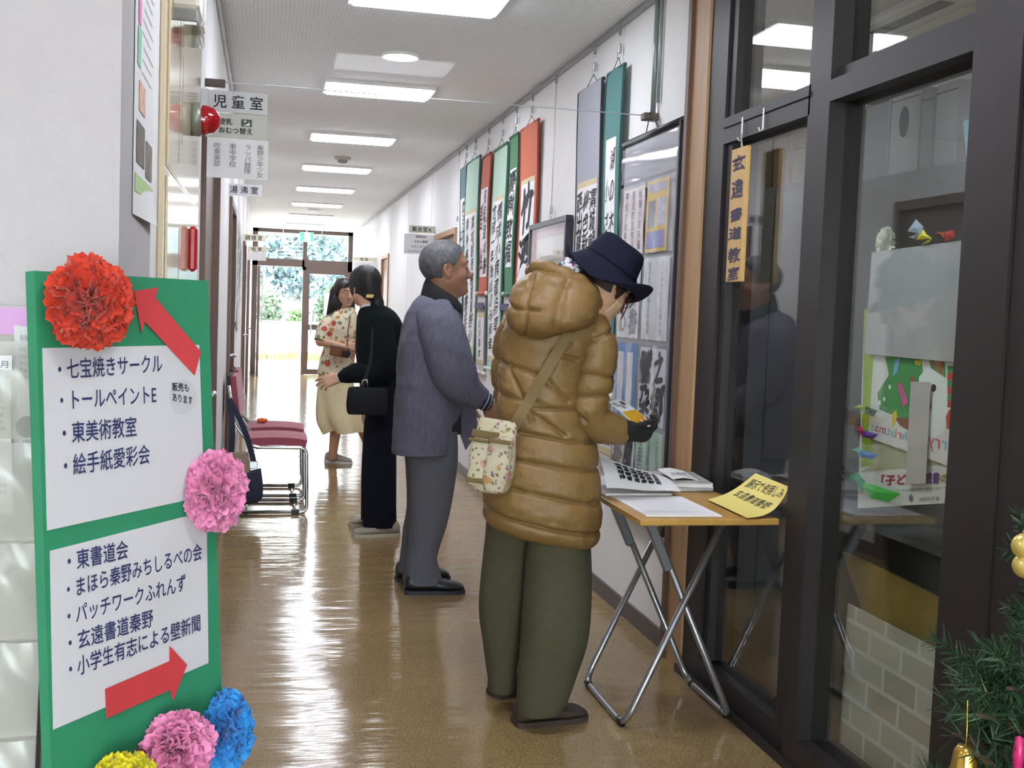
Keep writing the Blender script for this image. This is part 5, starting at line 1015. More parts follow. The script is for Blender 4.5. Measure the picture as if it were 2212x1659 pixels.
# things on the chairs
c = A(0.0, 7.80, 0.488); t = thing('ornament', c, 'small orange flower ornament on the seat of the farther chair', 'ornament')
for k in range(5): b = MB(); a = k*1.2566; b.ball(c + A(0.022*math.cos(a), 0.022*math.sin(a), 0.018), 0.017, 8, 0, (1, 1, 0.8)); b.build('petal', mat('orange felt', 'd4572a', 0.7), t)
b = MB(); b.ball(c + A(0, 0, 0.026), 0.012, 8); b.build('flower_center', mat('pale orange', 'e89a5a', 0.7), t)
t = thing('tote_bag', (-0.09, 6.93, 0.06), 'dark navy and tan tote bag hanging by its strap from the nearer chair', 'bag')
M_nbag = mat('navy canvas', '22263c', 0.8); b = MB()
loft(b, [(-0.10, 6.93, 0.08), (-0.10, 6.93, 0.11), (-0.10, 6.93, 0.2), (-0.10, 6.93, 0.27)], [(0.10, 0.0, 0.02), (0.115, 0, 0.025), (0.112, 0, 0.02), (0.10, 0, 0.03)], [(0, .045, 0), (0, .055, 0), (0, .05, 0), (0, .035, 0)], 28, 18, 3.5); b.build('lower_body', M_nbag, t)
b = MB(); loft(b, [(-0.135, 6.93, 0.25), (-0.14, 6.93, 0.33), (-0.145, 6.93, 0.40)], [(0.075, 0, 0.01), (0.072, 0, 0), (0.065, 0, 0)], [(0, .035, 0), (0, .03, 0), (0, .022, 0)], 28, 12, 3.5); b.build('upper_body', mat('tan canvas', '8d7d6a', 0.8, noise=(20, 0.2)), t)
b = MB(); P0, P1 = A(-0.20, 6.99, 0.72), A(-0.045, 6.925, 0.34); s = A(0, 0, 1)
for q0, q1 in ((P0, P1), (A(-0.20, 6.99, 0.72), A(-0.19, 6.93, 0.3))):
    d = nrm(q1 - q0); e = nrm(np.cross(d, A(0, 1, 0)))*0.017; b.sheet([[q0 + (q1 - q0)*f + e*k + A(0.02*math.sin(math.pi*f), -0.02*math.sin(math.pi*f), 0) for k in (-1, 0, 1)] for f in np.linspace(0, 1, 14)], 0.003)
b.build('strap', M_nbag, t); b = MB(); b.box((-0.07, 6.915, 0.30), (-0.02, 6.94, 0.345), 0, 0.004); b.build('buckle', M_steel, t)
# ================================================================== CHRISTMAS TREE AT THE RIGHT FRONT
tc_ = A(1.32, 1.60, 0)
t = thing('christmas_tree', tc_, 'dark green artificial Christmas tree at the lower right corner', 'christmas tree')
b = MB(); b.tube([tc_, tc_ + A(0, 0, 1.05)], [0.02, 0.008]); b.build('trunk', mat('tree pole', '3a2f22', 0.7), t)
b = MB(); b.lathe(tc_, (0, 0, 1), [(0, 0.0), (0.15, 0.0), (0.15, 0.03), (0.04, 0.06), (0, 0.06)]); b.build('stand', mat('tree stand', '2a3a2a', 0.6), t)
M_needle = mat('fir needle', '1d3a22', 0.6, noise=(9, 0.35)); M_needle2 = mat('fir needle tip', '3a5c34', 0.6)
rg = random.Random(21)
def branch(p0, p1, w=0.05, n=420):
    b = MB(); p0, p1 = A(*p0), A(*p1); d = p1 - p0; pts = [p0 + d*f + A(0, 0, -0.05*f*f) for f in np.linspace(0, 1, 8)]; b.tube(pts, [0.006]*7 + [0.003], 6, 0); tw = [(pts, w)]
    for k in range(4):
        f = 0.35 + 0.15*k; q = p0 + d*f; e = nrm(d)*0.5 + nrm([rg.gauss(0, 1), rg.gauss(0, 1), rg.gauss(0, .5)])*0.7; L = np.linalg.norm(d)*0.35; tw.append(([q + nrm(e)*L*g for g in np.linspace(0, 1, 5)], w*0.8))
    for pts_, ww in tw:
        for _ in range(n//len(tw)):
            f = rg.random()*(len(pts_) - 1); i = int(f); c = pts_[i]*(1 - f + i) + pts_[min(i + 1, len(pts_) - 1)]*(f - i); ax = nrm(pts_[-1] - pts_[0]); v = nrm(np.cross(ax, [rg.gauss(0, 1) for _ in range(3)]))*0.85 + ax*0.6; v = nrm(v)*ww*rg.uniform(.6, 1.1); s = nrm(np.cross(v, [rg.gauss(0, 1) for _ in range(3)]))*0.0016
            b.add([c - s, c + s, c + v + s*0.3, c + v - s*0.3], [(0, 1, 2, 3)], 1 if rg.random() < 0.85 else 2)
    b.build('branch', [mat('tree pole', '3a2f22', 0.7), M_needle, M_needle2], t, fix=False)
YT = 1.60
for (px, py, y, z0) in ((2075, 1410, 1.58, .60), (2062, 1520, 1.55, .50), (2110, 1475, 1.50, .56), (2110, 1560, 1.48, .44), (2160, 1360, 1.56, .66), (2130, 1440, 1.62, .62), (2150, 1520, 1.66, .5), (2190, 1130, 1.6, .86), (2200, 1260, 1.58, .74), (2180, 1420, 1.5, .62), (2190, 1500, 1.62, .5), (2040, 1660, 1.56, .36), (2020, 1600, 1.60, .40), (2150, 1620, 1.5, .40)): branch(tc_ + A(0, 0, z0 + 0.04), at_y(px, py, y), 0.045 if py > 1300 else 0.03)
for k in range(22): a = k*2.4; z = 0.95 - k*0.035; L = 0.12 + 0.3*(0.95 - z); branch(tc_ + A(0, 0, z), tc_ + A(abs(math.cos(a))*L*0.5 + 0.02, math.sin(a)*L, z - 0.05), 0.04, 260)
M_gold = mat('gold bauble', 'd8c06a', 0.25, 0.6); M_goldb = mat('gold bell', 'c9a24a', 0.15, 0.9)
for (px, py, r, l) in ((2214, 1180, 0.021, 'upper pearly gold bauble on the tree at the right border'), (2216, 1222, 0.021, 'lower pearly gold bauble on the tree at the right border')):
    c = at_y(px, py, 1.53); o = thing('bauble', c, l, 'bauble', 'gold baubles on the tree'); b = MB(); b.ball(c, r, 14); b.build('ball', M_gold, o); b = MB(); b.cyl(c + A(0, 0, r*0.95), c + A(0, 0, r*1.2), 0.005); b.build('cap', M_goldb, o)
c = at_y(2086, 1608, 1.50); o = thing('bell', c, 'shiny gold bell hanging from the lowest tree branch', 'bell'); b = MB(); b.lathe(c, (0, 0, -1), [(0, 0), (0.012, 0.002), (0.017, 0.012), (0.020, 0.035), (0.026, 0.055), (0.028, 0.058), (0.024, 0.056), (0, 0.05)], 24); b.build('bell_body', M_goldb, o); b = MB(); b.tube([c, c + A(0.001, 0, 0.012), c + A(0.0, 0.002, 0.07)], 0.0012, 5); b.build('loop', M_goldb, o)
c = at_y(2200, 1630, 1.47); b = MB(); b.lathe(c + A(0, 0, 0.03), (0, 0, -1), [(0, 0), (0.006, 0.003), (0.009, 0.03), (0.006, 0.06), (0, 0.065)], 14); tag(b.build('ornament', mat('magenta ornament', 'c0246a', 0.35)), 'magenta drop ornament on the tree at the right border', 'ornament')
# ================================================================== PEOPLE
SKIN = mat('skin', 'c79a80', 0.5, sss=0.08, noise=(14, 0.05)); SKIN_O = mat('older skin', '9c7059', 0.5, sss=0.06, noise=(22, 0.1)); LIP = mat('lips', 'a8605a', 0.4)
EYEW = mat('eye white', 'e6e2dc', 0.2); IRIS = mat('dark iris', '20140f', 0.15)
class Person:
    def __init__(s, px, py, label, name='person'):
        s.B = at_z(px, py, 0); h = nrm(A(s.B[0], s.B[1], 0)); s.ed = h; s.er = A(h[1], -h[0], 0); s.t = thing(name, s.B, label, 'person'); s.k = np.linalg.norm(s.B[:2])/FPX
    def pl(s, px, py, d=0.0): return at_plane(px, py, s.B + s.ed*d, s.ed)
    def lofts(s, b, rows, n=48, rings=60, ex=2.3, disp=None, cap=(True, True), lip=0.0, mi=0):
        C, Aa, Bb = [], [], []
        for y, xl, xr, dp, off in rows:
            yl, yr = y if isinstance(y, tuple) else (y, y); L, R = s.pl(xl, yl, off), s.pl(xr, yr, off); C.append((L + R)/2); Aa.append((R - L)/2); Bb.append(s.ed*dp)
        return loft(b, C, Aa, Bb, n, rings, ex, disp, cap, mi, lip)
    def limb(s, b, pts, n=32, rings=40, disp=None, cap=(True, True), lip=0.0, flat=1.0, ex=2.1):
        """pts: (px, py, d, half width in px); a tube with rings square to its path"""
        Cs = np.array([s.pl(x, y, d) for x, y, d, w in pts]); tg = np.gradient(Cs, axis=0); Aa, Bb = [], []
        for c, t_, (x, y, d, w) in zip(Cs, tg, pts):
            t_ = nrm(t_); a = np.cross(t_, s.ed); a = nrm(a); bb = nrm(np.cross(t_, a)); Aa.append(a*w*s.k); Bb.append(bb*w*s.k*flat)
        return loft(b, Cs, Aa, Bb, n, rings, ex, disp, cap, 0, lip)
class Field:
    """a smooth union of round cones and heads"""
    def __init__(s): s.items = []
    def cone(s, a, b, ra, rb, k=0.02): a, b = A(*a), A(*b); s.items.append((lambda P: d_cone(P, a, b, ra, rb), (a + b)/2, np.linalg.norm(a - b)/2 + max(ra, rb), k))
    def func(s, f, c, r, k): s.items.append((f, A(*c), r, k))
    def __call__(s, P):
        lo, hi = P.min(0), P.max(0); D = None; m = 0.09
        for f, c, r, k in s.items:
            q = np.maximum(np.maximum(lo - c, c - hi), 0); dist = np.linalg.norm(q) - r
            if dist > m: continue
            d = f(P); D = d if D is None else smin(D, d, k)
        return np.full(len(P), m, np.float32) if D is None else np.minimum(D, m).astype(np.float32)
    def bounds(s, pad=0.03):
        lo = np.min([c - r for _, c, r, _ in s.items], 0) - pad; hi = np.max([c + r for _, c, r, _ in s.items], 0) + pad; return lo, hi
class Head:
    def __init__(s, c, fwd, up, sc=1.0, male=False):
        s.c = A(*c); x = nrm(fwd); z = A(*up); z = nrm(z - x*np.dot(z, x)); y = np.cross(z, x); s.M = np.array([x, y, z]); s.s = sc; s.male = male
    def loc(s, P): return ((P - s.c.astype(np.float32)) @ s.M.T.astype(np.float32))/s.s
    def w(s, *p): return s.c + (A(*p)*s.s) @ s.M
    def cran(s, q): return d_ell(q, (-.008, 0, .030), (.099, .077, .088))
    def field(s, P):
        q = s.loc(P).astype(np.float32); qa = q.copy(); qa[:, 1] = np.abs(qa[:, 1]); E = lambda c, r: d_ell(q, c, r); Ea = lambda c, r: d_ell(qa, c, r); Cn = lambda a, b, ra, rb: d_cone(qa, a, b, ra, rb)
        d = s.cran(q); d = smin(d, E((.028, 0, -.025), (.060, .061, .082)), .03)
        d = smin(d, Cn((.0, .046, -.055), (.058, .012, -.095), .027, .020), .03); d = smin(d, E((.074, 0, -.100), (.020, .020, .016)), .018)
        d = smin(d, Ea((.055, .040, -.032), (.026, .026, .024)), .02); d = smin(d, Cn((.082, .012, .022), (.070, .046, .020), .011, .010), .014)
        so = Ea((.098, .033, .001), (.018, .019, .013)); d = -smin(-d, so, .012)
        d = smin(d, Ea((.077, .032, -.001), (.0145, .017, .0135)), .004)
        d = smin(d, d_cone(q, A(.086, 0, .008), A(.107, 0, -.036), .0085, .0125), .010); d = smin(d, Ea((.097, .0115, -.041), (.011, .008, .0075)), .006)
        d = smin(d, E((.066, 0, -.068), (.026, .034, .026)), .015); d = smin(d, d_cone(qa, A(.0885, 0, -.0665), A(.080, .020, -.069), .0066, .0040), .006); d = smin(d, d_cone(qa, A(.0870, 0, -.0775), A(.079, .018, -.0745), .0070, .0045), .006)
        d = -smin(-d, d_cone(qa, A(.0975, 0, -.0722), A(.086, .022, -.0722), .0016, .0014), .002)
        ex = qa - A(-.012, .078, -.012).astype(np.float32); t = 0.25; e2 = np.stack([ex[:, 0]*math.cos(t) + ex[:, 2]*math.sin(t), ex[:, 1] - ex[:, 0]*-0.35, -ex[:, 0]*math.sin(t) + ex[:, 2]*math.cos(t)], 1)
        ear = d_ell(e2, (0, 0, 0), (.020, .0085, .033)); ear = -smin(-ear, d_ell(e2, (.003, .010, .003), (.012, .009, .022)), .004); ear = smin(ear, d_ell(e2, (.010, .002, -.003), (.006, .005, .008)), .004)
        return (smin(d, ear, .006)*s.s).astype(np.float32)
    def add(s, F): F.func(s.field, s.c, 0.135*s.s, 0.015)
    def hair(s, name, parent, m, region, h=0.004, off=0.010, extra=None, k=0.01):
        def f(P):
            q = s.loc(P).astype(np.float32); d = s.cran(q) - off + 0.0022*vnoise(q*A(1, 1, .5), 90.0); d = smin(d, d_ell(q, (.02, 0, -.01), (.075, .070, .08)) - off*0.5, .02)
            d = np.maximum(d, region(q)); 
            if extra is not None: d = smin(d, extra(q), k)
            return (d*s.s).astype(np.float32)
        lo, hi = s.c - 0.34*s.s, s.c + 0.16*s.s; lo, hi = s.c - A(.2, .2, .36)*s.s, s.c + A(.2, .2, .17)*s.s
        v, fc = surfnet(f, lo, hi, h); return raw(name, v, fc, m, parent)
    def shell(s, name, parent, m, region, off=.003, h=.0035):
        def f(P): return np.maximum(s.field(P) - off*s.s, region(s.loc(P).astype(np.float32))*s.s).astype(np.float32)
        v, fc = surfnet(f, s.c - .16, s.c + .16, h); return raw(name, v, fc, m, parent)
    def eyes(s, parent):
        for sd in (1, -1):
            b = MB(); b.ball(s.w(.0795, .032*sd, -.001), .0128*s.s, 10); e = b.build('eye', EYEW, parent); b = MB(); b.lathe(s.w(.0795, .032*sd, -.001), s.M[0], [(0, .0134*s.s), (.006*s.s, .0120*s.s), (.0062*s.s, .0105*s.s), (0, .0105*s.s)], 12); b.build('iris', IRIS, e)
    def brows(s, parent, m, th=.0042):
        for sd in (1, -1): b = MB(); b.tube([s.w(.0955 - .012*f*f, (.012 + .036*f)*sd, .0215 + .006*math.sin(f*2.4)) for f in np.linspace(0, 1, 7)], [th*s.s*x for x in (.7, 1, 1, 1, .9, .7, .3)], 6); b.build('eyebrow', m, parent)
def hand(F, w, d, n, side=1, s=1.0, curl=(.45, .5, .55, .6), spread=.08, thumb=.7, tb=.3):
    w = A(*w); d = nrm(d); n = A(*n); n = nrm(n - d*np.dot(n, d)); t = np.cross(d, n)*side
    L = (.070, .078, .072, .056); base = (.030, .0105, -.009, -.027); kn = (.083, .087, .082, .074)
    for i in range(4):
        K = w + (d*kn[i] + t*base[i])*s; F.cone(w + (d*.012 + t*base[i]*.6)*s, K, .0145*s, .0105*s, .012)
        di = nrm(d + t*spread*(1.2 - i*.8)); p = K; ang = 0.0; r = .0092*s if i < 3 else .0080*s
        for j, fr in enumerate((.45, .31, .24)):
            ang += curl[i]*(.8, 1.1, .8)[j]; dd = di*math.cos(ang) + n*math.sin(ang); q = p + dd*L[i]*fr*s; F.cone(p, q, r, r*.9, .004); p = q; r *= .9
    p = w + (d*.022 + t*.022)*s; dt = nrm(d*.62 + t*thumb + n*tb); q = p + dt*.040*s; F.cone(p, q, .0135*s, .0105*s, .01); dt2 = nrm(d*.85 + t*thumb*.35 + n*(tb + .15)); q2 = q + dt2*.030*s; F.cone(q, q2, .0100*s, .0088*s, .004); F.cone(q2, q2 + nrm(d + n*.3)*.022*s, .0088*s, .0072*s, .004)
def body(F, P, heads, h, skin, lips=True):
    lo, hi = F.bounds(); v, f = surfnet(F, lo, hi, h); mi = None; ms = [skin]
    if lips and heads:
        H = heads; c = v[f].mean(1); q = (c - H.c) @ H.M.T/H.s; m = (q[:, 0] > .078) & (np.abs(q[:, 1]) < .023) & (q[:, 2] > -.0855) & (q[:, 2] < -.0605) & (q[:, 0] > .0865 - .25*np.abs(q[:, 1])); mi = m.astype(int); ms = [skin, LIP]
    return raw('body', v, f, ms, P.t, True, mi)
def folds(scale, amp, seed=0.0, vert=0.25):
    return lambda P, N, U, T: amp*vnoise(P*A(1, 1, vert), scale, seed) + amp*0.4*vnoise(P*A(1, 1, vert*2), scale*2.3, seed + 3)
def shoe(name, heel, toe, w, h, m, sole_m, parent, ankle=0.55):
    """heel and toe: ground points; a rounded shoe on a sole, its opening at the back"""
    heel, toe = A(*heel), A(*toe); heel[2] = toe[2] = 0; d = toe - heel; L = np.linalg.norm(d); d = d/L; s = np.cross(A(0, 0, 1), d); st = 0.018
    b = MB(); rows = [(0.0, .55, .72), (.06, .78, 1.0), (.2, .86, 1.0), (.36, .84, .92), (.52, .92, .74), (.7, 1.0, .56), (.86, .92, .46), (.95, .70, .36), (1.0, .38, .22)]
    C = [heel + d*L*f + A(0, 0, st + h*hh*0.5 - 0.004) for f, ww, hh in rows]; loft(b, C, [s*w*0.5*ww for f, ww, hh in rows], [A(0, 0, h*hh*0.5) for f, ww, hh in rows], 28, 40, 2.6, lambda P, N, U, T: 0.0015*vnoise(P, 60.0)); o = b.build(name, m, parent)
    b = MB(); out = [(f, .5*w*(ww + .08)) for f, ww, hh in rows]; pts = [heel + d*(L*f*1.03 - .012*L) + s*q for f, q in out] + [heel + d*(L*f*1.03 - .012*L) - s*q for f, q in out[::-1]]; b.poly(pts, A(0, 0, 1), st); b.build('sole', sole_m, o); return o
def strap_sheet(pts, wv, th=0.004):
    return [[A(*p) + A(*wv)*k for k in (-1, -.5, 0, .5, 1)] for p in catmull(np.array(pts), 40)]
def floral(name, base, cols, scale, thr=0.42):
    m = bpy.data.materials.new(name); m.use_nodes = True; nt = m.node_tree; b = nt.nodes['Principled BSDF']; b.inputs['Roughness'].default_value = 0.75; L = nt.links.new
    tc = nt.nodes.new('ShaderNodeTexCoord'); prev = None; cur = None
    nz = nt.nodes.new('ShaderNodeTexNoise'); nz.inputs['Scale'].default_value = scale*38; L(tc.outputs['Object'], nz.inputs['Vector'])
    mxv = nt.nodes.new('ShaderNodeMixRGB'); mxv.inputs[0].default_value = 0.022; L(tc.outputs['Object'], mxv.inputs[1]); L(nz.outputs['Color'], mxv.inputs[2])
    col = None
    for i, (c, sc, th) in enumerate(cols):
        mp = nt.nodes.new('ShaderNodeMapping'); mp.inputs['Location'].default_value = (i*3.7, i*1.9, i*2.3); mp.inputs['Scale'].default_value = (scale*sc,)*3; L(mxv.outputs[0], mp.inputs[0])
        vo = nt.nodes.new('ShaderNodeTexVoronoi'); vo.inputs['Scale'].default_value = 1.0; L(mp.outputs[0], vo.inputs['Vector'])
        r = nt.nodes.new('ShaderNodeValToRGB'); r.color_ramp.elements[0].position = th; r.color_ramp.elements[1].position = th + 0.06; r.color_ramp.elements[0].color = (1, 1, 1, 1); r.color_ramp.elements[1].color = (0, 0, 0, 1); L(vo.outputs['Distance'], r.inputs[0])
        mx = nt.nodes.new('ShaderNodeMixRGB'); L(r.outputs[0], mx.inputs[0]); mx.inputs[2].default_value = lin(c)
        if col is None: mx.inputs[1].default_value = lin(base)
        else: L(col, mx.inputs[1])
        col = mx.outputs[0]
    L(col, b.inputs['Base Color']); return m

# ------------------------------------------------------------------ the woman in the brown quilted coat
p = Person(1180, 1555, 'person in brown quilted coat and navy hat, bent over a flyer beside the folding table')
pl = p.pl
COAT = mat('brown quilted nylon', '7c6038', 0.46, noise=(7, 0.05), bump=(55, 0.30), spec=0.35); OLIVE = mat('olive wool', '45422e', 0.9, noise=(60, 0.12), bump=(220, 0.1)); NAVY = mat('navy felt', '17182a', 0.9, noise=(90, 0.12), spec=0.2); BROWNS = mat('brown suede', '3d2f27', 0.8); BLK = mat('black knit', '121214', 0.9)
F = Field()
hc = pl(1303, 612, 0.02); fw = nrm(p.er*0.62 + p.ed*0.62 - A(0, 0, 0.50)); H = Head(hc, fw, nrm(A(0, 0, 1) + p.er*0.45 + p.ed*0.3), 0.97); H.add(F)
F.cone(H.w(-.03, 0, -.06), pl(1215, 680, 0), .055, .062, .03)
F.cone(pl(1205, 690, 0), pl(1175, 900, 0), .105, .12, .05); F.cone(pl(1175, 900, 0), pl(1165, 1060, 0), .12, .13, .05)
F.cone(pl(1130, 710, .02), pl(1260, 715, -.02), .06, .06, .05)
rsh, rel, rwr = pl(1282, 740, -.03), pl(1270, 885, -.03), pl(1342, 930, .0)
F.cone(rsh, rel, .045, .038, .03); F.cone(rel, rwr, .038, .026, .02)
lsh, lel, lwr = pl(1110, 740, .06), pl(1100, 860, .10), pl(1220, 900, .24); F.cone(lsh, lel, .042, .036, .03); F.cone(lel, lwr, .036, .025, .02)
hand(F, lwr, nrm(p.er*.9 + p.ed*.3), A(0, 0, 1), -1, .92)
hand(F, rwr, nrm(p.er*.9 + p.ed*.25 + A(0, 0, -.1)), nrm(A(0, 0, .9) - p.er*.0 + p.ed*.3), 1, .78, (.9, .9, .95, 1.0))
for x0, x1, d, yb in ((1200, 1180, -.03, 1520), (1105, 1088, .10, 1475)): F.cone(pl(x0, 1090, d), pl((x0 + x1)/2, 1300, d), .075, .055, .04); F.cone(pl((x0 + x1)/2, 1300, d), pl(x1, yb, d), .055, .035, .03)
body(F, p, H, .0045, SKIN)
# quilting
def st(*q): return [np.array([np.dot(pl(x, y) - p.B, p.er), pl(x, y)[2]]) for x, y in q]
STB = [st((1060, 775), (1088, 781), (1135, 793), (1160, 803)), st((1062, 845), (1081, 850), (1132, 855), (1165, 862)), st((1103, 793), (1132, 850)), st((1197, 759), (1245, 774)), st((1160, 803), (1175, 806), (1226, 862)), st((1155, 872), (1169, 875), (1240, 878)), st((1060, 908), (1122, 922), (1240, 944), (1300, 955)), st((1147, 878), (1219, 930)), st((1040, 962), (1113, 978), (1235, 1000), (1310, 1012)), st((1035, 1020), (1107, 1037), (1191, 1055), (1262, 1071), (1310, 1080)), st((1030, 1078), (1103, 1099), (1167, 1115), (1278, 1139), (1310, 1144)), st((1132, 855), (1155, 900)), st((1232, 742), (1205, 760), (1180, 800))]
def seg_d(X, polys):
    D = np.full(X.shape[:-1], 9.0)
    for pl_s in polys:
        for a, c in zip(pl_s[:-1], pl_s[1:]):
            ba = c - a; t = np.clip(((X - a) @ ba)/(ba @ ba), 0, 1); D = np.minimum(D, np.linalg.norm(X - a - t[..., None]*ba, axis=-1))
    return D
def puff(polys, gd=.011, pw=.009, seed=0.0):
    def f(P, N, U, T):
        X = np.stack([(P - p.B) @ p.er, P[..., 2]], -1); d = seg_d(X, polys)
        g = -gd*np.exp(-(d/.0065)**2) + pw*(1 - np.exp(-d/.028)); wr = .0040*vnoise(P*A(1, 1, .3), 95.0, seed)*np.exp(-(d/.022)**2) + .003*vnoise(P, 17.0, seed) + .0016*vnoise(P*A(1.0, 1.0, 2.0), 60.0, seed + 2)
        return g + wr
    return f
CR = [(672, 1140, 1272, .085, 0), (690, 1112, 1292, .115, 0), (715, 1092, 1296, .135, 0), (750, 1083, 1285, .15, 0), (800, 1079, 1266, .16, 0), (860, 1078, 1256, .165, 0), (920, 1075, 1262, .17, 0), (960, 1070, 1285, .175, 0), (1010, 1060, 1291, .185, 0), ((1056, 1064), 1048, 1295, .195, 0), ((1090, 1110), 1045, 1296, .195, 0), ((1110, 1144), 1050, 1294, .19, 0), ((1122, 1162), 1064, 1288, .175, 0), ((1129, 1170), 1080, 1278, .16, 0)]
b = MB(); p.lofts(b, CR, 150, 190, 2.5, puff(STB), (True, True)); coat = b.build('coat', COAT, p.t)
SLV = [st((1255, 742), (1290, 728), (1320, 716)), st((1238, 803), (1275, 806), (1330, 813)), st((1225, 853), (1265, 852), (1315, 850)), st((1226, 875), (1265, 905)), st((1262, 765), (1235, 800))]
b = MB(); p.limb(b, [(1272, 700, -.02, 34), (1284, 735, -.045, 42), (1284, 790, -.055, 43), (1277, 845, -.055, 43), (1268, 888, -.05, 40), (1290, 915, -.03, 36), (1318, 925, -.015, 30), (1338, 930, .0, 25)], 80, 110, puff(SLV, .010, .008, 4.0), (True, True), 0, 1.0, 2.2); b.build('sleeve', COAT, coat)
b = MB(); p.limb(b, [(1120, 705, .06, 34), (1102, 750, .09, 36), (1096, 810, .11, 35), (1105, 860, .13, 33), (1150, 885, .19, 28), (1205, 897, .235, 24)], 60, 70, puff(STB, .008, .006, 6.0)); b.build('sleeve', COAT, coat)
b = MB(); p.limb(b, [(1322, 926, -.01, 28), (1335, 931, .0, 29), (1348, 935, .01, 27)], 40, 14, folds(40, .002), (False, False), .03); b.build('cuff', COAT, coat)
HST = [st((1154, 600), (1141, 655), (1136, 730)), st((1225, 610), (1208, 660), (1200, 705)), st((1098, 655), (1120, 668), (1165, 672))]
b = MB(); p.lofts(b, [(583, 1160, 1200, .03, -.05), (597, 1136, 1240, .07, -.065), (618, 1112, 1278, .095, -.075), (645, 1101, 1287, .11, -.09), (675, 1098, 1287, .115, -.10), (697, 1102, 1276, .11, -.105), (713, 1114, 1235, .09, -.11), (726, 1128, 1190, .05, -.115)], 90, 90, 2.4, puff(HST, .010, .008, 9.0), (True, True)); b.build('hood', COAT, coat)
b = MB(); cA = np.array([pl(x, y, d) for x, y, d in ((1150, 590, -.01), (1165, 577, -.07), (1210, 590, -.115), (1262, 615, -.10), (1287, 650, -.05), (1278, 668, .04), (1215, 640, .09), (1160, 605, .06))]); cc = catmull(np.vstack([cA, cA[:1]]), 41)[:-1]; b.tube(cc, [.024 + .003*math.sin(i*1.9) for i in range(40)], 14, 0, True); b.build('collar', COAT, coat)
# trousers, shoes
_fa = folds(13, .012, 2.0, .10); _fb = folds(5, .007, 7.0, .6); TF = lambda P, N, U, T: _fa(P, N, U, T) + _fb(P, N, U, T)
b = MB(); p.lofts(b, [(1085, 1062, 1180, .13, .05), (1150, 1056, 1166, .12, .06), (1200, 1049, 1158, .115, .07), (1260, 1041, 1152, .11, .08), (1320, 1039, 1142, .108, .09), (1380, 1044, 1132, .10, .10), (1430, 1049, 1123, .09, .105), (1484, 1056, 1117, .08, .11)], 56, 90, 2.3, TF, (True, False), .06); tr = b.build('trousers', OLIVE, p.t)
b = MB(); p.lofts(b, [(1085, 1130, 1285, .15, -.01), (1150, 1142, 1275, .135, -.02), (1200, 1138, 1276, .13, -.025), (1260, 1134, 1278, .128, -.03), (1320, 1130, 1278, .125, -.035), (1380, 1126, 1272, .118, -.04), (1440, 1120, 1256, .108, -.045), (1500, 1116, 1236, .10, -.05), (1530, 1117, 1222, .095, -.05)], 60, 100, 2.3, TF, (True, False), .06); b.build('trouser_leg', OLIVE, tr)
shoe('shoe', at_z(1112, 1566, 0), at_z(1262, 1549, 0), .095, .062, BROWNS, BROWNS, p.t); shoe('shoe', at_z(1060, 1502, 0), at_z(1190, 1482, 0), .095, .062, BROWNS, BROWNS, p.t)
# gloves, hat, hair, scrunchie, glasses
G = Field(); hand(G, rwr + nrm(rwr - rel)*.0, nrm(p.er*.9 + p.ed*.25 + A(0, 0, -.1)), nrm(A(0, 0, .9) + p.ed*.3), 1, .95, (.8, .85, .9, .95)); G.cone(rwr - nrm(rwr - rel)*.03, rwr + nrm(p.er)*.02, .031, .029, .01); G.cone(rwr, rwr + nrm(p.er*.9 + p.ed*.25 + A(0, 0, -.1))*.07, .03, .03, .02)
v, f = surfnet(G, *G.bounds(), .004); raw('glove', v, f, BLK, p.t)
ax = nrm(A(0, 0, .84) + p.er*.54 + p.ed*.05); hb = pl(1319, 574, 0.01); e1 = nrm(p.er - ax*np.dot(p.er, ax)); e2 = np.cross(ax, e1)
b = MB(); nn = 64; prof = [(.0, .086), (.035, .086), (.060, .083), (.073, .076), (.082, .055), (.090, .02), (.0945, .0), (.0965, -.004), (.1015, -.010), (.115, -.034), (.128, -.055), (.138, -.070), (.146, -.079), (.151, -.082), (.1535, -.080), (.152, -.077), (.146, -.073), (.137, -.063), (.127, -.049), (.113, -.028), (.0965, -.003), (.090, -.004), (.0, .07)]
P_ = []
for r, hh in prof:
    row = []
    for j in range(nn):
        t_ = 2*math.pi*j/nn; c_, s_ = math.cos(t_), math.sin(t_); up_ = 0.0
        if r > .1: k = (r - .1)/.05; cr_ = max(0, c_*.95 - s_*.31*(1 if e2 @ p.ed > 0 else -1)); up_ = k**2.6*(.082*cr_**2 + .050*max(0, -c_)**2 + .004*math.sin(3*t_)); 
        rr = r*(1 + (.05*math.sin(2*t_ + .6) if hh < .08 and r > .05 else 0)*.5); row.append(hb + ax*(hh + up_ + .003*math.sin(t_*2 + 1)*(1 if .05 < hh < .09 else 0)) + rr*(c_*e1 + s_*e2*.98))
    P_.append(row)
b.grid(P_, 0, True, False, True); hat = b.build('hat', NAVY, p.t)
b = MB(); b.tube([hb + ax*.003 + .0965*(math.cos(t_)*e1 + .98*math.sin(t_)*e2) for t_ in np.linspace(0, 2*math.pi, 48, endpoint=False)], .0022, 6, 0, True); b.build('hat_seam', NAVY, hat)
HAIRB = mat('dark brown hair', '2e1f18', 0.5, noise=(60, 0.4, (1, 1, .2)))
H.hair('hair', p.t, HAIRB, lambda q: np.maximum(q[:, 0] - .034 - .6*np.clip(q[:, 2], 0, 1) + .35*np.clip(-q[:, 2], 0, 1), -.122 - q[:, 2]), .004, .014)
b = MB()
for i in range(9): o_ = A(.052 + .003*i, -.070 + .002*(i % 3), -.01); b.tube([H.w(*(o_ + A(.004*f + .004*math.sin(i + f*2), -.004*f, -.075*f*(0.6 + .05*i)))) for f in np.linspace(0, 1, 7)], [.0016]*6 + [.0006], 5)
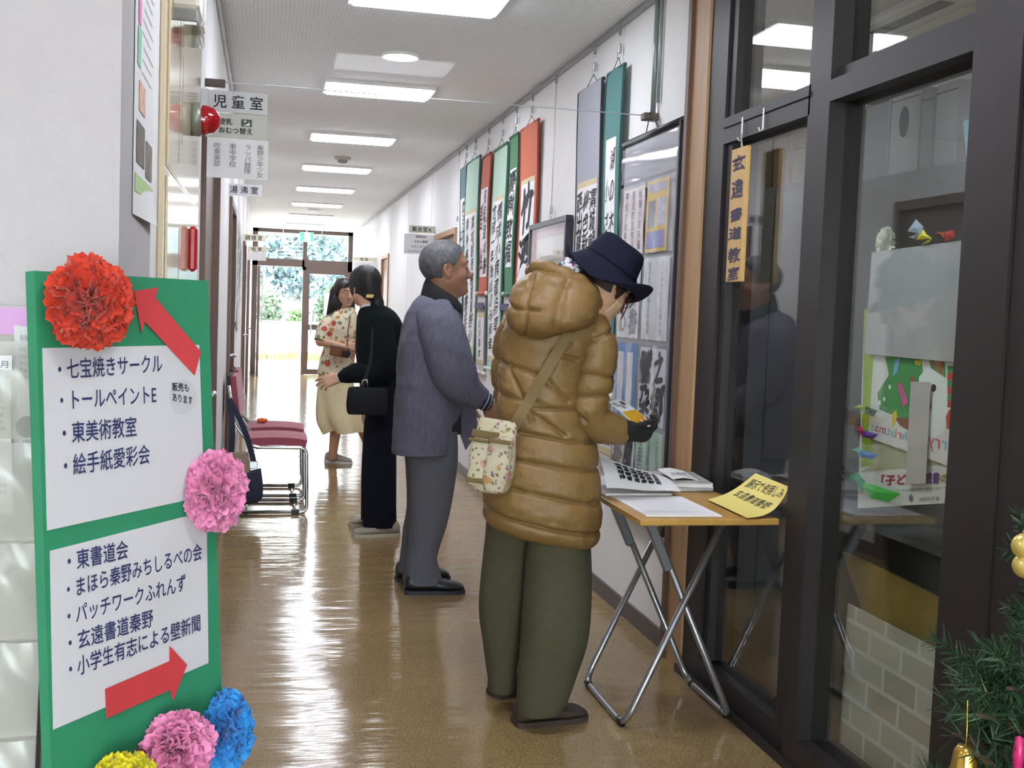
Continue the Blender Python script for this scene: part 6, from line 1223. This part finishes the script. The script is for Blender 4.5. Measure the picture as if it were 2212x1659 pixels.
b.build('hair_strands', mat('reddish hair', '5a2a20', 0.5), p.t)
b = MB(); c = pl(1231, 578, -.075); b.tube([c + (.022*math.cos(t_)*p.er + .020*math.sin(t_)*nrm(A(0, 0, 1) + p.ed*.4)) + A(0, 0, .003*math.sin(t_*7)) for t_ in np.linspace(0, 2*math.pi, 40, endpoint=False)], [.013 + .003*math.sin(i*2.1) for i in range(40)], 10, 0, True); b.ball(c, .02, 10); b.build('scrunchie', floral('scrunchie cloth', 'c9c6cf', [('3a3a5c', 60, .35), ('8c3a4a', 80, .3), ('2f5f5a', 90, .3)], 1.0), p.t)
b = MB()
for sd in (1, -1): c = H.w(.108, .033*sd, -.008); b.tube([c + (.022*math.cos(t_)*H.M[1] + .017*math.sin(t_)*H.M[2])*H.s for t_ in np.linspace(0, 2*math.pi, 24, endpoint=False)], .0016, 6, 0, True); b.tube([H.w(.106, .055*sd, -.004), H.w(.05, .076*sd, .0), H.w(-.01, .081*sd, .004)], .0015, 6)
b.tube([H.w(.109, .011, -.006), H.w(.112, 0, -.003), H.w(.109, -.011, -.006)], .0015, 6); b.build('glasses', M_dark, p.t)
H.shell('face_mask', p.t, mat('beige mask', 'c9a98c', 0.8), lambda q: np.maximum(np.maximum(q[:, 2] + .022 + .25*np.abs(q[:, 1]), -.122 - q[:, 2]), .022 - q[:, 0] + .35*(q[:, 2] + .06)), .0035)
# shoulder bag and its strap, flyer in her hand
def coat_d(px, py, gap=.022):
    ys = [np.mean(r[0]) for r in CR]; xl, xr, dp = (np.interp(py, ys, [r[i] for r in CR]) for i in (1, 2, 3)); u = min(.97, abs((px - (xl + xr)/2)/((xr - xl)/2))); return -dp*(1 - u**2.5)**(1/2.5) - gap
FLB = floral('bag cloth', 'b9b097', [('b58a86', 24, .26), ('77734a', 40, .20), ('b08a5c', 21, .22), ('8a5f62', 37, .17), ('6a6470', 48, .14)], 1.0); OLB = mat('olive webbing', '6f5c38', 0.8, noise=(200, .1))
bc = pl(1066, 985, coat_d(1085, 985) - .035); t = thing('shoulder_bag', bc - A(0, 0, .12), 'flower patterned shoulder bag hanging at the back of the brown coat', 'bag')
bu = nrm(p.er*.93 - p.ed*.30 + A(0, 0, -.06)); bv = nrm(A(0, 0, 1) + p.er*.10); bn = nrm(np.cross(bu, bv)); bn = bn if np.dot(bn, p.ed) < 0 else -bn
def bagloft(c, hw, hh, th, m, name, parent, ex=2.6, seed=0.0):
    b = MB(); rows = [(-1, .55, .6), (-.9, .8, .85), (-.55, 1.0, 1.0), (0, 1.0, 1.0), (.5, .95, .85), (.9, .88, .6), (1, .82, .45)]
    loft(b, [c + bv*hh*f for f, a_, k in rows], [bu*hw*a_ for f, a_, k in rows], [bn*th*k for f, a_, k in rows], 48, 40, ex, lambda P, N, U, T: .003*vnoise(P, 45.0, seed)); return b.build(name, m, parent)
bagloft(bc, .070, .112, .040, FLB, 'body', t); bagloft(bc + bu*.028 + bn*.030 - bv*.020, .040, .085, .022, FLB, 'pocket', t, 3.0, 2.0); bagloft(bc - bu*.034 + bn*.028 - bv*.02, .030, .072, .020, FLB, 'pocket', t, 3.0, 5.0)
for c_, hw, hh in ((bc - bu*.02 + bn*.040 + bv*.066, .044, .011), (bc - bu*.036 + bn*.044 + bv*.046, .034, .005), (bc + bu*.032 + bn*.048 + bv*.052, .036, .006), (bc - bu*.034 + bn*.045 - bv*.075, .028, .008)): b = MB(); b.obox(c_, bu*hw, bv*hh, bn*.004, 0, .002); b.build('trim_band', OLB, t)
sp = [(1252, 688), (1228, 722), (1200, 768), (1172, 815), (1145, 862), (1122, 900), (1105, 930)]
b = MB(); P_ = [pl(x, y, min(coat_d(x, y, .021), -.075 if y < 700 else 0) - (.03 if y > 890 else 0)) for x, y in sp]; P_ = [pl(1262, 678, -.03)] + P_; b.sheet(strap_sheet(P_, nrm(p.er*.82 - A(0, 0, .5))*.0165), .004); b.build('strap', OLB, t)
fl = [pl(1312, 868, .05), pl(1338, 862, .12), pl(1408, 915, .10), pl(1372, 922, .02)]
b = MB(); b.sheet([[fl[0]*(1 - u)*(1 - v) + fl[3]*u*(1 - v) + fl[2]*u*v + fl[1]*(1 - u)*v + A(0, 0, .006*math.sin(3.1*u)) for v in np.linspace(0, 1, 6)] for u in np.linspace(0, 1, 10)], .0008); o = tag(b.build('flyer', PAPER), 'white and yellow flyer held in the black gloved hand', 'flyer')
def fq(u, v): return fl[0]*(1 - u)*(1 - v) + fl[3]*u*(1 - v) + fl[2]*u*v + fl[1]*(1 - u)*v + A(0, 0, .006*math.sin(3.1*u)); 
fn = nrm(np.cross(fq(.5, 0) - fq(0, 0), fq(0, .5) - fq(0, 0))); fn = fn if np.dot(fn, CC - fl[0]) > 0 else -fn
b = MB(); b.grid([[fq(u, v) + fn*.0009 for v in np.linspace(.04, .96, 5)] for u in np.linspace(.50, .93, 6)]); b.build('yellow_print', mat('flyer yellow', 'cf9f1e', 0.6), o)
b = MB(); rg = random.Random(6)
for i, ch in enumerate('心山風'): put(b, ch, fq(.10 + .12*(i % 2), .15 + i*.26), (fq(.3, .5) - fq(.1, .5))*.9, (fq(.3, .7) - fq(.3, .4))*.8, fn, .001, 0, .04, 1.0, rg)
b.build('lettering', INK, o, False)

# ------------------------------------------------------------------ the old man in the haori jacket
p = Person(930, 1268, 'person with short grey hair in a blue-grey haori jacket, gazing up at the scrolls'); pl = p.pl
HAO = mat('blue grey haori cloth', '55505e', 0.85, noise=(90, 0.10, (1, 1, .25)), bump=(200, .12), col2='646476'); BLKC = mat('black collar', '17161b', 0.85); GREY = mat('grey wool trousers', '585861', 0.85, noise=(80, .08), bump=(260, .08)); BSHOE = mat('black shoe leather', '18181c', 0.4)
F = Field(); fw = nrm(p.er*.96 + p.ed*.26 + A(0, 0, .10)); H = Head(pl(962, 581), fw, nrm(A(0, 0, 1) - p.er*.08), 1.09, True); H.add(F)
F.cone(H.w(-.020, 0, -.06), pl(948, 655), .060, .066, .03); F.cone(H.w(.02, 0, -.10), pl(965, 650), .035, .05, .03)
F.cone(pl(938, 690), pl(930, 850), .105, .11, .05); F.cone(pl(930, 850), pl(932, 960), .11, .115, .05); F.cone(pl(940, 680, -.15), pl(940, 680, .15), .055, .055, .05)
sh, el, wr = pl(945, 690, -.17), pl(975, 815, -.20), pl(1050, 866, -.15); F.cone(sh, el, .045, .038, .03); F.cone(el, wr, .038, .027, .02)
hand(F, wr, nrm(p.er*.42 + A(0, 0, -.9) + p.ed*.05), nrm(p.er*.3 + p.ed*.9 + A(0, 0, .15)), 1, 1.0, (.30, .35, .4, .45), .06, .6, .3)
sh2, el2, wr2 = pl(945, 690, .17), pl(960, 815, .20), pl(1000, 880, .14); F.cone(sh2, el2, .045, .038, .03); F.cone(el2, wr2, .038, .027, .02); hand(F, wr2, nrm(p.er*.4 + A(0, 0, -.9)), -p.ed, -1)
for d, x0, x1, xk in ((-.08, 930, 905, 925), (.10, 925, 885, 905)): F.cone(pl(x0, 960, d), pl(xk, 1110, d), .085, .058, .04); F.cone(pl(xk, 1110, d), pl(x1, 1250, d), .056, .040, .03)
body(F, p, H, .0035, SKIN_O)
GH = mat('grey hair', '6c696e', 0.6, noise=(90, 0.5, (1, 1, .35)), col2='3c3a40')
H.hair('hair', p.t, GH, lambda q: np.maximum(np.maximum(q[:, 0]*.86 - q[:, 2]*.62 - .012, -.078 - q[:, 2] - .2*q[:, 0]), np.minimum(.018 - np.abs(q[:, 0] + .004), np.maximum(q[:, 2] - .016, .055 - np.abs(q[:, 1])))*-1*0 - (np.clip(.020 - np.hypot(q[:, 0] + .006, (q[:, 2] + .012)*.7), -1, 1))*-1*0 + np.where((np.hypot((q[:, 0] + .008)/.026, (q[:, 2] + .014)/.040) < 1) & (np.abs(q[:, 1]) > .05), .01, -1)), .0035, .0075)
H.eyes(p.t); H.brows(p.t, mat('grey brow', '5c5658', 0.7))
_ha = folds(9, .008, 5.0, .3); _hb = folds(16, .005, 9.0, .9); HF = lambda P, N, U, T: _ha(P, N, U, T) + _hb(P*A(1, 1, 1) + (P[..., 2:3]*A(.6, .3, 0)), N, U, T)
b = MB(); p.lofts(b, [((632, 662), 920, 988, .08, 0), ((638, 672), 906, 995, .125, 0), ((655, 690), 890, 1000, .165, 0), ((690, 712), 874, 1002, .195, 0), (740, 864, 1003, .205, 0), (800, 858, 1004, .21, 0), (860, 854, 1000, .21, 0), (920, 851, 988, .21, 0), (974, 848, 978, .21, 0)], 80, 110, 2.6, HF, (True, False), .10); hao = b.build('jacket', HAO, p.t)
b = MB(); p.limb(b, [(938, 668, -.14, 38), (950, 705, -.19, 46), (964, 755, -.215, 48), (983, 808, -.215, 46), (1010, 843, -.195, 36), (1042, 864, -.165, 25)], 56, 80, folds(14, .007, 1.0, .6), (True, False), .07, .8, 2.3); b.build('sleeve', HAO, hao)
b = MB(); p.limb(b, [(938, 668, .14, 38), (950, 720, .18, 44), (970, 800, .20, 42), (998, 868, .15, 26)], 40, 50, folds(14, .006, 2.0, .6), (True, False), .05, .8); b.build('sleeve', HAO, hao)
b = MB(); p.limb(b, [(1030, 857, -.17, 20), (1044, 865, -.16, 20), (1056, 870, -.15, 19)], 32, 12, None, (False, False), .02); cf = b.build('shirt_cuff', mat('dark checked shirt', '1f2432', 0.8), p.t)
b = MB(); p.limb(b, [(1046, 866.3, -.158, 20.4), (1048.5, 867.5, -.157, 20.4)], 32, 4, None, (False, False)); p.limb(b, [(1052.5, 869, -.153, 19.9), (1054, 869.6, -.152, 19.9)], 32, 4, None, (False, False)); b.build('cuff_stripe', mat('pale stripe', '9aa6b4', 0.8), cf)
# front panel hanging open, black collar band
e0 = catmull(np.array([pl(985, 700, -.12), pl(990, 790, -.10), pl(986, 880, -.06), pl(990, 925, -.03), pl(1006, 972, -.02)]), 24); e1_ = catmull(np.array([pl(1000, 700, -.02), pl(1016, 800, .02), pl(1026, 870, .05), pl(1029, 905, .06), pl(1028, 936, .06)]), 24)
b = MB(); b.sheet([[a*(1 - k) + c*k - p.ed*.02*math.sin(math.pi*k) for k in np.linspace(0, 1, 8)] for a, c in zip(e0, e1_)], .007); b.build('front_panel', HAO, hao)
b = MB(); e0 = catmull(np.array([pl(972, 790, -.19), pl(970, 870, -.17), pl(969, 940, -.15)]), 14); e1_ = catmull(np.array([pl(992, 790, -.10), pl(993, 870, -.06), pl(994, 938, -.03)]), 14)
b.sheet([[a*(1 - k) + c*k for k in np.linspace(0, 1, 5)] for a, c in zip(e0, e1_)], .012); b.build('dark_front_strip', mat('dark strip cloth', '1d1d26', 0.9), p.t)  # dark strip where the jacket front opens
b = MB(); C, AA, BB = [], [], []
for (xl, yl), (xr, yr), dh in (((908, 638), (999, 678), .106), ((911, 626), (999, 667), .106), ((915, 612), (995, 655), .098), ((920, 601), (987, 645), .088)): L, R = pl(xl, yl), pl(xr, yr); C.append((L + R)/2); AA.append((R - L)/2); BB.append(p.ed*dh)
loft(b, C, AA, BB, 56, 16, 2.2, None, (False, False), 0, .03); b.build('collar', BLKC, hao)
TF = folds(13, .009, 8.0, .12)
b = MB(); p.lofts(b, [(930, 868, 990, .12, -.06), (975, 880, 991, .10, -.075), (1014, 887, 988, .092, -.08), (1090, 889, 975, .085, -.08), (1140, 887, 963, .08, -.08), (1188, 882, 947, .078, -.08), (1210, 878, 944, .08, -.08), (1236, 876, 951, .082, -.08), (1258, 877, 955, .082, -.08)], 48, 80, 2.3, TF, (True, False), .05); tr = b.build('trousers', GREY, p.t)
b = MB(); p.lofts(b, [(930, 866, 985, .11, .06), (1014, 876, 975, .09, .085), (1090, 879, 962, .085, .09), (1140, 871, 948, .08, .095), (1190, 866, 935, .078, .10), (1232, 861, 925, .08, .10)], 40, 60, 2.3, TF, (True, False), .05); b.build('trouser_leg', GREY, tr)
shoe('shoe', at_z(873, 1281, 0), at_z(1001, 1279, 0), .10, .078, BSHOE, mat('dark rubber sole', '2a2c38', 0.6), p.t); shoe('shoe', at_z(855, 1254, 0), at_z(969, 1250, 0), .10, .078, BSHOE, mat('dark rubber sole', '2a2c38', 0.6), p.t)

# ------------------------------------------------------------------ the woman in dark clothes
p = Person(815, 1148, 'person in black jacket and navy trousers, black hair tied back, seen from behind'); pl = p.pl
JKT = mat('black green jacket', '0c1417', 0.95, noise=(60, .1), spec=0.2); NTR = mat('midnight trousers', '0f111c', 0.95, noise=(60, .1), spec=0.2); BH = mat('black hair', '0e0b0d', 0.55, noise=(70, .4, (1, 1, .2)))
F = Field(); fw = nrm(-p.er*.52 + p.ed*.85 - A(0, 0, .03)); H = Head(pl(788, 619), fw, A(0, 0, 1), .93); H.add(F)
F.cone(H.w(-.025, 0, -.06), pl(803, 690), .05, .056, .03); F.cone(pl(815, 700), pl(822, 800), .095, .10, .05); F.cone(pl(822, 800), pl(822, 900), .10, .11, .05); F.cone(pl(815, 695, -.10), pl(815, 695, .10), .05, .05, .04)
sh, el, wr = pl(826, 712, -.14), pl(828, 796, -.165), pl(734, 816, -.06); F.cone(sh, el, .036, .034, .03); F.cone(el, wr, .036, .025, .02); hand(F, wr, nrm(-p.er*.92 - A(0, 0, .32) + p.ed*.1), nrm(A(0, 0, -.4) + p.ed*.8 + p.er*.2), -1, .98, (.25, .35, .5, .6), .14, .55, .3)
sh, el, wr = pl(808, 700, .15), pl(815, 800, .18), pl(818, 850, .18); F.cone(sh, el, .036, .034, .03); F.cone(el, wr, .034, .025, .02); hand(F, wr, nrm(-p.er*.1 - A(0, 0, .95)), nrm(-p.ed), 1, .95)
for d in (-.08, .09): F.cone(pl(822, 900, d), pl(818, 1010, d), .085, .056, .04); F.cone(pl(818, 1010, d), pl(822, 1128, d), .056, .04, .03)
body(F, p, H, .004, SKIN)
H.hair('hair', p.t, BH, lambda q: np.maximum(q[:, 0]*.9 - q[:, 2]*.25 - .058, -.075 - q[:, 2] + .35*q[:, 0]), .004, .018, lambda q: smin(d_ell(q, (-.065, -.010, -.040), (.055, .06, .055)), d_ell(q, (-.088, -.045, -.110), (.034, .038, .055)), .03), .03)
b = MB(); c = pl(799, 640, -.128); b.obox(c, p.er*.022, nrm(A(0, 0, 1) + p.er*.3)*.012, p.ed*.008, 0, .004); b.build('hair_clip', mat('gold clip', 'b09a62', 0.45, 0.5), p.t)
b = MB(); p.lofts(b, [(655, 790, 822, .06, 0), (664, 781, 842, .10, 0), (680, 774, 860, .145, 0), (705, 771, 872, .175, 0), (760, 770, 880, .18, 0), (820, 776, 880, .175, 0), (870, 784, 874, .17, 0), (905, 788, 868, .165, 0)], 56, 60, 2.5, folds(12, .005, 1.0, .4), (True, False), .05); jk = b.build('jacket', JKT, p.t)
b = MB(); p.limb(b, [(826, 690, -.13, 24), (830, 740, -.17, 25), (832, 785, -.185, 25), (815, 808, -.16, 24), (775, 806, -.10, 22), (748, 812, -.07, 17), (735, 817, -.06, 11)], 36, 60, folds(20, .005, 3.0, .8), (True, True)); b.build('sleeve', JKT, jk)
b = MB(); p.limb(b, [(738, 816, -.063, 9.5), (732, 817, -.059, 9.8)], 24, 5, None, (False, False), .01); b.build('shirt_cuff', PAPER, p.t)
b = MB(); p.limb(b, [(808, 690, .13, 24), (812, 760, .19, 24), (815, 810, .19, 22), (818, 850, .18, 14)], 32, 40, folds(20, .004), (True, True)); b.build('sleeve', JKT, jk)
b = MB(); b.tube([pl(780, 668, -.03), pl(787, 660, -.07), pl(800, 658, -.085)], .010, 8); b.build('shirt_collar', PAPER, p.t)
b = MB(); p.lofts(b, [(870, 789, 868, .11, -.06), (960, 783, 859, .10, -.07), (1030, 780, 858, .095, -.075), (1090, 781, 858, .09, -.08), (1136, 784, 859, .088, -.08)], 44, 60, 2.4, folds(11, .005, 4.0, .12), (True, False), .04); tr = b.build('trousers', NTR, p.t)
b = MB(); p.lofts(b, [(870, 788, 864, .10, .06), (1000, 781, 848, .09, .09), (1120, 779, 846, .085, .10)], 40, 40, 2.4, folds(11, .005, 6.0, .12), (True, False), .04); b.build('trouser_leg', NTR, tr)
BSH = mat('beige sneaker', '968d80', 0.7); SOL = mat('pale sole', 'b0a894', 0.6)
shoe('shoe', at_z(862, 1156, 0), at_z(762, 1159, 0), .095, .068, BSH, SOL, p.t); shoe('shoe', at_z(845, 1134, 0), at_z(755, 1136, 0), .095, .068, BSH, SOL, p.t)
c = pl(793, 866, -.215); t = thing('shoulder_bag', c - A(0, 0, .08), 'small black shoulder bag at the hip of the person in black', 'bag')
b = MB(); loft(b, [c + A(0, 0, z) for z in (-.078, -.07, 0, .06, .078)], [p.er*x for x in (.085, .108, .115, .112, .10)], [p.ed*x for x in (.02, .032, .035, .03, .018)], 40, 30, 3.6, lambda P, N, U, T: .003*vnoise(P, 30.0)); b.build('body', mat('black bag leather', '0f1119', 0.75, spec=0.3), t)
b = MB(); b.sheet(strap_sheet([c + A(0, 0, .075) - p.er*.03, pl(800, 780, -.20), pl(806, 720, -.195), pl(812, 682, -.14)], p.er*.010), .003); b.build('strap', mat('black webbing', '121318', 0.8), t)
b = MB(); q = c + A(0, 0, .085) - p.er*.035; b.tube([q, q + A(0, 0, .03) + p.er*.01, q + A(0, 0, .035) + p.er*.03, q + p.er*.035], .005, 8); b.build('ring', M_steel, t)

# ------------------------------------------------------------------ the woman in the flowered shirt
p = Person(728, 1001, 'person with long dark hair in flowered shirt and cream skirt, smiling, facing us'); pl = p.pl
FLS = floral('flowered shirt cloth', 'ded5b8', [('c2574a', 11, .24), ('c98a4a', 13, .24), ('6f8a5a', 15, .22), ('d88a80', 17, .2), ('8a5a3a', 20, .18)], 1.0); SKT = mat('cream skirt cloth', 'e2d3ac', 0.8, noise=(8, .06)); DH = mat('long dark hair', '241a19', 0.45, noise=(60, .4, (1, 1, .15)))
F = Field(); fw = nrm(p.er*.42 - p.ed*.90 - A(0, 0, .06)); H = Head(pl(745, 632), fw, nrm(A(0, 0, 1) - p.er*.06), .95); H.add(F)
F.cone(H.w(-.02, 0, -.06), pl(742, 680), .048, .055, .03); F.cone(pl(738, 700), pl(730, 790), .085, .09, .05); F.cone(pl(730, 790), pl(724, 850), .09, .10, .05); F.cone(pl(712, 692, .0), pl(764, 692, .0), .05, .05, .04)
sh, el, wr = pl(706, 697, -.02), pl(692, 738, -.06), pl(746, 750, -.19); F.cone(sh, el, .042, .036, .03); F.cone(el, wr, .036, .024, .02); hand(F, wr, nrm(p.er*.9 - p.ed*.3 + A(0, 0, .1)), nrm(p.ed*.7 + p.er*.2 - A(0, 0, .2)), 1, .95, (.5, .6, .6, .7))
sh, el, wr = pl(770, 697, .05), pl(782, 738, .0), pl(768, 758, -.14); F.cone(sh, el, .042, .036, .03); F.cone(el, wr, .036, .024, .02); hand(F, wr, nrm(-p.er*.6 - p.ed*.5), nrm(p.ed + A(0, 0, .2)), -1, .95, (.5, .6, .6, .7))
F.cone(pl(722, 850, -.03), pl(726, 920, -.03), .075, .05, .04); F.cone(pl(726, 920, -.03), pl(718, 988, 0), .048, .034, .03); F.cone(pl(746, 850, .06), pl(778, 915, .12), .075, .05, .04); F.cone(pl(778, 915, .12), pl(800, 972, .22), .048, .034, .03)
body(F, p, H, .0035, SKIN)
H.eyes(p.t); H.brows(p.t, DH, .003)
b = MB(); b.tube([H.w(.0965 - .25*abs(y)**1.2*1.0, y, -.073 + 6*y*y) for y in np.linspace(-.016, .016, 7)], .0032*.95, 6); b.build('teeth', mat('teeth', 'e8e4dc', 0.3), p.t)
H.hair('hair', p.t, DH, lambda q: np.minimum(np.maximum(q[:, 0]*.9 - q[:, 2]*.55 - .028, -.12 - q[:, 2]), np.maximum(np.maximum(q[:, 0] - .088, .047 - q[:, 2]), -9)), .004, .016, lambda q: smin(d_cone(q, A(-.06, -.055, .0).astype(np.float32), A(-.075, -.10, -.21).astype(np.float32), .055, .042), d_cone(q, A(-.05, .06, .0).astype(np.float32), A(-.03, .085, -.17).astype(np.float32), .045, .03), .03), .02)
b = MB(); rg = random.Random(4)
for i in range(16): x0 = 718 + i*1.6; b.tube([pl(x0 + 6, 630, -.03), pl(x0 - 2, 655, -.05), pl(x0 - 14 - rg.random()*5, 685 + rg.random()*8, -.06)], [.004, .004, .001], 5)
b.build('hair_locks', DH, p.t)
b = MB(); p.lofts(b, [(664, 731, 764, .055, 0), (674, 718, 769, .085, 0), (690, 708, 772, .11, 0), (715, 703, 772, .125, 0), (745, 699, 770, .125, 0), (780, 690, 766, .125, 0), (808, 684, 763, .13, 0)], 48, 50, 2.4, folds(14, .006, 2.0, .5), (True, False), .05); shx = b.build('shirt', FLS, p.t)
b = MB(); p.limb(b, [(713, 688, -.01, 14), (704, 705, -.03, 16), (697, 725, -.045, 16.5), (693, 737, -.06, 15.5)], 32, 24, folds(22, .004, 1.0, 1.0), (True, False), .03); b.build('sleeve', FLS, shx)
b = MB(); p.limb(b, [(763, 688, .04, 13), (772, 705, .04, 15), (779, 735, .01, 15)], 32, 24, folds(22, .004, 3.0, 1.0), (True, False), .03); b.build('sleeve', FLS, shx)
b = MB(); c0 = pl(746, 668, -.085); b.tube([pl(730, 668, -.03), pl(738, 676, -.085), pl(747, 690, -.115)], [.008, .011, .004], 8); b.tube([pl(765, 668, -.03), pl(758, 676, -.08), pl(749, 690, -.113)], [.008, .011, .004], 8); b.build('shirt_collar', FLS, shx)
def flare(P, N, U, T): return (.010 + .030*T)*np.sin(U*7 + 1.5*np.sin(U*2))*T + .006*vnoise(P, 9.0)
b = MB(); p.lofts(b, [(796, 688, 760, .115, 0), (830, 687, 764, .13, .01), (862, 685, 772, .16, .02), (890, 685, 782, .19, .03), (912, 690, 788, .21, .04), (930, 702, 788, .22, .05)], 90, 60, 2.2, flare, (True, False), .05); b.build('skirt', SKT, p.t)
WSH = mat('greyish sneaker', 'b7aca4', 0.7); shoe('shoe', at_z(704, 997, 0), at_z(758, 1002, 0), .09, .07, WSH, PAPER, p.t); shoe('shoe', at_z(792, 975, 0), at_z(842, 979, 0), .09, .07, WSH, PAPER, p.t)
c = pl(733, 758, -.235); t = thing('camera_case', c - A(0, 0, .04), 'brown case held by the person in the flowered shirt', 'case')
b = MB(); b.obox(c, nrm(p.er - A(0, 0, .15))*.075, nrm(A(0, 0, 1) + p.er*.15)*.045, p.ed*.03, 0, .01); b.build('body', mat('brown leather case', '7a4a28', 0.5), t); b = MB(); b.lathe(c + p.er*.05 - p.ed*.028 - A(0, 0, .02), -p.ed + p.er*.3, [(0, 0), (.034, 0), (.034, .03), (.026, .034), (0, .03)], 20); b.build('lens', M_dark, t)
b = MB(); b.sheet(strap_sheet([c + p.er*.06 + A(0, 0, .04), pl(752, 715, -.16), pl(756, 685, -.10), pl(752, 668, -.03)], nrm(p.er)*.006), .002); b.build('strap', mat('brown strap', '5a3622', 0.6), t)
clean()
